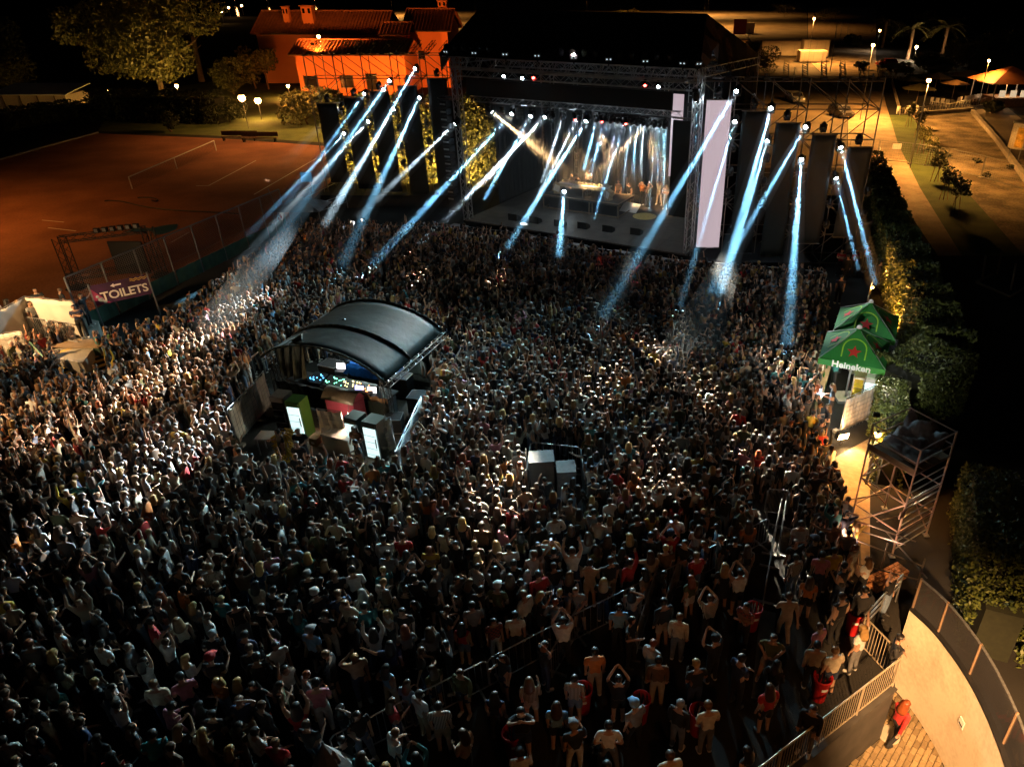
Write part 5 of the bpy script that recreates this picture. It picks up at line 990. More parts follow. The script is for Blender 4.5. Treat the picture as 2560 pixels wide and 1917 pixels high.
# hedges
hedge('hedge', 'tall clipped hedge running down from the gate to the green tents', [G(2160, 470), G(2225, 690), G(2300, 900), G(2335, 1000)], 1.8, 3.1, ML_HEDGE, 110, .20, 31)
hedge('hedge', 'bright clipped hedge corner right of the tan fence', [G(2340, 1000), G(2215, 1055)], 2.3, 2.7, ML_HEDGE, 210, .17, 32)
hedge('hedge', 'hedge behind the scaffold tower running down the side path', [Vector((11.75, 24.4, 0)), Vector((11.1, 22.3, 0)), Vector((10.6, 20.6, 0))], .9, 2.3, ML_HEDGE, 260, .14, 33)
hedge('hedge', 'dark hedge beyond the curved wall on the right', [G(2440, 1290), G(2450, 1450), G(2470, 1640)], 1.5, 2.0, ML_HEDGE, 260, .14, 34)
# scaffold tower
def scaffold_tower():
    c = [Vector(p) for p in ((8.57, 18.29, 0), (9.48, 16.89, 0), (10.97, 17.87, 0), (10.09, 19.26, 0))]; o = c[1]; h = 4.15; t = thing('scaffold_tower', 'square scaffold tower with a draped top platform at the right', 'scaffold', o); q = [p-o for p in c]; M_SC2 = mat('pinkish_scaffold', (.50, .36, .30), .5, .4, var=.3, scale=12)  # tube colour made lighter and pinkish so the tower looks better lit
    for p in q: pole('upright', p, p+Vector((0, 0, h)), .03, M_SC2, t); mb = MB(); mb.box(p+Vector((0, 0, .02)), (.18, .18, .04)); mb.build('base_plate', M_STEEL, t)
    for a, b in zip(q, q[1:]+q[:1]):
        for z in (1.0, 2.1, 3.2, 3.65, h-.03): pole('ledger', a+Vector((0, 0, z)), b+Vector((0, 0, z)), .025, M_SC2, t)
    a, b = q[1], q[2]
    for k in range(9): pole('rung', a+Vector((0, 0, .3+k*.32)), b+Vector((0, 0, .3+k*.32)), .02, M_ALU, t)
    for (i, j) in ((0, 1), (2, 3), (3, 0)):
        pole('brace', q[i]+Vector((0, 0, .2)), q[j]+Vector((0, 0, 2.1)), .022, M_SC2, t); pole('brace', q[j]+Vector((0, 0, 2.1)), q[i]+Vector((0, 0, 3.2)), .022, M_SC2, t)
    n = 4
    for k in range(n):
        f0, f1 = k/n+.01, (k+1)/n-.01; mb = MB(); e0, e1 = q[0].lerp(q[3], f0), q[1].lerp(q[2], f0); g0, g1 = q[0].lerp(q[3], f1), q[1].lerp(q[2], f1); z = Vector((0, 0, 3.25)); mb.slab([e0+z, e1+z, g1+z, g0+z], .05); mb.build('deck_board', M_WOOD if k else M_BARK, t)
    mb = MB(); mb.slab([q[0]+Vector((0, 0, 3.42)), q[1]+Vector((0, 0, 3.42)), q[1]+Vector((0, 0, 3.24)), q[0]+Vector((0, 0, 3.24))], .03); mb.build('toe_board', M_WOOD, t)
    rng = random.Random(5); mb = MB(); n = 12; vs = []
    for j in range(n+1):
        for i in range(n+1):
            p = q[1].lerp(q[2], .15+.85*i/n).lerp(q[0].lerp(q[3], .35+.65*i/n), j/n*.9+.08); vs.append(p+Vector((0, 0, 3.32+.42*abs(math.sin(i*.7+j*.5))*(i/n)+rng.uniform(0, .08)+(.3 if i > n-3 else 0))))
    mb.add(vs, [(j*(n+1)+i, j*(n+1)+i+1, (j+1)*(n+1)+i+1, (j+1)*(n+1)+i) for j in range(n) for i in range(n)]); s_ = mb.build('crumpled_tarpaulin', mat('dusky_tarpaulin', (.18, .14, .13), .5, var=.4, scale=3), t, True); s_.modifiers.new('th', 'SOLIDIFY').thickness = .012
    mb = MB(); c_ = q[1]+Vector((-.05, -.03, 1.75)); mb.box(c_, (.26, .03, .26), .6); mb.build('notice_plate', mat('pinkish_board', (.55, .36, .30), .6), t)
scaffold_tower()
# low scaffold frames and brick pile at the tower foot
t = thing('scaffold_pile', 'low tangle of scaffold tubes in front of the tower foot', 'scaffold', G(2150, 1400)); o = G(2150, 1400); rng = random.Random(3)
for i, (p, q, z0, z1) in enumerate((((2120, 1400), (2290, 1470), .9, .9), ((2110, 1360), (2270, 1420), 1.1, 1.1), ((2090, 1310), (2200, 1290), 1.0, 1.0), ((2140, 1440), (2290, 1480), .5, .5), ((2120, 1330), (2240, 1440), .2, 1.3), ((2200, 1380), (2300, 1500), .9, .9), ((2180, 1350), (2260, 1330), .8, .8), ((2150, 1410), (2150, 1360), 0, 0))):
    a, b = G(*p), G(*q); pole('tube', a-o+Vector((0, 0, z0)), b-o+Vector((0, 0, z1)), .024, M_SCAF, t)
for p in ((2120, 1400), (2200, 1430), (2290, 1470), (2110, 1360)): a = G(*p); pole('upright', a-o, a-o+Vector((0, 0, 1.2)), .024, M_SCAF, t)
t = thing('brick_stack', 'low stack of orange lit paving blocks at the tower foot', 'bricks', G(2215, 1450), .5); mb = MB(); mb.box((0, 0, .095), (.2, .1, .09)); ME_BR = mesh_of(mb, 'brick', two_tone('clay_brick', (.38, .16, .06), (.48, .22, .09), 6., .8, .3))
for k in range(3):
    for i in range(6):
        for j in range(4): link('brick', ME_BR, t, (i*.22-.6+.03*k, j*.12-.2, k*.095-.04))
# curved wall with glass balustrade
t = thing('curved_wall', 'curved cream retaining wall topped with a glass balustrade', 'wall', (WALLC[0].x, WALLC[0].y, -2)); o = Vector((WALLC[0].x, WALLC[0].y, -2)); wl_ = [p+Vector((0, 0, 0)) for p in WALLC]
def nrm2(i, pts): a = pts[max(0, i-1)]; b = pts[min(len(pts)-1, i+1)]; d = (b-a).normalized(); return Vector((-d.y, d.x, 0))
def ribbon(pts, z0, z1, off0, off1):
    mb = MB(); n = len(pts); vs = []
    for zz, of in ((z0, off0), (z1, off0), (z1, off1), (z0, off1)):
        for i, p in enumerate(pts): q = p+nrm2(i, pts)*of; vs.append((q.x-o.x, q.y-o.y, zz+2))
    mb.add(vs, [(k*n+i, ((k+1) % 4)*n+i, ((k+1) % 4)*n+i+1, k*n+i+1) for k in range(4) for i in range(n-1)]+[(0, n, 2*n, 3*n), (n-1, 4*n-1, 3*n-1, 2*n-1)]); return mb
ribbon(wl_, -2, 1.0, 0, .28).build('wall_body', M_RENDER, t, False)
ribbon(wl_, 1.005, 1.07, -.02, .30).build('base_rail', M_BLKMET, t)
k = len(wl_); npan = 5; step = (k-1)/npan
M_GLZ = mat('smoky_glass', (.05, .05, .055), .06, 0, var=.1, scale=1, alpha=.55)
for i in range(npan):
    a, b = int(round(i*step)), int(round((i+1)*step)); seg = wl_[a:b+1]
    if len(seg) > 1: ribbon(seg, 1.08, 2.08, .10, .125).build('glass_pane', M_GLZ, t)
    p = wl_[a]+nrm2(a, wl_)*.11; pole('post', (p.x-o.x, p.y-o.y, 3.02), (p.x-o.x, p.y-o.y, 4.14), .035, mat('brown_post', (.30, .20, .13), .5, .3), t)
ribbon(wl_, 2.09, 2.12, .085, .14).build('hand_rail', M_STEEL, t)
P = wl_[int(k*.45)]; mb = MB(); mb.box((0, 0, 0), (.02, .22, .26)); mb.box((-.012, 0, -.06), (.006, .16, .05), mi=1); plain('wall_notice', mb, [M_WHITE, M_BLKMET], 'small white notice plate on the curved cream wall', 'sign', P+Vector((-.03, 0, -.15)))
# retaining wall and railing of the ramp
t = thing('retaining_wall', 'dark retaining wall below the ramp railing', 'wall', (RBX.x, RBX.y, -2)); nr = Vector((rd.y, -rd.x, 0)); L_ = (RB1-RBX).length
mb = MB(); M = Matrix(((rd.x, -rd.y, 0), (rd.y, rd.x, 0), (0, 0, 1))); mb.box(rd*L_/2+Vector((0, 0, 1.0))-Vector((-rd.y, rd.x, 0))*-.1, (L_, .2, 2.0), M=M); mb.build('wall_body', mat('dark_concrete', (.05, .045, .04), .8, var=.3, scale=2), t)
mb = MB(); mb.box(rd*L_/2+Vector((0, 0, 2.03))-Vector((-rd.y, rd.x, 0))*-.1, (L_+.1, .26, .05), M=M); mb.build('coping', MATS['dark_concrete'], t)
t2 = thing('retaining_wall', 'short wall closing the landing beside the curved wall', 'wall', (RB1.x, RB1.y, -2)); q = Vector((8.25, 13.4, 0))-RB1; mb = MB(); dq = q.normalized(); M2 = Matrix(((dq.x, -dq.y, 0), (dq.y, dq.x, 0), (0, 0, 1))); mb.box(q/2+Vector((-dq.y, dq.x, 0))*.1+Vector((0, 0, 1.0)), (q.length, .2, 1.98), M=M2); mb.build('wall_body', MATS['dark_concrete'], t2)
def railing(a, b, label, n, h=1.1, z0=.06):
    a, b = Vector(a), Vector(b); a.z = b.z = 0; d = b-a; L_ = d.length; dn = d.normalized(); t = thing('railing', label, 'railing', (a.x, a.y, z0)); M_RL = mat('cream_steel_rail', (.45, .38, .28), .45, .4)
    for z in (.12, h): pole('rail', Vector((0, 0, z)), d+Vector((0, 0, z)), .025 if z > 1 else .018, M_RL, t)
    for i in range(n+1): pole('baluster', d*i/n+Vector((0, 0, .12)), d*i/n+Vector((0, 0, h)), .010, M_RL, t, 5)
    for f in [k/max(1, round(L_/1.6)) for k in range(round(L_/1.6)+1)]: pole('post', d*f, d*f+Vector((0, 0, h)), .024, M_RL, t)
    return t
inw = Vector((-rd.y, rd.x, 0))*.1
railing(RB0-rd*2.2+inw, RB1+inw, 'long slatted steel railing along the ramp above the courtyard', 58)
railing(RB1+inw+Vector((.05, .1, 0)), Vector((7.25, 13.35, 0)), 'short slatted railing of the landing behind the long one', 13)
t = thing('guard_rail', 'pair of steel handrails running up to the curved wall end', 'railing', (7.3, 13.5, 0)); d = Vector((8.9, 15.0, 0))-Vector((7.3, 13.5, 0))
for z in (.6, .85, 1.1): pole('rail', Vector((0, 0, z)), d+Vector((0, 0, z)), .024, M_STEEL, t)
for f in (0, .5, 1): pole('post', d*f, d*f+Vector((0, 0, 1.1)), .024, M_STEEL, t)
# courtyard paving: setts laid in curved rows, the nearest 300 as single stones
cp = bpy.data.objects['courtyard_paving']; xs = []
hx = [(p[0], p[1]) for p in HOLE]; mb = MB(); mb.add([(-.115, -.07, 0), (.115, -.07, 0), (.115, .07, 0), (-.115, .07, 0), (-.105, -.06, .03), (.105, -.06, .03), (.105, .06, .03), (-.105, .06, .03)], ((4, 5, 6, 7), (0, 1, 5, 4), (1, 2, 6, 5), (2, 3, 7, 6), (3, 0, 4, 7)))
M_SETT = leaf_mat('paving_sett', (.16, .115, .06), (.30, .22, .12)); 
def obj_rand(m):
    N = m.node_tree.nodes; L = m.node_tree.links; r = [n for n in N if n.type == 'VALTORGB'][0]; oi = N.new('ShaderNodeObjectInfo'); L.new(oi.outputs['Random'], r.inputs['Fac'])
obj_rand(M_SETT); ME_SETT = mesh_of(mb, 'paving_stone', M_SETT); ang = math.atan2(rd.y, rd.x)+.25; cand = []
for i in range(-40, 40):
    for j in range(-60, 60):
        x, y = i*.245+(.12 if j % 2 else 0), j*.152; c, s_ = math.cos(ang), math.sin(ang); X_, Y_ = 7.6+x*c-y*s_, 10.5+x*s_+y*c
        if inpoly0(X_, Y_, hx) and Y_ > 7.6: cand.append((X_, Y_)) if Y_ > 8.6 else None
def _vis(p):
    r = Vector((p[0], p[1], -2-CAM_H)); f = r.y*_cp-r.z*_sp; u = r.y*_sp+r.z*_cp; return (PPX+FPX*r.x/f, PPY-FPX*u/f)
cand = [p for p in cand if -20 < _vis(p)[0] < 2580 and _vis(p)[1] < 1930]
rng = random.Random(2); rng.shuffle(cand); cand.sort(key=lambda p: (p[0]-8.0)**2+(p[1]-10.6)**2)
for x, y in cand[:300]: link('paving_stone', ME_SETT, cp, (x+rng.uniform(-.006, .006), y, -2.03+rng.uniform(0, .006)), (0, 0, ang+rng.uniform(-.03, .03)))
mbx = MB()
for x, y in cand[300:]: mbx.box((x, y, -2.018), (.21, .125, .026), ang)
if len(cand) > 300: struct(mbx.build('paving_stones_rest', leaf_mat('sett_rest', (.16, .115, .06), (.30, .22, .12)), cp), 'stuff')
print('setts', len(cand))
mb = MB(); mb.lathe([(.3, 0), (.3, .02), (.28, .03), (.01, .03)], 20); plain('drain_cover', mb, M_CONC, 'round pale drain cover behind the walking person in red', 'drain cover', (G(2222, 1835, -2).x, G(2222, 1835, -2).y, -2.0))
# added floodlights on masts out of frame, lighting curved wall and lower crowd
floodlight((5.6, 3.4, 8.0), (9.2, 11.6, -.4), 27000, (1, .52, .20), 'added sodium floodlight on an unseen mast just outside the lower edge', 38, 7.9, .9)
floodlight((1.6, 2.6, 8.0), (2.0, 10.6, .5), 260, (1, .36, .08), 'second added sodium floodlight outside the lower edge', 60, 7.9, .9)
floodlight((8.7, 18.5, 4.35), (10.6, 27.2, 2.4), 1300, (1, .95, .82), 'added white floodlight on the scaffold tower facing the green tents', 70, None, .8, .4)  # floodlight added to brighten the tent fronts
floodlight(bo+ux*2.5-uy*.15+Vector((0, 0, 2.0)), (11.6, 21.6, 1.8), 420, (1, .92, .6), 'small white floodlight under the tent corner facing the hedge', 130, None, .8, .4)
P = G(2196, 850); floodlight((P.x, P.y, .5), G(2240, 760, 1.8), 1700, SODIUM, 'orange floodlight on the ground facing the tall hedge', 150, .4, .6, .5)
P = G(2175, 740); floodlight((P.x, P.y, .5), G(2215, 680, 1.8), 1700, SODIUM, 'second orange floodlight farther along the tall hedge', 150, .4, .6, .5)
floodlight((7.9, 16.6, .35), (9.9, 18.0, 3.2), 380, (1, .55, .34), 'orange floodlight on the ground below the scaffold tower', 120, .25, .6, .5)
# ================================================================ FAR RIGHT: GATE, SAPLINGS, PARASOLS, CARS, PALMS
for i, (p, q) in enumerate((((2120, 395), (2190, 400)), ((2192, 402), (2272, 410)), ((2274, 410), (2360, 425)), ((2362, 425), (2450, 445)), ((2452, 446), (2570, 480)))):
    fence_panel(G(*p), G(*q), 2.0, 'open mesh gate panel across the sandy path, %s from the left' % ('first', 'second', 'third', 'fourth', 'fifth')[i], None, 'mesh_gate', group='mesh gate panels')
mb = MB(); A = G(2233, 405); mb.box((0, 0, 1.55), (.9, .02, .55)); plain('gate_notice', mb, M_WHITE, 'white notice board on the mesh gate', 'sign', A+Vector((0, -.15, 0)), -.1)
mb = MB(); mb.lathe([(.14, 0), (.14, 1.1), (.1, 1.25), (.01, 1.28)], 10); plain('bollard', mb, M_WHITE, 'thick white post at the left end of the mesh gate', 'post', G(2193, 400))
for i, (px, py) in enumerate(((2270, 318), (2292, 345), (2300, 385), (2320, 415), (2335, 455), (2358, 500), (2385, 540))):
    P = G(px, py); t = tree(P, 2.7, .85, 'staked sapling on the grass strip, %s from the restaurant' % NUM[i], ML_OLIVE if i < 5 else ML_DARK, 520, .24, .035, 40+i, low=.42)
    for k in (-.35, .35): pole('stake', (k, 0, 0), (k*.5, .1, 1.5), .03, M_WOOD, t)
for i, (px, py) in enumerate(((2370, 395), (2442, 408), (2525, 425), (2465, 443))):
    P = G(px, py); tree(P, .5, .45, 'tiny dry shrub on the gravel lot, %s from the left' % NUM[i], ML_DARK, 130, .2, .02, 60+i, 'shrub', .05, 'shrub')
# kerb walls of the lot
for i, (p, q, lb) in enumerate((((2430, 283), (2492, 355), 'low concrete kerb between the gravel lot and the ramp'), ((2492, 355), (2650, 575), 'long concrete kerb on the right of the gravel lot'), ((2275, 290), (2430, 278), 'dark kerb along the restaurant terrace'))):
    a, b = G(*p), G(*q); strip('kerb_wall', a, b, .45, 0, M_CONC, None, .45); tag([o for o in COL.objects if o.name.startswith('kerb_wall')][-1], lb, 'kerb')
# round advert drum
t = thing('advert_drum', 'large round advertising drum on legs at the right edge', 'sign', G(2545, 400)); mb = MB(); mb.lathe([(1.3, 1.2), (1.3, 3.6)], 20); mb.build('drum', mat('print_white', (.6, .55, .45), .5, var=.3), t, True); mb = MB(); mb.lathe([(1.36, 3.55), (1.36, 3.7), (1.2, 3.72)], 20); mb.build('rim', M_WHITE, t)
for k in range(6): a = k*1.047; pole('leg', (1.1*math.cos(a), 1.1*math.sin(a), 0), (1.1*math.cos(a), 1.1*math.sin(a), 1.3), .05, M_STEEL, t)
for a0, col, nm in ((3.6, (.6, .35, .05), 'yellow_picture'), (4.3, (.35, .4, .45), 'grey_picture')):
    mb = MB(); vs = [(1.315*math.cos(a0+.1*i), 1.315*math.sin(a0+.1*i), z) for z in (1.4, 3.3) for i in range(7)]; mb.add(vs, [(i, i+1, 8+i, 7+i) for i in range(6)]); mb.build('picture', mat(nm, col, .5, var=.5, scale=3), t)
# pavilion and parasols
def parasol(P, r, h, label, m, sides=4, rz=.4, lift=.9, name='parasol'):
    t = thing(name, label, name.replace('_', ' '), P, rz); pole('pole', (0, 0, 0), (0, 0, h+lift), .05, M_WOOD, t)
    for k in range(sides):
        a, b = 2*math.pi*k/sides, 2*math.pi*(k+1)/sides; mb = MB(); mb.slab([(r*math.cos(a), r*math.sin(a), h), (r*math.cos(b), r*math.sin(b), h), (0, 0, h+lift)], .03); mb.build('canopy_panel', m, t)
    return t
M_OCH = mat('ochre_canvas', (.30, .18, .08), .8, var=.2, scale=2); M_OLC = mat('olive_canvas', (.16, .14, .06), .8, var=.2, scale=2)
t = parasol(G(2505, 262), 6.0, 3.3, 'big orange pyramid roofed kiosk at the right edge', mat('orange_canvas', (.42, .13, .04), .7, var=.15, scale=1), 4, .78, 2.0, 'pavilion')
for a, b in ((-3.4, -3.4), (3.4, -3.4), (3.4, 3.4), (-3.4, 3.4)): R_ = Matrix.Rotation(-.78, 3, 'Z')@Vector((a, b, 0)); pole('corner_post', R_, R_+Vector((0, 0, 3.4)), .1, M_WHITE, t)
mb = MB(); mb.box((0, 0, .6), (4.5, 4.5, 1.2), -.78); mb.build('counter', M_WOOD, t); mb = MB(); [mb.box((Matrix.Rotation(-.78, 3, 'Z')@Vector((x, -2.3, 1.8))), (.9, .08, .9), -.78) for x in (-1.6, 0, 1.5)]; mb.build('lit_shelves', mat('lit_shelf', (.5, .4, .3), .5, var=.3, emit=(1, .75, .45), estr=.5), t)
light('kiosk_light', 'POINT', (0, 0, 2.8), 300, (1, .68, .35), t, .3)
for px, py, r, h, m, lb in ((2290, 262, 2.6, 2.2, M_OLC, 'olive parasol nearest the sandy path'), (2335, 232, 2.6, 2.3, M_OCH, 'ochre parasol in the middle of the restaurant terrace'), (2415, 225, 3.6, 2.3, M_OCH, 'wide ochre awning beside the orange kiosk'), (2225, 200, 2.6, 2.2, M_OLC, 'dark parasol at the far left of the restaurant'), (2350, 205, 2.6, 2.2, M_OLC, 'dark parasol behind the ochre one')):
    parasol(G(px, py), r, h, lb, m, 6, .3, .8)
# white chairs and terrace fence
mbs, mbb, mbl = MB(), MB(), MB(); mbs.box((0, 0, .45), (.5, .5, .05)); mbb.box((0, .24, .75), (.5, .04, .5)); mbl.box((0, 0, .22), (.05, .05, .44)); MCS, MCB, MCL = mesh_of(mbs, 'seat', M_WHITE), mesh_of(mbb, 'backrest', M_WHITE), mesh_of(mbl, 'leg', M_WHITE); rng = random.Random(8); n = 0
for row, (p, q, k) in enumerate((((2210, 196), (2268, 198), 8), ((2330, 262), (2368, 268), 4), ((2395, 262), (2452, 252), 8), ((2245, 285), (2310, 282), 4), ((2440, 205), (2495, 215), 5))):
    for i in range(k):
        P = G(*p).lerp(G(*q), i/(k-1)); rn = ('by the far olive parasol', 'beside the nearest parasol', 'along the terrace edge', 'at the corner by the sandy path', 'before the orange kiosk')[row]
        t = thing('terrace_chair', 'white terrace chair %s, %s from the left' % (rn, NUM[i]), 'chair', P, rng.uniform(-.8, .8), 'white terrace chairs'); link('seat', MCS, t); link('backrest', MCB, t)
        for a, b in ((-.2, -.2), (.2, -.2), (.2, .2), (-.2, .2)): link('leg', MCL, t, (a, b, 0))
for i, (p, q) in enumerate((((2228, 210), (2248, 290)), ((2248, 290), (2330, 283)), ((2330, 283), (2440, 268)), ((2440, 268), (2560, 235)))):
    railing(G(*p), G(*q), 'low white rope fence of the restaurant terrace, %s stretch' % NUM[i], 14, .9)
for px, py, h, r, lb, sd, mm in ((2310, 182, 3.4, 3.6, 'leafy bush behind the dark parasols', 71, ML_OLIVE), (2390, 178, 5.0, 5.2, 'large round bush left of the orange kiosk', 72, ML_OLIVE), (2450, 190, 4.0, 4.0, 'dim bush beside the orange kiosk', 73, ML_DARK), (1888, 190, 5.2, 4.2, 'bright yellow green shrub behind the right wing', 74, ML_OLIVE), (1850, 215, 4.0, 3.0, 'yellow green shrub beside the stage roof', 75, ML_OLIVE), (2130, 120, 3.0, 2.4, 'dark shrub at the parking lot edge', 76, ML_DARK), (1560, 62, 5, 6, 'faint bush top beyond the stage roof', 77, ML_OLIVE)):
    P = G(px, py); tree(P, h, r, lb, mm, 2600, .4, .1, sd, 'shrub', .05, 'shrub')
for k, (px, py, h, r, mm) in enumerate(((2255, 190, 2.2, 2.2, ML_OLIVE), (2280, 215, 1.6, 1.5, ML_DARK), (2345, 190, 3.0, 3.0, ML_OLIVE), (2420, 165, 5.5, 5.0, ML_DARK), (2470, 150, 6.0, 5.0, ML_DARK), (2530, 140, 7.0, 6.0, ML_DARK), (2150, 175, 1.6, 1.6, ML_OLIVE), (2165, 215, 1.4, 1.2, ML_OLIVE), (2480, 285, 1.6, 1.5, ML_DARK), (2230, 110, 6.5, 4.5, ML_DARK), (2300, 95, 7, 6, ML_DARK), (2060, 60, 6, 7, ML_DARK), (1960, 45, 6, 8, ML_DARK))):
    tree(G(px, py), h, r, 'leafy shrub of the restaurant garden, %s counted outward from the path' % ('first second third fourth fifth sixth seventh eighth ninth tenth eleventh twelfth thirteenth'.split()[k]), mm, 1500, .38, .08, 90+k, 'shrub', .06, 'shrub')
for px, py, r, m, lb in ((2270, 235, 2.2, M_OLC, 'small olive parasol left of the nearest one'), (2380, 245, 2.2, M_OCH, 'small ochre parasol before the wide awning'), (2310, 225, 2.2, M_OLC, 'small dark parasol between the two big ones'), (2465, 240, 2.0, M_OCH, 'small ochre parasol at the kiosk corner')): parasol(G(px, py), r, 2.1, lb, m, 8, .2, .6)
palm(G(2268, 150), 6.5, 4.6, 'brightly lit palm beside the white lamp', 81); palm(G(2355, 135), 6.0, 6.0, 'large dim palm right of the lit one', 82, 20); palm(G(2205, 120), 6.5, 4.0, 'dark palm silhouette left of the lit one', 83)
# cars
def car(P, rz, col, label, van=False):
    t = thing('van' if van else 'parked_car', label, 'van' if van else 'car', P, rz, 'parked vehicles'); L_, w, h = (5.6, 2.0, 2.3) if van else (4.3, 1.75, 1.45); m = mat('car_paint_%d' % round(col[0]*100), col, .3, .3, var=.05); mb = MB()
    prof = [(-L_/2, .3), (-L_/2, .8), (-L_/2+.9, .95), (-L_/2+1.5, h), (L_/2-.6, h), (L_/2-.05, .95), (L_/2, .3)] if not van else [(-L_/2, .3), (-L_/2, 1.0), (-L_/2+.7, 1.2), (-L_/2+1.2, h), (L_/2-.05, h), (L_/2, .3)]
    n = len(prof); vs = [(x, -w/2, z) for x, z in prof]+[(x, w/2, z) for x, z in prof]; mb.add(vs, [tuple(range(n)), tuple(range(2*n-1, n-1, -1))]+[(i, n+i, n+(i+1) % n, (i+1) % n) for i in range(n)]); mb.build('body', m, t)
    for s_ in (-1, 1): mb = MB(); mb.slab([(-L_/2+1.35, s_*(w/2+.01), 1.0), (L_/2-.7, s_*(w/2+.01), 1.0), (L_/2-.85, s_*(w/2+.01), h-.12), (-L_/2+1.6, s_*(w/2+.01), h-.12)], .01); mb.build('side_window', M_GLASSD, t)
    mb = MB(); a = (-L_/2+.92, .97) if not van else (-L_/2+.72, 1.22); b = (-L_/2+1.48, h-.03) if not van else (-L_/2+1.18, h-.05); mb.slab([(a[0], -w*.45, a[1]), (b[0], -w*.42, b[1]), (b[0], w*.42, b[1]), (a[0], w*.45, a[1])], -.012); mb.build('windscreen', M_GLASSD, t)
    for x in (-L_/2+.85, L_/2-.85):
        for s_ in (-1, 1): mb = MB(); mb.lathe([(.2, -.1), (.33, -.09), (.33, .09), (.2, .1)], 14, (x, s_*(w/2-.08), .33), Matrix.Rotation(math.pi/2, 3, 'X')); mb.build('wheel', M_BLKMET, t)
    for s_ in (-1, 1): mb = MB(); mb.box((-L_/2-.01, s_*w*.36, .68), (.05, .32, .14)); mb.build('headlight', M_WHITE, t)
    return t
car(G(2100, 292), 1.75, (.05, .05, .055), 'dark car parked behind the right wing scaffold'); car(G(2215, 165), .1, (.25, .03, .03), 'dark red car below the lit palm'); car(G(2235, 178), .1, (.08, .08, .09), 'dark car in front of the red one')
car(G(1985, 255), 1.7, (.18, .18, .17), 'grey car glimpsed through the wing scaffold')
# white containers and trailers on the lot
for px0, px1, py, pyt, lb in ((1903, 2000, 142, 103, 'long white container on the far parking lot'), (2006, 2070, 145, 100, 'white trailer with rounded front right of the container'), (1998, 2065, 158, 128, 'low white box before the trailer'), (1826, 1868, 148, 100, 'white cabin beside the stage roof curtain'), (1862, 1885, 85, 58, 'white round tank beside the red sign')):
    P = G(px0, py); Q = G(px1, py); h = AY(px0, pyt, P.y).z; t = thing('container', lb, 'container', P); w = (Q-P).length; mb = MB(); mb.box((w/2, 1.5, h/2+.1), (w, 3.0, max(.6, h-.1))); o = mb.build('shell', mat('dull_white', (.55, .48, .38), .6, var=.12, scale=.5), t); o.modifiers.new('bevel', 'BEVEL').width = .12
    for k in range(3): mb = MB(); mb.box((w*(k+.5)/3, -.02, h*.5), (.06, .05, h*.8)); mb.build('panel_seam', M_STEEL, t)
mb = MB(); mb.box((0, 0, 0), (2.4, .2, 2.6)); plain('road_sign', mb, mat('red_board', (.4, .04, .02), .6), 'red board sign beside the white tank', 'sign', AY(1850, 68, 150))
for i, (px, py, pyt) in enumerate(((2075, 180, 62), (2098, 110, 55), (2115, 105, 60), (1982, 215, 170), (1860, 210, 75))):
    P = G(px, py); h = AY(px, pyt, P.y).z; t = thing('flag_pole', 'thin bare mast on the parking lot, %s' % ('tallest one', 'beside the tall one', 'right of the pair', 'short lamp like one', 'left one by the stage roof')[i], 'mast', P); pole('mast', (0, 0, 0), (0, 0, h), .09, M_STEEL, t); mb = MB(); mb.lathe([(.12, h), (.12, h+.1), (.02, h+.15)], 8); mb.build('cap', M_STEEL, t)
# wooden sculpture-like gate frame in the dark at far right
t = thing('timber_frame', 'pale timber posts on a square base in the dark at the right', 'timber frame', G(2500, 735))
o = G(2500, 735)
for p, q in (((2455, 700), (2465, 640)), ((2493, 685), (2505, 625)), ((2527, 725), (2540, 660))):
    a = G(*p); h = AY(q[0], q[1], a.y); pole('post', a-o, h-o, .07, M_WOOD, t)
for p, q in (((2440, 708), (2525, 745)), ((2525, 745), (2575, 715)), ((2440, 708), (2480, 690))): a, b = G(*p), G(*q); pole('base_beam', a-o+Vector((0, 0, .06)), b-o+Vector((0, 0, .06)), .08, M_WOOD, t)
t = thing('sun_hat_post', 'small pale mushroom lamp in the dark at the far right edge', 'lamp', G(2535, 1355)); pole('post', (0, 0, 0), (0, 0, .9), .05, M_STEEL, t); mb = MB(); mb.lathe([(.26, .85), (.2, 1.0), (.02, 1.08)], 12); mb.build('shade', mat('pale_cap', (.4, .42, .42), .5), t)
# lamps of the far right
street_lamp(G(2262, 152)+Vector((1.5, -1.5, 0)), 3.0, 6000, 'white glaring lamp under the lit palm', (1, .72, .42), rr=.35, hood=179)
street_lamp(G(2150, 300)+Vector((0, 0, 0)), 9.0, 34000, 'tall sodium lamp over the sandy path behind the wing', SODP, rr=.22)
street_lamp(G(2020, 160), 9.0, 30000, 'tall sodium lamp over the far parking lot', SODP, rr=.25)
street_lamp(G(2275, 420), 8.0, 15000, 'sodium lamp post beside the mesh gate', SODP, rr=.2)
street_lamp(G(2165, 1210), 2.2, 900, 'low sodium lamp on the side path', SODIUM, rr=.12, hood=179)
for px, py in ((2190, 130),): street_lamp(G(px, py), 5, 900, 'small far lamp left of the lit palm', (1, .8, .6), rr=.3)
for (x, y), w_ in (((-50, 330), 'left near'), ((45, 320), 'right near'), ((-5, 430), 'middle far'), ((-110, 430), 'left far'), ((60, 440), 'right far')): street_lamp((x, y, 0), 24, 230000, 'added far sodium lamp on the waste ground beyond the stage roof, %s' % w_, SODP, rr=.2)  # lamps added to lift the ground behind the roof outline
street_lamp(G(2445, 262), 6.0, 5000, 'added sodium lamp over the restaurant terrace', SODP, rr=.2)  # lamp added to light the pavilion roof from above
P = G(2268, 150); floodlight((P.x+3, P.y-5, .4), (P.x, P.y, 7), 3500, (1, .66, .3), 'added uplighter shining into the lit palm', 100, .3)  # uplighter added to brighten the palm fronds
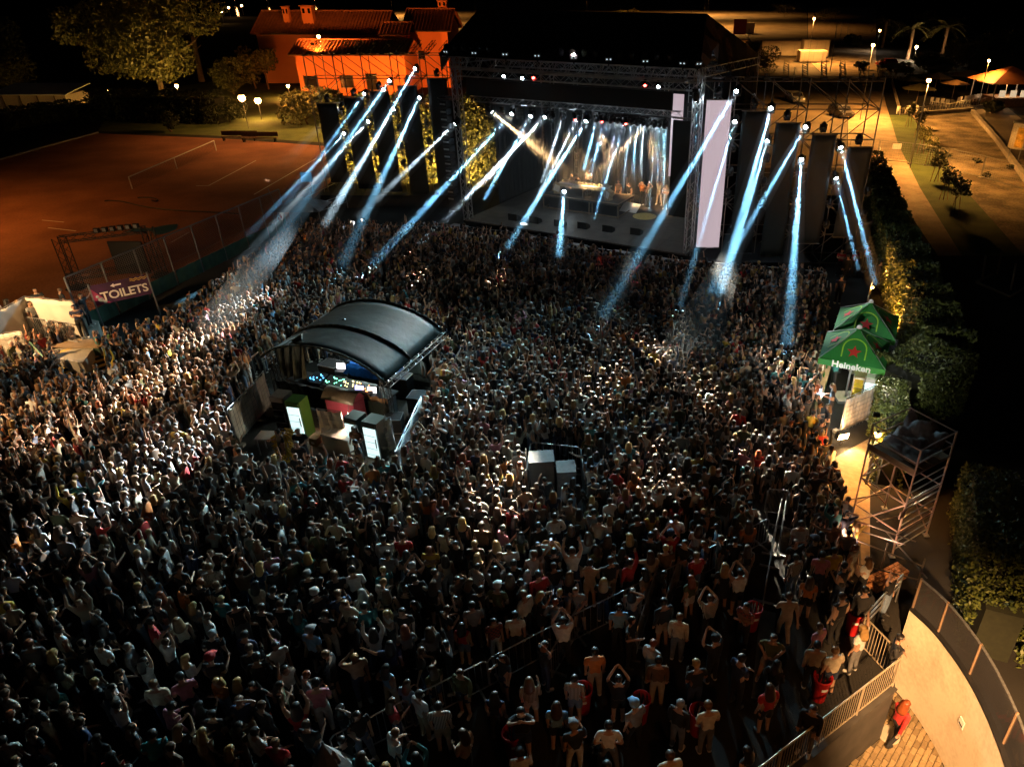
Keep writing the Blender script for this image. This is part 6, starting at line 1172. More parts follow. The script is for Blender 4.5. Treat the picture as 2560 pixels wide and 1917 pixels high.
P = G(2355, 135); floodlight((P.x-2, P.y-8, .4), (P.x, P.y, 7), 3000, (1, .6, .25), 'added dim uplighter shining into the large palm', 100, .3)  # second uplighter, added to bring out the large palm
# ================================================================ BARRIERS AND COVERED TABLES IN THE FOREGROUND
line = [(823, 1842), (1020, 1745), (1218, 1648), (1425, 1540), (1623, 1445), (1828, 1342), (1925, 1294)]
pts = [G(x, y, 1.1) for x, y in line]; seg = []
for a, b in zip(pts[:-1], pts[1:]):
    n = max(1, round((b-a).length/2.1))
    for k in range(n): seg.append((a.lerp(b, k/n), a.lerp(b, (k+1)/n-.01)))
ORDN = 'first second third fourth fifth sixth seventh eighth ninth tenth eleventh twelfth'.split()
for i, (a, b) in enumerate(seg): barrier(a, b, 'crowd barrier of the long diagonal row, %s from its lower left end' % ORDN[i], group='long diagonal barrier row')
for i, (p, q) in enumerate((((1945, 1305), (1925, 1400)), ((1925, 1405), (1905, 1520)), ((1955, 1310), (1942, 1400)), ((1700, 1440), (1660, 1560)), ((1640, 1480), (1590, 1640)), ((1910, 1285), (1965, 1290)), ((1460, 1560), (1380, 1700)))):
    barrier(G(*p), G(*q), 'crowd barrier standing lengthwise in the lower right, %s' % ('by the tower side', 'nearest the grey strip', 'doubled behind another', 'short one off the diagonal row', 'long one off the diagonal row', 'closing the top', 'lowest of them')[i], n=16)
mb = MB(); a, b = G(1920, 1530), G(1900, 1750); d = (b-a).normalized(); n_ = Vector((-d.y, d.x, 0)); mb.prism([a-n_*.22, b-n_*.22, b+n_*.22, a+n_*.22], .006, .05); tag(mb.build('cable_ramp', mat('slate_rubber', (.06, .08, .09), .6)), 'grey cable ramp strip lying on the dark ground', 'cable ramp')
def covered_table(P, label, top_m=None, s=1.):
    t = thing('cooler_bin', label, 'bin', P, random.uniform(-.5, .5), 'red cooler bins'); t.scale = (.62, .62, 1.0); mb = MB(); n = 20; prof = [(.25, 0), (.27, .03), (.36, .78), (.40, .80), (.40, .86), (.36, .86), (.34, .70)]
    mb.lathe(prof, n); mb.build('tub', M_RED, t, True)
    for k in range(9):
        a, r = k*2.4, .06+.025*k; c = (r*math.cos(a), r*math.sin(a), .70); mb = MB(); mb.lathe([(.035, 0), (.035, .15), (.014, .2), (.014, .25)], 7, c); mb.build('bottle', top_m if top_m and k % 2 else M_BLKMET, t)
    mb = MB(); vs = [(.395*math.cos(a), .395*math.sin(a), z) for z in (.52, .62) for a in [-1.9+.12*i for i in range(7)]]; vs = [(x*(.86+.1*(z-.52)/.1*.25)*1.03, y*(.86+.1*(z-.52)/.1*.25)*1.03, z) for x, y, z in vs]; mb.add(vs, [(i, i+1, 8+i, 7+i) for i in range(6)]); mb.build('white_script', mat('white_script_print', (.7, .7, .7), .6), t)
for px, py, lb, tm in ((1458, 1775, 'red cooler bin beside the person in orange', None), (1600, 1800, 'brightest red cooler bin in the open dark ground', None), (1742, 1830, 'red cooler bin with a dark tray on top', M_BLKMET), (1285, 1885, 'dim red cooler bin low in the frame', None), (1877, 1570, 'red cooler bin with a white cloth on top by the barriers', M_WHITE), (2128, 1580, 'red cooler bin beyond the landing', None), (2045, 1745, 'red cooler bin between two people near the ramp', None)):
    covered_table(G(px, py), lb, tm)
P = G(806, 1856, 2.15); t = thing('draped_sheet', 'pale grey sheet draped like a small tent at the lower edge', 'sheet', (P.x, P.y, 0)); M_PGC = mat('pale_grey_canvas', (.35, .34, .33), .7, var=.15)
q8 = [(1.0*math.cos(k*math.pi/4+.3), .9*math.sin(k*math.pi/4+.3), .12) for k in range(8)]
for a, b in zip(q8, q8[1:]+q8[:1]):
    mb = MB(); mb.slab([a, b, (0, 0, 2.15)], .012); mb.build('sheet_panel', M_PGC, t)
pole('pole', (0, 0, 0), (0, 0, 2.2), .025, M_STEEL, t)
# front-of-stage crash barrier
fb = [G(790, 598), G(1000, 603), G(1170, 606), G(1320, 625), G(1500, 664), G(1660, 690), G(1780, 700), G(1920, 712), G(2050, 724)]
for i, (a, b) in enumerate(zip(fb[:-1], fb[1:])):
    t = thing('pit_barrier', 'dark front-of-stage pit barrier, %s section from the left' % NUM[i], 'barrier', a, 0, 'pit barriers before the stage'); d = b-a; dn = d.normalized(); n_ = Vector((-dn.y, dn.x, 0))
    mb = MB(); mb.slab([Vector((0, 0, .05)), d+Vector((0, 0, .05)), d+Vector((0, 0, 1.1)), Vector((0, 0, 1.1))], .04); mb.build('panel', M_BLKMET, t); pole('top_rail', Vector((0, 0, 1.13)), d+Vector((0, 0, 1.13)), .03, M_STEEL, t)
# ================================================================ PEOPLE
def body_raw(J, fingers, sub):
    """J: dict of joints. One continuous skinned surface rooted at the pelvis; returns verts, quads and a region name per face."""
    names, co, rad, edges = [], [], [], []; idx = {}
    def v(n, p, r): idx[n] = len(co); names.append(n); co.append(Vector(p)); rad.append(r)
    def e(a, b): edges.append((idx[a], idx[b]))
    v('pelvis', (0, 0, .97), .135); v('waist', J['waist'], .132); v('chest', J['chest'], .162); v('neckb', J['neckb'], .062); v('neck', J['neck'], .056)
    hd = J['head']; v('hlow', hd+Vector((0, .012, -.055)), .078); v('hmid', hd+Vector((0, .005, .02)), .098); v('htop', hd+Vector((0, -.004, .095)), .07)
    for a, b in (('pelvis', 'waist'), ('waist', 'chest'), ('chest', 'neckb'), ('neckb', 'neck'), ('neck', 'hlow'), ('hlow', 'hmid'), ('hmid', 'htop')): e(a, b)
    for s in 'LR':
        v('sh'+s, J['sh'+s], .072); v('el'+s, J['el'+s], .046); v('wr'+s, J['wr'+s], .031); d = (J['wr'+s]-J['el'+s]).normalized()
        e('chest', 'sh'+s); e('sh'+s, 'el'+s); e('el'+s, 'wr'+s)
        v('pa'+s, J['wr'+s]+d*.07, .036); e('wr'+s, 'pa'+s)
        if fingers:
            sd = d.cross(Vector((0, 1, .3))).normalized()
            if sd.length < .1: sd = Vector((1, 0, 0))
            bn = d.cross(sd).normalized()
            for k, (o, l) in enumerate(((-.027, .070), (-.009, .085), (.009, .080), (.027, .062))):
                b0 = J['wr'+s]+d*.10+sd*o; v('f%d%s' % (k, s), b0, .0105); e('pa'+s, 'f%d%s' % (k, s))
                v('g%d%s' % (k, s), b0+d*l*.55+bn*.012, .0095); e('f%d%s' % (k, s), 'g%d%s' % (k, s))
                v('h%d%s' % (k, s), b0+d*l+bn*.032, .008); e('g%d%s' % (k, s), 'h%d%s' % (k, s))
            v('t0'+s, J['wr'+s]+d*.05+sd*.045+bn*.01, .012); e('pa'+s, 't0'+s); v('t1'+s, J['wr'+s]+d*.085+sd*.07+bn*.02, .010); e('t0'+s, 't1'+s)
        else:
            v('fi'+s, J['wr'+s]+d*.155, .026); e('pa'+s, 'fi'+s)
        v('hip'+s, J['hip'+s], .105); v('kn'+s, J['kn'+s], .064); v('an'+s, J['an'+s], .042); v('he'+s, J['an'+s]+Vector((0, -.02, -.045)), .038); v('to'+s, J['an'+s]+Vector((.02 if s == 'R' else -.02, .17, -.055)), .034)
        e('pelvis', 'hip'+s); e('hip'+s, 'kn'+s); e('kn'+s, 'an'+s); e('an'+s, 'he'+s); e('he'+s, 'to'+s)
    FL = .80
    me = bpy.data.meshes.new('b'); me.from_pydata([(p.x, p.y/FL, p.z) for p in co], edges, [])
    ob = bpy.data.objects.new('b', me); COL.objects.link(ob)
    md = ob.modifiers.new('s', 'SKIN'); md.use_smooth_shade = True; md.branch_smoothing = .3
    for i, r in enumerate(rad): me.skin_vertices[0].data[i].radius = (r*1.08, r*1.08); me.skin_vertices[0].data[i].use_root = (i == 0)
    if sub: sb = ob.modifiers.new('d', 'SUBSURF'); sb.levels = sub; sb.render_levels = sub
    bpy.context.view_layer.update(); ev = ob.evaluated_get(bpy.context.evaluated_depsgraph_get()); m2 = ev.to_mesh()
    V = np.array([(q.co.x, q.co.y*FL, q.co.z) for q in m2.vertices]); F = [tuple(p.vertices) for p in m2.polygons]; ev.to_mesh_clear()
    bpy.data.objects.remove(ob); bpy.data.meshes.remove(me)
    C = np.array([tuple(p) for p in co])
    # head: deeper front to back, with a nose and brow
    hc = np.array(hd); dv = V-hc; m = (np.linalg.norm(dv*[1, 1, .75], axis=1) < .15) & (dv[:, 2] > -.10)
    V[m, 1] = hc[1]+dv[m, 1]*1.32
    nm = m & (dv[:, 1] > .045) & (abs(dv[:, 0]) < .03) & (dv[:, 2] < .02) & (dv[:, 2] > -.06); V[nm, 1] += .018
    # region per face by nearest bone
    E = np.array(edges); A, B = C[E[:, 0]], C[E[:, 1]]; AB = B-A; LL = (AB**2).sum(1)
    reg = []
    for f in F:
        c = V[list(f)].mean(0); t_ = np.clip(((c-A)*AB).sum(1)/LL, 0, 1); dd = (((A+AB*t_[:, None])-c)**2).sum(1); k = int(dd.argmin()); a, b = names[E[k][0]], names[E[k][1]]; tt = t_[k]
        s = a+'>'+b
        if b in ('hmid', 'htop'): r = 'head'
        elif b in ('hlow', 'neck'): r = 'head' if b == 'hlow' else 'neck'
        elif b == 'neckb': r = 'torso' if tt < .75 else 'neck'
        elif b in ('waist', 'chest') or b[:2] == 'sh': r = 'torso' if not (b == 'waist' and tt < .25) else 'hip'
        elif b[:2] == 'el': r = 'uparm' if tt < .62 else 'loarm'
        elif b[:2] == 'wr': r = 'forearm'
        elif b[:2] == 'hi': r = 'hip'
        elif b[:2] == 'kn': r = 'thigh' if tt < .75 else 'knee'
        elif b[:2] == 'an': r = 'shin'
        elif b[:2] in ('he', 'to'): r = 'foot'
        else: r = 'hand'
        if r == 'head':
            q = c-hc
            if q[2] > .055 or (q[1] < .02 and q[2] > -.05) or (q[1] < .055 and q[2] > .02): r = 'hair'
        reg.append(r)
    return V, F, reg, hc
def joints(armL, armR, lean=(0, 0), turn=0, legs='stand', headtilt=0.):
    lx, ly = lean; V_ = Vector
    J = dict(waist=V_((lx*.3, -.005+ly*.3, 1.12)), chest=V_((lx*.7, ly*.7, 1.33)), neckb=V_((lx*.95, -.01+ly, 1.475)), neck=V_((lx, .0+ly, 1.535)), head=V_((lx*1.15, .02+ly*1.2+headtilt, 1.645)))
    P = {'down': ((.225, -.03, 1.15), (.225, .05, .90)), 'bent': ((.25, -.03, 1.16), (.13, .24, 1.18)), 'phone': ((.27, .18, 1.45), (.10, .30, 1.66)), 'up': ((.27, .06, 1.66), (.22, .08, 1.94)), 'upbent': ((.34, .05, 1.52), (.16, .10, 1.76)),
         'hip': ((.31, -.10, 1.18), (.17, .03, 1.02)), 'out': ((.40, .08, 1.36), (.60, .16, 1.48)), 'cross': ((.24, .02, 1.17), (-.04, .2, 1.22)), 'cup': ((.25, -.02, 1.17), (.20, .27, 1.28)), 'head': ((.36, .02, 1.60), (.12, -.03, 1.70)), 'fwd': ((.22, .20, 1.22), (.18, .46, 1.24)), 'swing': ((.25, .10, 1.16), (.24, .28, 1.02)), 'swingb': ((.25, -.14, 1.16), (.26, -.22, .92))}
    for s, sg, p in (('L', -1, armL), ('R', 1, armR)):
        sh = V_((sg*.198+lx*.8, ly*.8, 1.41 if not p.startswith('up') else 1.44)); el, wr = P[p]
        J['sh'+s] = sh; J['el'+s] = V_((sg*el[0]+lx*.7, el[1]+ly*.7, el[2])); J['wr'+s] = V_((sg*wr[0]+lx*.7, wr[1]+ly*.7, wr[2]))
        J['hip'+s] = V_((sg*.088, 0, .91)); J['kn'+s] = V_((sg*.11, .02, .50)); J['an'+s] = V_((sg*.12, -.01, .095))
    if legs == 'walk':
        J['knL'] = V_((-.09, .16, .52)); J['anL'] = V_((-.09, .20, .11)); J['knR'] = V_((.09, .02, .50)); J['anR'] = V_((.09, -.24, .16))
    if legs == 'wide':
        J['knL'].x = -.17; J['anL'].x = -.22; J['knR'].x = .17; J['anR'].x = .22
    if legs == 'hipshot':
        J['knL'] = V_((-.13, .08, .51)); J['anL'] = V_((-.16, .08, .095))
    return J
POSES = [  # name, joints, words for a label
 ('relaxed', joints('down', 'down'), 'arms hanging'), ('one_up', joints('down', 'up', (.03, 0)), 'right arm raised'), ('both_up', joints('up', 'up', (0, .02), legs='wide'), 'both arms raised'), ('filming', joints('phone', 'phone'), 'hands held up filming'),
 ('hips', joints('hip', 'hip', legs='wide'), 'hands on hips'), ('drink', joints('down', 'cup', (-.02, 0), legs='hipshot'), 'holding a cup'), ('crossed', joints('cross', 'cross'), 'arms crossed'), ('dance', joints('upbent', 'bent', (-.05, .03), legs='hipshot'), 'left arm bent overhead'),
 ('walk', joints('swing', 'swingb', (0, .04), legs='walk'), 'walking'), ('lean', joints('bent', 'down', (.08, .05), legs='hipshot'), 'leaning sideways'), ('point', joints('out', 'down', (.02, .02)), 'left arm stretched out'), ('scratch', joints('down', 'head'), 'hand on the head'), ('texting', joints('bent', 'bent', (0, .03), headtilt=.03), 'looking down at both hands')]
SKIN = [(.42, .24, .16), (.50, .31, .22), (.36, .19, .12), (.30, .16, .10)]
TOPS = [('black', (.012, .012, .014)), ('white', (.62, .61, .59)), ('grey', (.18, .18, .185)), ('navy', (.015, .025, .07)), ('red', (.38, .02, .02)), ('cream', (.52, .44, .32)), ('light blue', (.16, .30, .46)), ('olive', (.07, .075, .03)), ('orange', (.52, .16, .03)), ('pink', (.50, .19, .24)), ('yellow', (.55, .38, .05)), ('brown', (.12, .065, .035)), ('teal', (.03, .17, .19)), ('beige', (.38, .29, .20)), ('striped', (.30, .29, .28)), ('plaid', (.20, .10, .07)), ('floral', (.22, .24, .20))]
TOPW = np.array([.44, .12, .08, .06, .03, .035, .03, .03, .012, .015, .015, .035, .02, .03, .025, .015, .02]); TOPW /= TOPW.sum()
BOTS = [('black', (.014, .014, .016)), ('dark blue', (.025, .04, .085)), ('faded blue', (.14, .20, .30)), ('beige', (.36, .28, .19)), ('grey', (.12, .12, .125)), ('white', (.58, .57, .55))]
BOTW = np.array([.42, .2, .14, .1, .08, .06])
HAIR = [('dark', (.012, .009, .007)), ('brown', (.06, .030, .014)), ('blond', (.36, .22, .08)), ('light brown', (.15, .075, .03)), ('grey', (.28, .27, .26)), ('red', (.20, .05, .015))]
HAIRW = np.array([.46, .28, .09, .12, .02, .03])
def cloth_mat(kind, nm, col, rough):
    return mat('%s_%s' % (nm.replace(' ', '_'), kind), col, rough, var=.18, scale=9, bump=.25)
M_SKIN = [mat('skin_%s' % n, c, .5, var=.08, scale=20) for n, c in zip(('fair', 'light', 'tan', 'deep'), SKIN)]
def print_mat(name, c1, c2, kind, sc):
    m = bpy.data.materials.new(name); m.use_nodes = True; N = m.node_tree.nodes; L = m.node_tree.links; p = N['Principled BSDF']; p.inputs['Roughness'].default_value = .8; tc = N.new('ShaderNodeTexCoord')
    if kind == 'stripe': t_ = N.new('ShaderNodeTexWave'); t_.bands_direction = 'X'
    elif kind == 'plaid': t_ = N.new('ShaderNodeTexChecker')
    else: t_ = N.new('ShaderNodeTexVoronoi')
    t_.inputs['Scale'].default_value = sc; L.new(tc.outputs['Object'], t_.inputs['Vector']); r = N.new('ShaderNodeValToRGB'); r.color_ramp.interpolation = 'CONSTANT' if kind == 'stripe' else 'LINEAR'; r.color_ramp.elements[0].color = (*c1, 1); r.color_ramp.elements[1].color = (*c2, 1); r.color_ramp.elements[1].position = .5
    L.new(t_.outputs['Fac'] if kind != 'flower' else t_.outputs['Distance'], r.inputs['Fac']); L.new(r.outputs['Color'], p.inputs['Base Color']); return m
M_TOP = {n: cloth_mat('fabric', n, c, .8) for n, c in TOPS}; M_TOP['striped'] = print_mat('striped_shirt', (.62, .58, .52), (.03, .03, .035), 'stripe', 9); M_TOP['plaid'] = print_mat('plaid_shirt', (.30, .06, .04), (.06, .05, .05), 'plaid', 16); M_TOP['floral'] = print_mat('floral_shirt', (.04, .09, .05), (.50, .46, .40), 'flower', 16); M_BOT = {n: cloth_mat('denim', n, c, .85) for n, c in BOTS}; M_HAIR = {n: cloth_mat('hair', n, c, .45) for n, c in HAIR}
M_SHOE = [mat('white_shoe', (.6, .58, .55), .6), mat('black_shoe', (.02, .02, .02), .5)]
def subset(V, F, reg, keep, off, name):
    me0 = bpy.data.meshes.new('tmp'); me0.from_pydata([tuple(v) for v in V], [], F); me0.update()
    n = np.array([tuple(v.normal) for v in me0.vertices]); bpy.data.meshes.remove(me0)
    ids = [i for i, r in enumerate(reg) if r in keep]; used = sorted({v for i in ids for v in F[i]}); mp = {v: k for k, v in enumerate(used)}
    me = bpy.data.meshes.new(name); me.from_pydata([tuple(V[v]+n[v]*off) for v in used], [], [tuple(mp[v] for v in F[i]) for i in ids])
    me.polygons.foreach_set('use_smooth', [True]*len(me.polygons)); me.update(); me.materials.append(None); return me
def long_hair(hc, low=False):
    mb = MB(); n, rows = (4, 3) if low else (9, 6); vs = []
    for j in range(rows):
        z = hc[2]+.08-j*.375/(rows-1); rr = .105+.06*j/(rows-1)-(.03 if j == rows-1 else 0)
        for i in range(n):
            a = math.pi*(1.02+.96*i/(n-1)); vs.append((hc[0]+rr*math.cos(a)*(1.0+.02*((i*7+j*3) % 3)), hc[1]-.01+rr*1.12*math.sin(a)-.006*j, z))
    k = len(vs); vs += [(x*.86+hc[0]*.14, y*.9+hc[1]*.1, z) for x, y, z in vs]
    for b in (0, k):
        mb.add(vs if b == 0 else [], [(b+j*n+i, b+j*n+i+1, b+(j+1)*n+i+1, b+(j+1)*n+i) for j in range(rows-1) for i in range(n-1)]) if b == 0 else mb.f.extend([(b+(j+1)*n+i, b+(j+1)*n+i+1, b+j*n+i+1, b+j*n+i) for j in range(rows-1) for i in range(n-1)])
    for j in range(rows-1):
        mb.f += [(j*n, (j+1)*n, k+(j+1)*n, k+j*n), (j*n+n-1, k+j*n+n-1, k+(j+1)*n+n-1, (j+1)*n+n-1)]
    mb.f += [((rows-1)*n+i, (rows-1)*n+i+1, k+(rows-1)*n+i+1, k+(rows-1)*n+i) for i in range(n-1)]
    mb.m = [0]*len(mb.f); return mb
def skirt_mb(dress=False):
    mb = MB(); n = 14; vs = []
    for j, (z, r) in enumerate(((1.06, .145), (.92, .19), (.75, .215), (.58, .235))):
        for i in range(n): a = 2*math.pi*i/n; k = 1+.05*math.sin(i*2.6+j); vs.append((r*k*math.cos(a), r*k*.82*math.sin(a), z))
    mb.add(vs, [(j*n+i, j*n+(i+1) % n, (j+1)*n+(i+1) % n, (j+1)*n+i) for j in range(3) for i in range(n)]); return mb
ME_SKIRT = mesh_of(skirt_mb(), 'skirt', M_BLACK, True)
mbc = MB(); mbc.lathe([(.125, -.02), (.128, .03), (.115, .08), (.06, .115), (.01, .12)], 10); mbc.slab([(-.09, .08, -.012), (.09, .08, -.012), (.075, .205, -.02), (-.075, .205, -.02)], -.012)
ME_CAP = mesh_of(mbc, 'cap', M_BLACK, True)
mbc = MB(); mbc.lathe([(.001, 0), (.032, 0), (.042, .12), (.038, .12), (.03, .01)], 8); ME_CUP = mesh_of(mbc, 'drinking_cup', mat('clear_cup', (.7, .7, .66), .2, var=0))
mbc = MB(); mbc.box((0, 0, .07), (.075, .012, .15)); mbc.box((0, -.008, .07), (.066, .004, .135), mi=1); ME_PHONE = mesh_of(mbc, 'mobile_phone', [M_BLKMET, mat('phone_screen', (.1, .1, .1), .2, var=0, emit=(.6, .75, 1), estr=1.2)])
HI = []      # high detail: dict of shared part meshes for each pose
LO = []      # low detail for the far crowd
for nm, J, words in POSES:
    V, F, reg, hc = body_raw(J, True, 1); d = dict(name=nm, words=words, hc=hc, J=J)
    bm_ = bpy.data.meshes.new('person'); bm_.from_pydata([tuple(v) for v in V], [], F); bm_.polygons.foreach_set('use_smooth', [True]*len(F)); bm_.materials.append(None); bm_.update(); d['body'] = bm_
    d['shirt'] = subset(V, F, reg, ('torso', 'uparm'), .016, 'shirt'); d['long_shirt'] = subset(V, F, reg, ('torso', 'uparm', 'loarm', 'forearm'), .014, 'shirt'); d['vest'] = subset(V, F, reg, ('torso',), .010, 'vest')
    d['trousers'] = subset(V, F, reg, ('hip', 'thigh', 'knee', 'shin'), .013, 'trousers'); d['shorts'] = subset(V, F, reg, ('hip', 'thigh'), .02, 'shorts')
    fx = np.array([V[list(f)].mean(0)[0] for f in F]); d['shoe'] = [subset(V, F, [r if (fx[i] < 0) == (k == 0) else 'no' for i, r in enumerate(reg)], ('foot',), .012, 'shoe') for k in (0, 1)]; d['hair'] = subset(V, F, reg, ('hair',), .016, 'hair')
    lh = mesh_of(long_hair(hc), 'long_hair', M_BLACK, True); d['long_hair'] = lh
    HI.append(d)
    # low version, decimated
    V2, F2, r2, hc2 = body_raw(J, False, 1)
    me = bpy.data.meshes.new('lo'); me.from_pydata([tuple(v) for v in V2], [], F2); ob = bpy.data.objects.new('lo', me); COL.objects.link(ob)
    R_ = ['head', 'hair', 'neck', 'torso', 'uparm', 'loarm', 'forearm', 'hand', 'hip', 'thigh', 'knee', 'shin', 'foot']
    dm = ob.modifiers.new('d', 'DECIMATE'); dm.ratio = 310/(2*len(F2)); bpy.context.view_layer.update()
    ev = ob.evaluated_get(bpy.context.evaluated_depsgraph_get()); m2 = ev.to_mesh()
    Vd = np.array([tuple(q.co) for q in m2.vertices]); Fd = [tuple(p.vertices) for p in m2.polygons]; ev.to_mesh_clear(); bpy.data.objects.remove(ob); bpy.data.meshes.remove(me)
    cen0 = np.array([V2[list(f)].mean(0) for f in F2]); rg = []
    for f in Fd:
        c = Vd[list(f)].mean(0); rg.append(R_.index(r2[int(((cen0-c)**2).sum(1).argmin())]))
    hv = None
    lhm = long_hair(hc2, True)
    LO.append((Vd, Fd, np.array(rg), (np.array(lhm.v), lhm.f)))
print('person meshes', [len(d['body'].polygons) for d in HI][:3], [len(l[1]) for l in LO][:3])
def person(loc, yaw, pose, top, bot, hair, label, skin=0, style='trousers', topkind='shirt', longh=False, cap=None, group='people in the crowd', s=1., shoes=None, tilt=None):
    d = HI[pose]; o = link('person', d['body'], None, loc, (0, 0, yaw)); o.scale = (s, s, s)
    if tilt: o.rotation_euler = (tilt[0], tilt[1], yaw)
    o.material_slots[0].link = 'OBJECT'; o.material_slots[0].material = M_SKIN[skin]; tag(o, label, 'person', group)
    def part(nm, me, m):
        c = link(nm, me, o); c.material_slots[0].link = 'OBJECT'; c.material_slots[0].material = m; return c
    part({'shirt': 'shirt', 'long_shirt': 'jacket', 'vest': 'vest_top'}[topkind], d[topkind], M_TOP[top])
    if style == 'skirt': part('skirt', ME_SKIRT, M_TOP.get(bot) or M_BOT[bot])
    else: part(style, d[style], M_BOT[bot])
    if cap: c = part('cap', ME_CAP, M_TOP[cap]); c.location = tuple(Vector(d['hc'])+Vector((0, 0, .035)))
    part('hair', d['hair'], M_HAIR[hair])
    if longh: part('hair_length', d['long_hair'], M_HAIR[hair])
    ms = M_SHOE[shoes if shoes is not None else random.randint(0, 1)]
    for sm_ in d['shoe']: part('shoe', sm_, ms)
    return o
# ---------------- where people stand
STAGE_C = ST(8, 4)
def inpoly(x, y, P):
    r = False; n = len(P); j = n-1
    for i in range(n):
        if (P[i][1] > y) != (P[j][1] > y) and x < (P[j][0]-P[i][0])*(y-P[i][1])/(P[j][1]-P[i][1])+P[i][0]: r = not r
        j = i
    return r
def gp(*pts): return [tuple(G(x, y))[:2] for x, y in pts]
FIELD = gp((-60, 1917), (-60, 930), (30, 870), (210, 885), (275, 900), (430, 850), (580, 742), (740, 612), (800, 600), (1000, 612), (1160, 615), (1300, 632), (1480, 672), (1640, 700), (1760, 712), (1900, 722), (2050, 735), (2058, 800), (2040, 950), (2042, 1060), (2060, 1200), (2100, 1330), (2140, 1420), (2160, 1500), (2230, 1560), (2140, 1600), (2020, 1700), (1950, 1780), (1890, 1917))
FIELD = [(p[0], p[1]) for p in FIELD]
NEARY = 8.6
FIELD[0] = (-15.5, NEARY); FIELD[-1] = (3.2, NEARY)
HOLES = [gp((135, 915), (245, 885), (300, 985), (195, 1010)), gp((592, 1030), (675, 915), (970, 900), (1100, 965), (1085, 1050), (1045, 1195), (990, 1230), (655, 1225), (585, 1150)), gp((1310, 1150), (1465, 1150), (1480, 1290), (1300, 1290)), gp((1868, 1260), (1990, 1260), (1960, 1560), (1868, 1560))]
DARKG = [(gp((950, 1560), (1500, 1560), (1880, 1560), (1900, 1917), (1000, 1917)), .42)]
def dens(x, y):   # people per square metre
    if y > 24: d = 3.9
    elif y > 17: d = 3.0
    elif y > 13: d = 1.9
    else: d = 1.45
    nz = math.sin(x*.9+1.3*math.sin(y*.6))*math.sin(y*1.1+1.7*math.sin(x*.5+2))
    d *= (1.0+.30*nz) if y < 24 else (1.0+.12*nz)
    # open ground beyond the long barrier (lower right)
    if y < 13.4+.62*(x+1.5)*.55 and x > -3.2 and y < 15: d = min(d, .58)
    return d
def scatter():
    pts = []; cell = .25; grid = {}
    for it in range(60000):
        x, y = random.uniform(-33, 17), NEARY+(54-NEARY)*random.random()
        if not inpoly(x, y, FIELD) or any(inpoly(x, y, h) for h in HOLES): continue
        d = dens(x, y); r = .62/math.sqrt(d); gx, gy = int(x/.6), int(y/.6); ok = True
        for i in range(gx-2, gx+3):
            for j in range(gy-2, gy+3):
                for q in grid.get((i, j), ()):
                    if (q[0]-x)**2+(q[1]-y)**2 < r*r: ok = False; break
                if not ok: break
            if not ok: break
        if ok: pts.append((x, y)); grid.setdefault((gx, gy), []).append((x, y))
    return pts
SPECIAL = []   # hand-placed people fill this: (x, y) kept clear by the scatter
def sp(px, py, yaw, pose, top, bot, hair, label, z=0., **k):
    P = G(px, py, z); SPECIAL.append((P.x, P.y)); P.z = z
    return person(P, yaw, pose, top, bot, hair, label, **k)
pi = math.pi
# people the photograph singles out (feet pixel)
sp(2228, 1858, -1.2, 8, 'red', 'black', 'red', 'person in a red jacket walking over the sunken brick courtyard', z=-2., topkind='long_shirt', longh=True, group=None)
sp(1114, 1877, .1, 0, 'striped', 'beige', 'dark', 'person in a pale striped shirt and shorts beyond the barrier', style='shorts', skin=1, group=None)
sp(775, 1880, .3, 2, 'red', 'dark blue', 'dark', 'person in a bright red top with both arms raised high', topkind='vest', longh=True, group=None)
sp(2065, 1735, .2, 5, 'cream', 'dark blue', 'light brown', 'person in a cream shirt and shorts right of the red cooler bin', style='shorts', group=None)
sp(2020, 1722, -.2, 0, 'beige', 'black', 'dark', 'person in a beige jacket left of the red cooler bin', topkind='long_shirt', group=None)
sp(2128, 1680, .6, 1, 'white', 'olive' if False else 'grey', 'blond', 'long haired person in a white top with one arm up at the landing', longh=True, group=None, style='trousers')
sp(2215, 1700, -2.0, 6, 'black', 'black', 'dark', 'person in black leaning at the top of the ramp railing', topkind='long_shirt', group=None)
sp(2008, 1880, 2.6, 0, 'black', 'grey', 'brown', 'hooded person leaning on the ramp railing near its lower end', topkind='long_shirt', group=None)
sp(1905, 1830, .3, 0, 'red', 'black', 'brown', 'person with a red scarf and bare legs in the dark by the ramp', style='shorts', longh=True, group=None)
sp(1487, 1738, .1, 0, 'orange', 'beige', 'dark', 'broad person in an orange shirt beside a red cooler bin', skin=2, group=None)
sp(1640, 1760, -.1, 0, 'brown', 'beige', 'dark', 'person in a brown jacket right of a tall red cooler bin', topkind='long_shirt', group=None)
sp(1585, 1870, .5, 5, 'grey', 'black', 'blond', 'person in a grey shirt and cap holding a cup below the red bins', cap='light blue', group=None)
sp(1760, 1880, .2, 12, 'cream', 'grey', 'light brown', 'person in a cream shirt with a shoulder bag low in the frame', group=None)
sp(1690, 1870, -.6, 0, 'black', 'grey', 'grey', 'bald looking person in a long black cardigan', topkind='long_shirt', group=None)
sp(1520, 1925, 0, 4, 'white', 'grey', 'dark', 'person in a white shirt at the bottom edge of the picture', group=None)
sp(1440, 1925, .3, 5, 'black', 'white', 'grey', 'person in black with white trousers and an orange bag at the bottom', cap='grey', group=None)
sp(1295, 1645, .1, 0, 'cream', 'black', 'dark', 'person in a cream shirt standing at the long diagonal barrier', group=None)
sp(1410, 1660, .1, 3, 'white', 'black', 'dark', 'person in a white top filming with both hands at the barrier', group=None)
sp(1545, 1625, 0, 0, 'light blue', 'black', 'dark', 'person in a pale blue shirt beyond the long diagonal barrier', group=None)
sp(1690, 1650, -.3, 0, 'cream', 'grey', 'light brown', 'person in a cream sweater standing in the open dark ground', topkind='long_shirt', group=None)
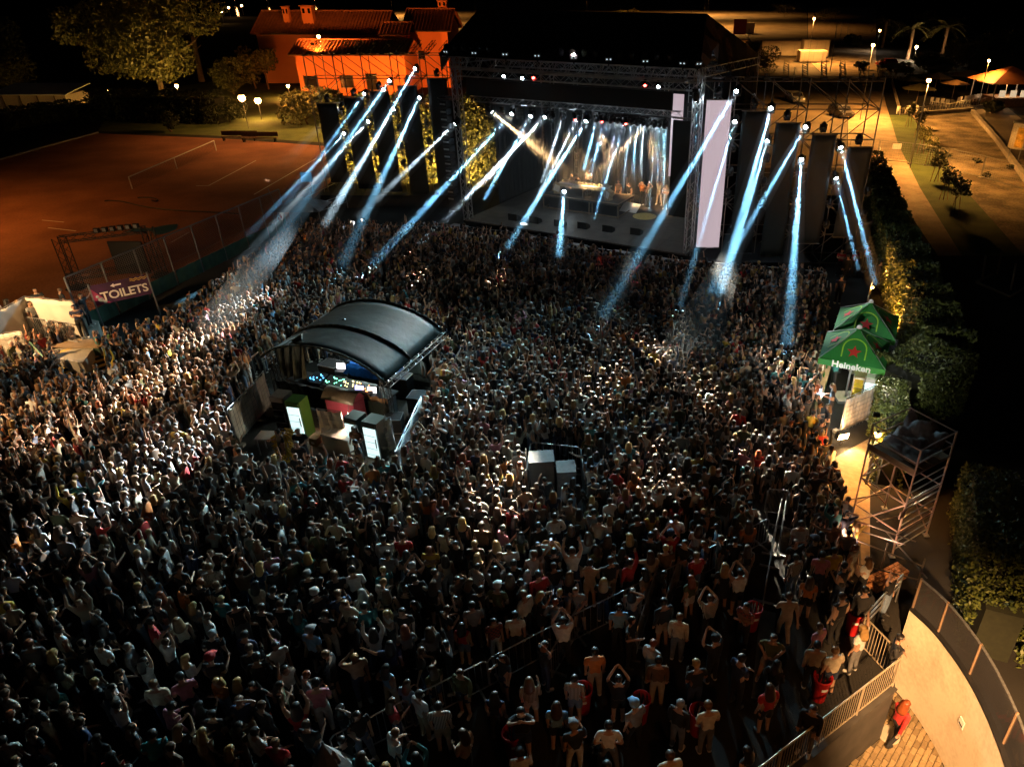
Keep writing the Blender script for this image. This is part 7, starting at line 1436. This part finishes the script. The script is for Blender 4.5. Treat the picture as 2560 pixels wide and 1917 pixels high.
sp(1837, 1535, .2, 3, 'white', 'black', 'dark', 'person in a white crop top and shorts with hands behind the head', topkind='vest', style='shorts', group=None)
sp(1955, 1600, 0, 8, 'beige', 'beige', 'brown', 'person in beige walking past the stacked steel barriers', group=None)
sp(1800, 1520, .1, 0, 'black', 'black', 'blond', 'person in a black dress with blond hair near the shoulder bag', style='skirt', longh=True, group=None)
sp(1915, 1700, 2.8, 4, 'olive', 'beige', 'brown', 'person in olive top and shorts right of the grey floor strip', style='shorts', group=None)
sp(2065, 1480, .1, 0, 'yellow', 'black', 'dark', 'person in a pale yellow shirt by the lower tower', group=None)
sp(2035, 1490, -.2, 0, 'pink', 'dark blue', 'dark', 'person in a dusty pink shirt beside the pale yellow shirt', group=None)
sp(1985, 1410, 0, 0, 'white', 'black', 'dark', 'person in a white shirt close to the foot of the tower', group=None)
# behind the bar of the sound booth
sp(768, 1165, pi+.1, 12, 'black', 'dark blue', 'light brown', 'bald barman in a black T-shirt behind the rear counter', group=None)
sp(718, 1168, pi-.8, 5, 'black', 'black', 'dark', 'dark haired barman in black left of the yellow garlands', group=None)
sp(905, 1160, pi-.2, 12, 'brown', 'black', 'brown', 'long haired person standing against the lit fridges', longh=True, group=None)
sp(912, 1195, 2.0, 12, 'black', 'beige', 'dark', 'person in black with pale trousers at the cup table', group=None)
sp(765, 1200, pi, 0, 'black', 'black', 'dark', 'person in black with folded arms below the yellow garlands', group=None)
# stage performers
def stp(a, b, yaw, *r, **k):
    return person(ST(a, b, DZ), SYAW+pi+yaw, *r, **k)
person(ST(6.35, 6.6, DZ+1.0), SYAW+pi, 12, 'white', 'black', 'dark', 'DJ in a brightly lit white shirt behind the decks', group=None)
for i, (a, b, yaw, pose, top, bot, hair, kw, lb) in enumerate([
 (4.6, 8.2, .2, 3, 'black', 'beige', 'dark', {}, 'person in black top and tan trousers filming behind the DJ'),
 (3.9, 8.6, -.1, 0, 'beige', 'black', 'brown', {}, 'person in beige standing at the far left behind the DJ'),
 (7.9, 8.4, .1, 0, 'brown', 'brown' if False else 'black', 'brown', {}, 'tall person in brown standing right behind the DJ'),
 (9.0, 8.0, -.3, 1, 'black', 'white', 'brown', dict(topkind='vest', style='shorts', longh=True), 'dancer in white shorts with one arm raised on stage'),
 (9.6, 8.9, .2, 3, 'orange', 'black', 'dark', dict(longh=True), 'dancer in an orange top clapping on stage'),
 (10.2, 8.6, .1, 7, 'brown', 'dark blue', 'brown', dict(longh=True), 'dancer in brown with an arm overhead on stage'),
 (10.8, 9.4, -.2, 2, 'cream', 'beige', 'blond', dict(longh=True), 'dancer in cream with both arms up on stage'),
 (11.6, 8.6, .2, 6, 'grey', 'grey', 'blond', dict(longh=True), 'person in pale grey standing on the right of the stage'),
 (12.4, 8.4, .1, 10, 'beige', 'white', 'brown', dict(topkind='vest', longh=True), 'dancer in white trousers with one arm out on stage'),
 (12.9, 7.2, -.5, 1, 'black', 'black', 'dark', dict(topkind='long_shirt'), 'person all in black nearest the right of the stage'),
 (13.4, 8.6, .3, 3, 'black', 'black', 'dark', dict(longh=True), 'person in black with raised hands at the stage right rear')]):
    stp(a, b, yaw, pose, top, bot, hair, lb, group='people on the stage', **kw)
# security and staff at the right
for px, py, top, lb, kw in ((2095, 690, 'red', 'security person in a red vest by the far right steps', {}), (2110, 705, 'black', 'person in black with his back turned near the red vests', dict(topkind='long_shirt')), (2130, 690, 'red', 'security person in red right of the one in black', {}), (2158, 680, 'red', 'lone security person in red against the pale screen', {}), (2190, 720, 'black', 'person in black beside the lit hedge end', dict(topkind='long_shirt')), (2092, 760, 'navy', 'person in navy standing behind the far green tent', {}),
 (1395, 640, 'red', 'guard in a red shirt in the pit below the stage edge', {})):
    sp(px, py, random.uniform(-.5, .5)+(pi if top == 'red' else 0), random.choice((0, 6)), top, 'black', 'dark', lb, group='staff at the edges', **kw)
for px, py, top, pose, yaw, lb, kw in ((2078, 975, 'teal', 11, -1.5, 'barkeeper in a green shirt reaching up under the near tent', {}), (2070, 1050, 'black', 12, 1.3, 'barkeeper in black behind the bar front of the near tent', dict(longh=True)), (2058, 1105, 'black', 12, 1.4, 'long haired barkeeper nearest the floodlight', dict(longh=True)),
 (2098, 930, 'grey', 12, 1.4, 'person in grey deep inside the near green tent', {})):
    sp(px, py, yaw, pose, top, 'black', 'light brown', lb, group='staff at the right bar', **kw)
# people on the raised terrace at the upper left (feet height TZ)
TZ = 1.0
for px, py, top, pose, bot, hair, lb, kw in ((20, 835, 'white', 12, 'black', 'dark', 'person in white at the far left end of the terrace', {}), (50, 830, 'black', 5, 'beige', 'dark', 'long haired person in black beside the white screen wall', dict(longh=True)), (75, 832, 'black', 6, 'beige', 'blond', 'fair haired person in black on the terrace', {}), (105, 835, 'grey', 0, 'black', 'dark', 'person in pale grey with back turned on the terrace', {}), (118, 800, 'black', 6, 'black', 'dark', 'person in black leaning on the terrace barrier', {}), (148, 825, 'cream', 0, 'beige', 'brown', 'person in cream trousers at the terrace barrier', {}), (178, 800, 'black', 0, 'grey', 'brown', 'person in dark clothes at the right end of the terrace barrier', {}), (205, 830, 'black', 5, 'faded blue', 'brown', 'person in blue shorts near the stair head', dict(style='shorts', longh=True)), (228, 815, 'black', 10, 'black', 'dark', 'tall person in black at the stair head', {}), (215, 845, 'navy', 6, 'black', 'dark', 'person in navy below the tall one at the stair head', {})):
    sp(px, py, random.uniform(-2.6, -.6), pose, top, bot, hair, lb, z=TZ, group='people on the terrace', **kw)
# ---------------- the crowd
PTS = [p for p in scatter() if all((p[0]-q[0])**2+(p[1]-q[1])**2 > .3 for q in SPECIAL)]
PTS.sort(key=lambda p: p[0]**2*.6+p[1]**2)
def visible(p):
    r = Vector((p[0], p[1], 1.2-CAM_H)); f = r.y*_cp-r.z*_sp; u = r.y*_sp+r.z*_cp
    x = PPX+FPX*r.x/f; y = PPY-FPX*u/f
    return -40 < x < 2600 and y < 1950
PTS = [p for p in PTS if visible(p)]
def face(p): return math.atan2(-(STAGE_C.x-p[0]), STAGE_C.y-p[1])
NNEAR = 262
def zone(p):
    r = Vector((p[0], p[1], .9-CAM_H)); f = r.y*_cp-r.z*_sp; u = r.y*_sp+r.z*_cp; x = PPX+FPX*r.x/f; y = PPY-FPX*u/f
    if p[1] < 15 and p[0] > -3.2 and dens(*p) < .7: return 'on the open dark ground'
    if x < 420: return 'at the left edge'
    if x < 850: return 'in the lower left crowd'
    if x < 1300: return 'left of the long barrier'
    if x < 1750: return 'near the long barrier'
    return 'by the steel barriers'
used = set(); HELD = set(); PW = [6, .7, .3, .6, 1.3, 2.6, 1.6, .6, .5, 2.0, .4, .7, 1.8]
for p in PTS[:NNEAR]:
    for tr in range(200):
        pose = random.choices(range(len(POSES)), PW)[0]; ti = np.random.choice(len(TOPS), p=TOPW); bi = np.random.choice(len(BOTS), p=BOTW); hi = np.random.choice(len(HAIR), p=HAIRW)
        fem = random.random() < .42; style = random.choices(('trousers', 'shorts', 'skirt'), (.62, .26, .12) if fem else (.7, .3, 0))[0]
        tk = random.choices(('shirt', 'long_shirt', 'vest'), (.6, .2, .2 if fem else .05))[0]; cap = random.choice(('black', 'black', 'navy', 'grey', 'red', 'olive', 'white')) if (not fem and random.random() < .07) else None
        lb = 'person in %s %s and %s %s, %s%s, %s' % (TOPS[ti][0], {'shirt': 'T-shirt', 'long_shirt': 'jacket', 'vest': 'vest'}[tk], BOTS[bi][0], style, ('%s cap' % cap) if cap else (('long ' if fem else 'short ')+HAIR[hi][0]+' hair'), '' , POSES[pose][2])
        lb = lb+' '+zone(p)
        w = lb.split()
        if len(w) > 16: lb = lb.replace(', '+POSES[pose][2], ''); w = lb.split()
        if len(w) > 16: continue
        if lb in used: continue
        used.add(lb); break
    yaw = face(p)+random.gauss(0, .5)
    if random.random() < .12: yaw += random.uniform(1.5, 4.5)
    po = person((p[0], p[1], 0), yaw, pose, TOPS[ti][0], BOTS[bi][0], HAIR[hi][0], lb, random.choices(range(4), (.4, .35, .15, .1))[0], style, tk, fem, cap, 'people standing in the near crowd', random.gauss(.985 if not fem else .93, .04))
    if POSES[pose][0] in ('filming', 'drink', 'texting'):
        J_ = POSES[pose][1]; q = (J_['wrL']+J_['wrR'])/2+Vector((0, .09, .05)) if POSES[pose][0] != 'drink' else J_['wrR']+Vector((0, .1, .0))
        hl = '%s held by the person in %s %s with %s hair %s' % ('white cup' if POSES[pose][0] == 'drink' else 'lit phone', TOPS[ti][0], {'shirt': 'T-shirt', 'long_shirt': 'jacket', 'vest': 'vest'}[tk], HAIR[hi][0], zone(p))
        if hl not in HELD and len(hl.split()) <= 16:
            HELD.add(hl); sc_ = po.scale[0]; Rz = Matrix.Rotation(yaw, 3, 'Z'); o = link('drinking_cup' if POSES[pose][0] == 'drink' else 'mobile_phone', ME_CUP if POSES[pose][0] == 'drink' else ME_PHONE, None, Vector((p[0], p[1], 0))+Rz@(q*sc_), (0, 0, yaw)); tag(o, hl, 'cup' if POSES[pose][0] == 'drink' else 'phone', 'things held in the near crowd')
# far crowd: one mass
def far_crowd(pts):
    rng = np.random.default_rng(3); VV, LP, LS, CC = [], [], [], []; off = 0; nl = 0
    tops = np.array([c for _, c in TOPS]); bots = np.array([c for _, c in BOTS]); hairs = np.array([c for _, c in HAIR]); skins = np.array(SKIN)
    pw = np.array([6.5, .9, .45, .9, .9, 2.6, 1.3, .7, .3, 2.0, .3, .7, 1.6]); pw /= pw.sum()
    loops = []; totals = []; cols = []
    for x, y in pts:
        pi_ = rng.choice(len(LO), p=pw); V, F, rg, (HV, HF) = LO[pi_]; fem = rng.random() < .45
        s = rng.normal(.93 if fem else .99, .045); a = face((x, y))+rng.normal(0, .45)+(rng.uniform(1.5, 4.8) if rng.random() < .1 else 0); c, sn = math.cos(a), math.sin(a)
        t_ = tops[rng.choice(len(tops), p=TOPW)]*rng.uniform(.75, 1.25); b_ = bots[rng.choice(len(bots), p=BOTW)]; h_ = hairs[rng.choice(len(hairs), p=HAIRW)]; k_ = skins[rng.integers(4)]
        if rng.random() < .05 and not fem: h_ = tops[rng.choice(len(tops), p=TOPW)]
        bare = rng.random() < (.35 if fem else .06); sh = rng.random() < .35
        pal = np.array([k_, h_, k_, t_, k_ if bare else t_, k_, k_, k_, b_, b_, k_ if sh else b_, k_ if sh else b_, (.3, .3, .3)])
        if rng.random() < .15: pal[5:7] = t_
        W_ = V
        P = np.empty_like(W_); P[:, 0] = (W_[:, 0]*c-W_[:, 1]*sn)*s+x; P[:, 1] = (W_[:, 0]*sn+W_[:, 1]*c)*s+y; P[:, 2] = W_[:, 2]*s
        VV.append(P); n = len(P)
        for f in F: loops.extend([i+off for i in f]); totals.append(len(f))
        cols.append(pal[rg]); off += n
        if fem:
            P = np.empty_like(HV); P[:, 0] = (HV[:, 0]*c-HV[:, 1]*sn)*s+x; P[:, 1] = (HV[:, 0]*sn+HV[:, 1]*c)*s+y; P[:, 2] = HV[:, 2]*s; VV.append(P)
            for f in HF: loops.extend([i+off for i in f]); totals.append(len(f))
            cols.append(np.tile(h_, (len(HF), 1))); off += len(P)
    V = np.concatenate(VV); C = np.concatenate(cols); me = bpy.data.meshes.new('crowd')
    me.vertices.add(len(V)); me.vertices.foreach_set('co', V.astype(np.float32).ravel()); me.loops.add(len(loops)); me.loops.foreach_set('vertex_index', np.array(loops, dtype=np.int32))
    tot = np.array(totals, dtype=np.int32); st = np.concatenate(([0], np.cumsum(tot)[:-1])).astype(np.int32)
    me.polygons.add(len(tot)); me.polygons.foreach_set('loop_start', st); me.polygons.foreach_set('use_smooth', np.ones(len(tot), dtype=bool))
    me.update(calc_edges=True); me.validate()
    at = me.attributes.new('cloth_colour', 'FLOAT_COLOR', 'FACE'); at.data.foreach_set('color', np.concatenate([C, np.ones((len(C), 1))], 1).astype(np.float32).ravel())
    m = bpy.data.materials.new('crowd_clothes'); m.use_nodes = True; N = m.node_tree.nodes; L = m.node_tree.links; p = N['Principled BSDF']; p.inputs['Roughness'].default_value = .7
    a = N.new('ShaderNodeAttribute'); a.attribute_name = 'cloth_colour'; L.new(a.outputs['Color'], p.inputs['Base Color']); me.materials.append(m)
    o = link('crowd', me); o['kind'] = 'stuff'; o['label'] = 'dense standing crowd filling the field before the stage'
    print('crowd', len(pts), 'faces', len(tot)); return o
far_crowd(PTS[NNEAR:])
# ================================================================ STAGE SMOKE: thin smoke hanging in the paths of the beams, thinning towards the crowd
SMOKE = .135
def smoke():
    root = bpy.data.objects.new('smoke', None); COL.objects.link(root); root['kind'] = 'stuff'; root['label'] = 'thin smoke hanging in the light beams before the stage'
    FR = [0, .16, .32, .48, .64, .80, 1.0]; DN = [1.0, .84, .64, .45, .28, .12]; mats = []
    for k, dn in enumerate(DN):
        m = bpy.data.materials.new('stage_smoke_%d' % k); m.use_nodes = True; nt = m.node_tree; N = nt.nodes; N.remove(N['Principled BSDF'])
        v = N.new('ShaderNodeVolumePrincipled'); nt.links.new(v.outputs[0], N['Material Output'].inputs['Volume'])
        v.inputs['Color'].default_value = (.86, .93, 1, 1); v.inputs['Anisotropy'].default_value = .3; v.inputs['Density'].default_value = SMOKE*dn; m.cycles.volume_sampling = 'EQUIANGULAR'; mats.append(m)
    rng = random.Random(12)
    for P, T, sz in PLUMES:
        d = T-P; Ln = d.length*.94; tn = math.tan(math.radians(sz)/2); q = d.to_track_quat('Z', 'Y').to_euler()
        for k in range(len(DN)):
            a, b = FR[k]*Ln+(.05 if k == 0 else .002), FR[k+1]*Ln-.002; mb = MB(); mb.lathe([(.24+1.25*a*tn, a), (.24+1.25*b*tn, b)], 12)
            o = mb.build('smoke_plume', mats[k], root); o.location = P; o.rotation_euler = q; o['kind'] = 'stuff'
    m = bpy.data.materials.new('stage_haze'); m.use_nodes = True; nt = m.node_tree; N = nt.nodes; N.remove(N['Principled BSDF']); v = N.new('ShaderNodeVolumePrincipled'); nt.links.new(v.outputs[0], N['Material Output'].inputs['Volume'])
    v.inputs['Color'].default_value = (.9, .95, 1, 1); v.inputs['Density'].default_value = .014; m.cycles.volume_sampling = 'EQUIANGULAR'
    mb = MB(); mb.box((W/2, 6.4, 5.35), (W-.8, 9.2, 7.6)); o = mb.build('stage_haze', m, root); o.location = ST(0, 0); o.rotation_euler = (0, 0, SYAW); o['kind'] = 'stuff'
smoke()
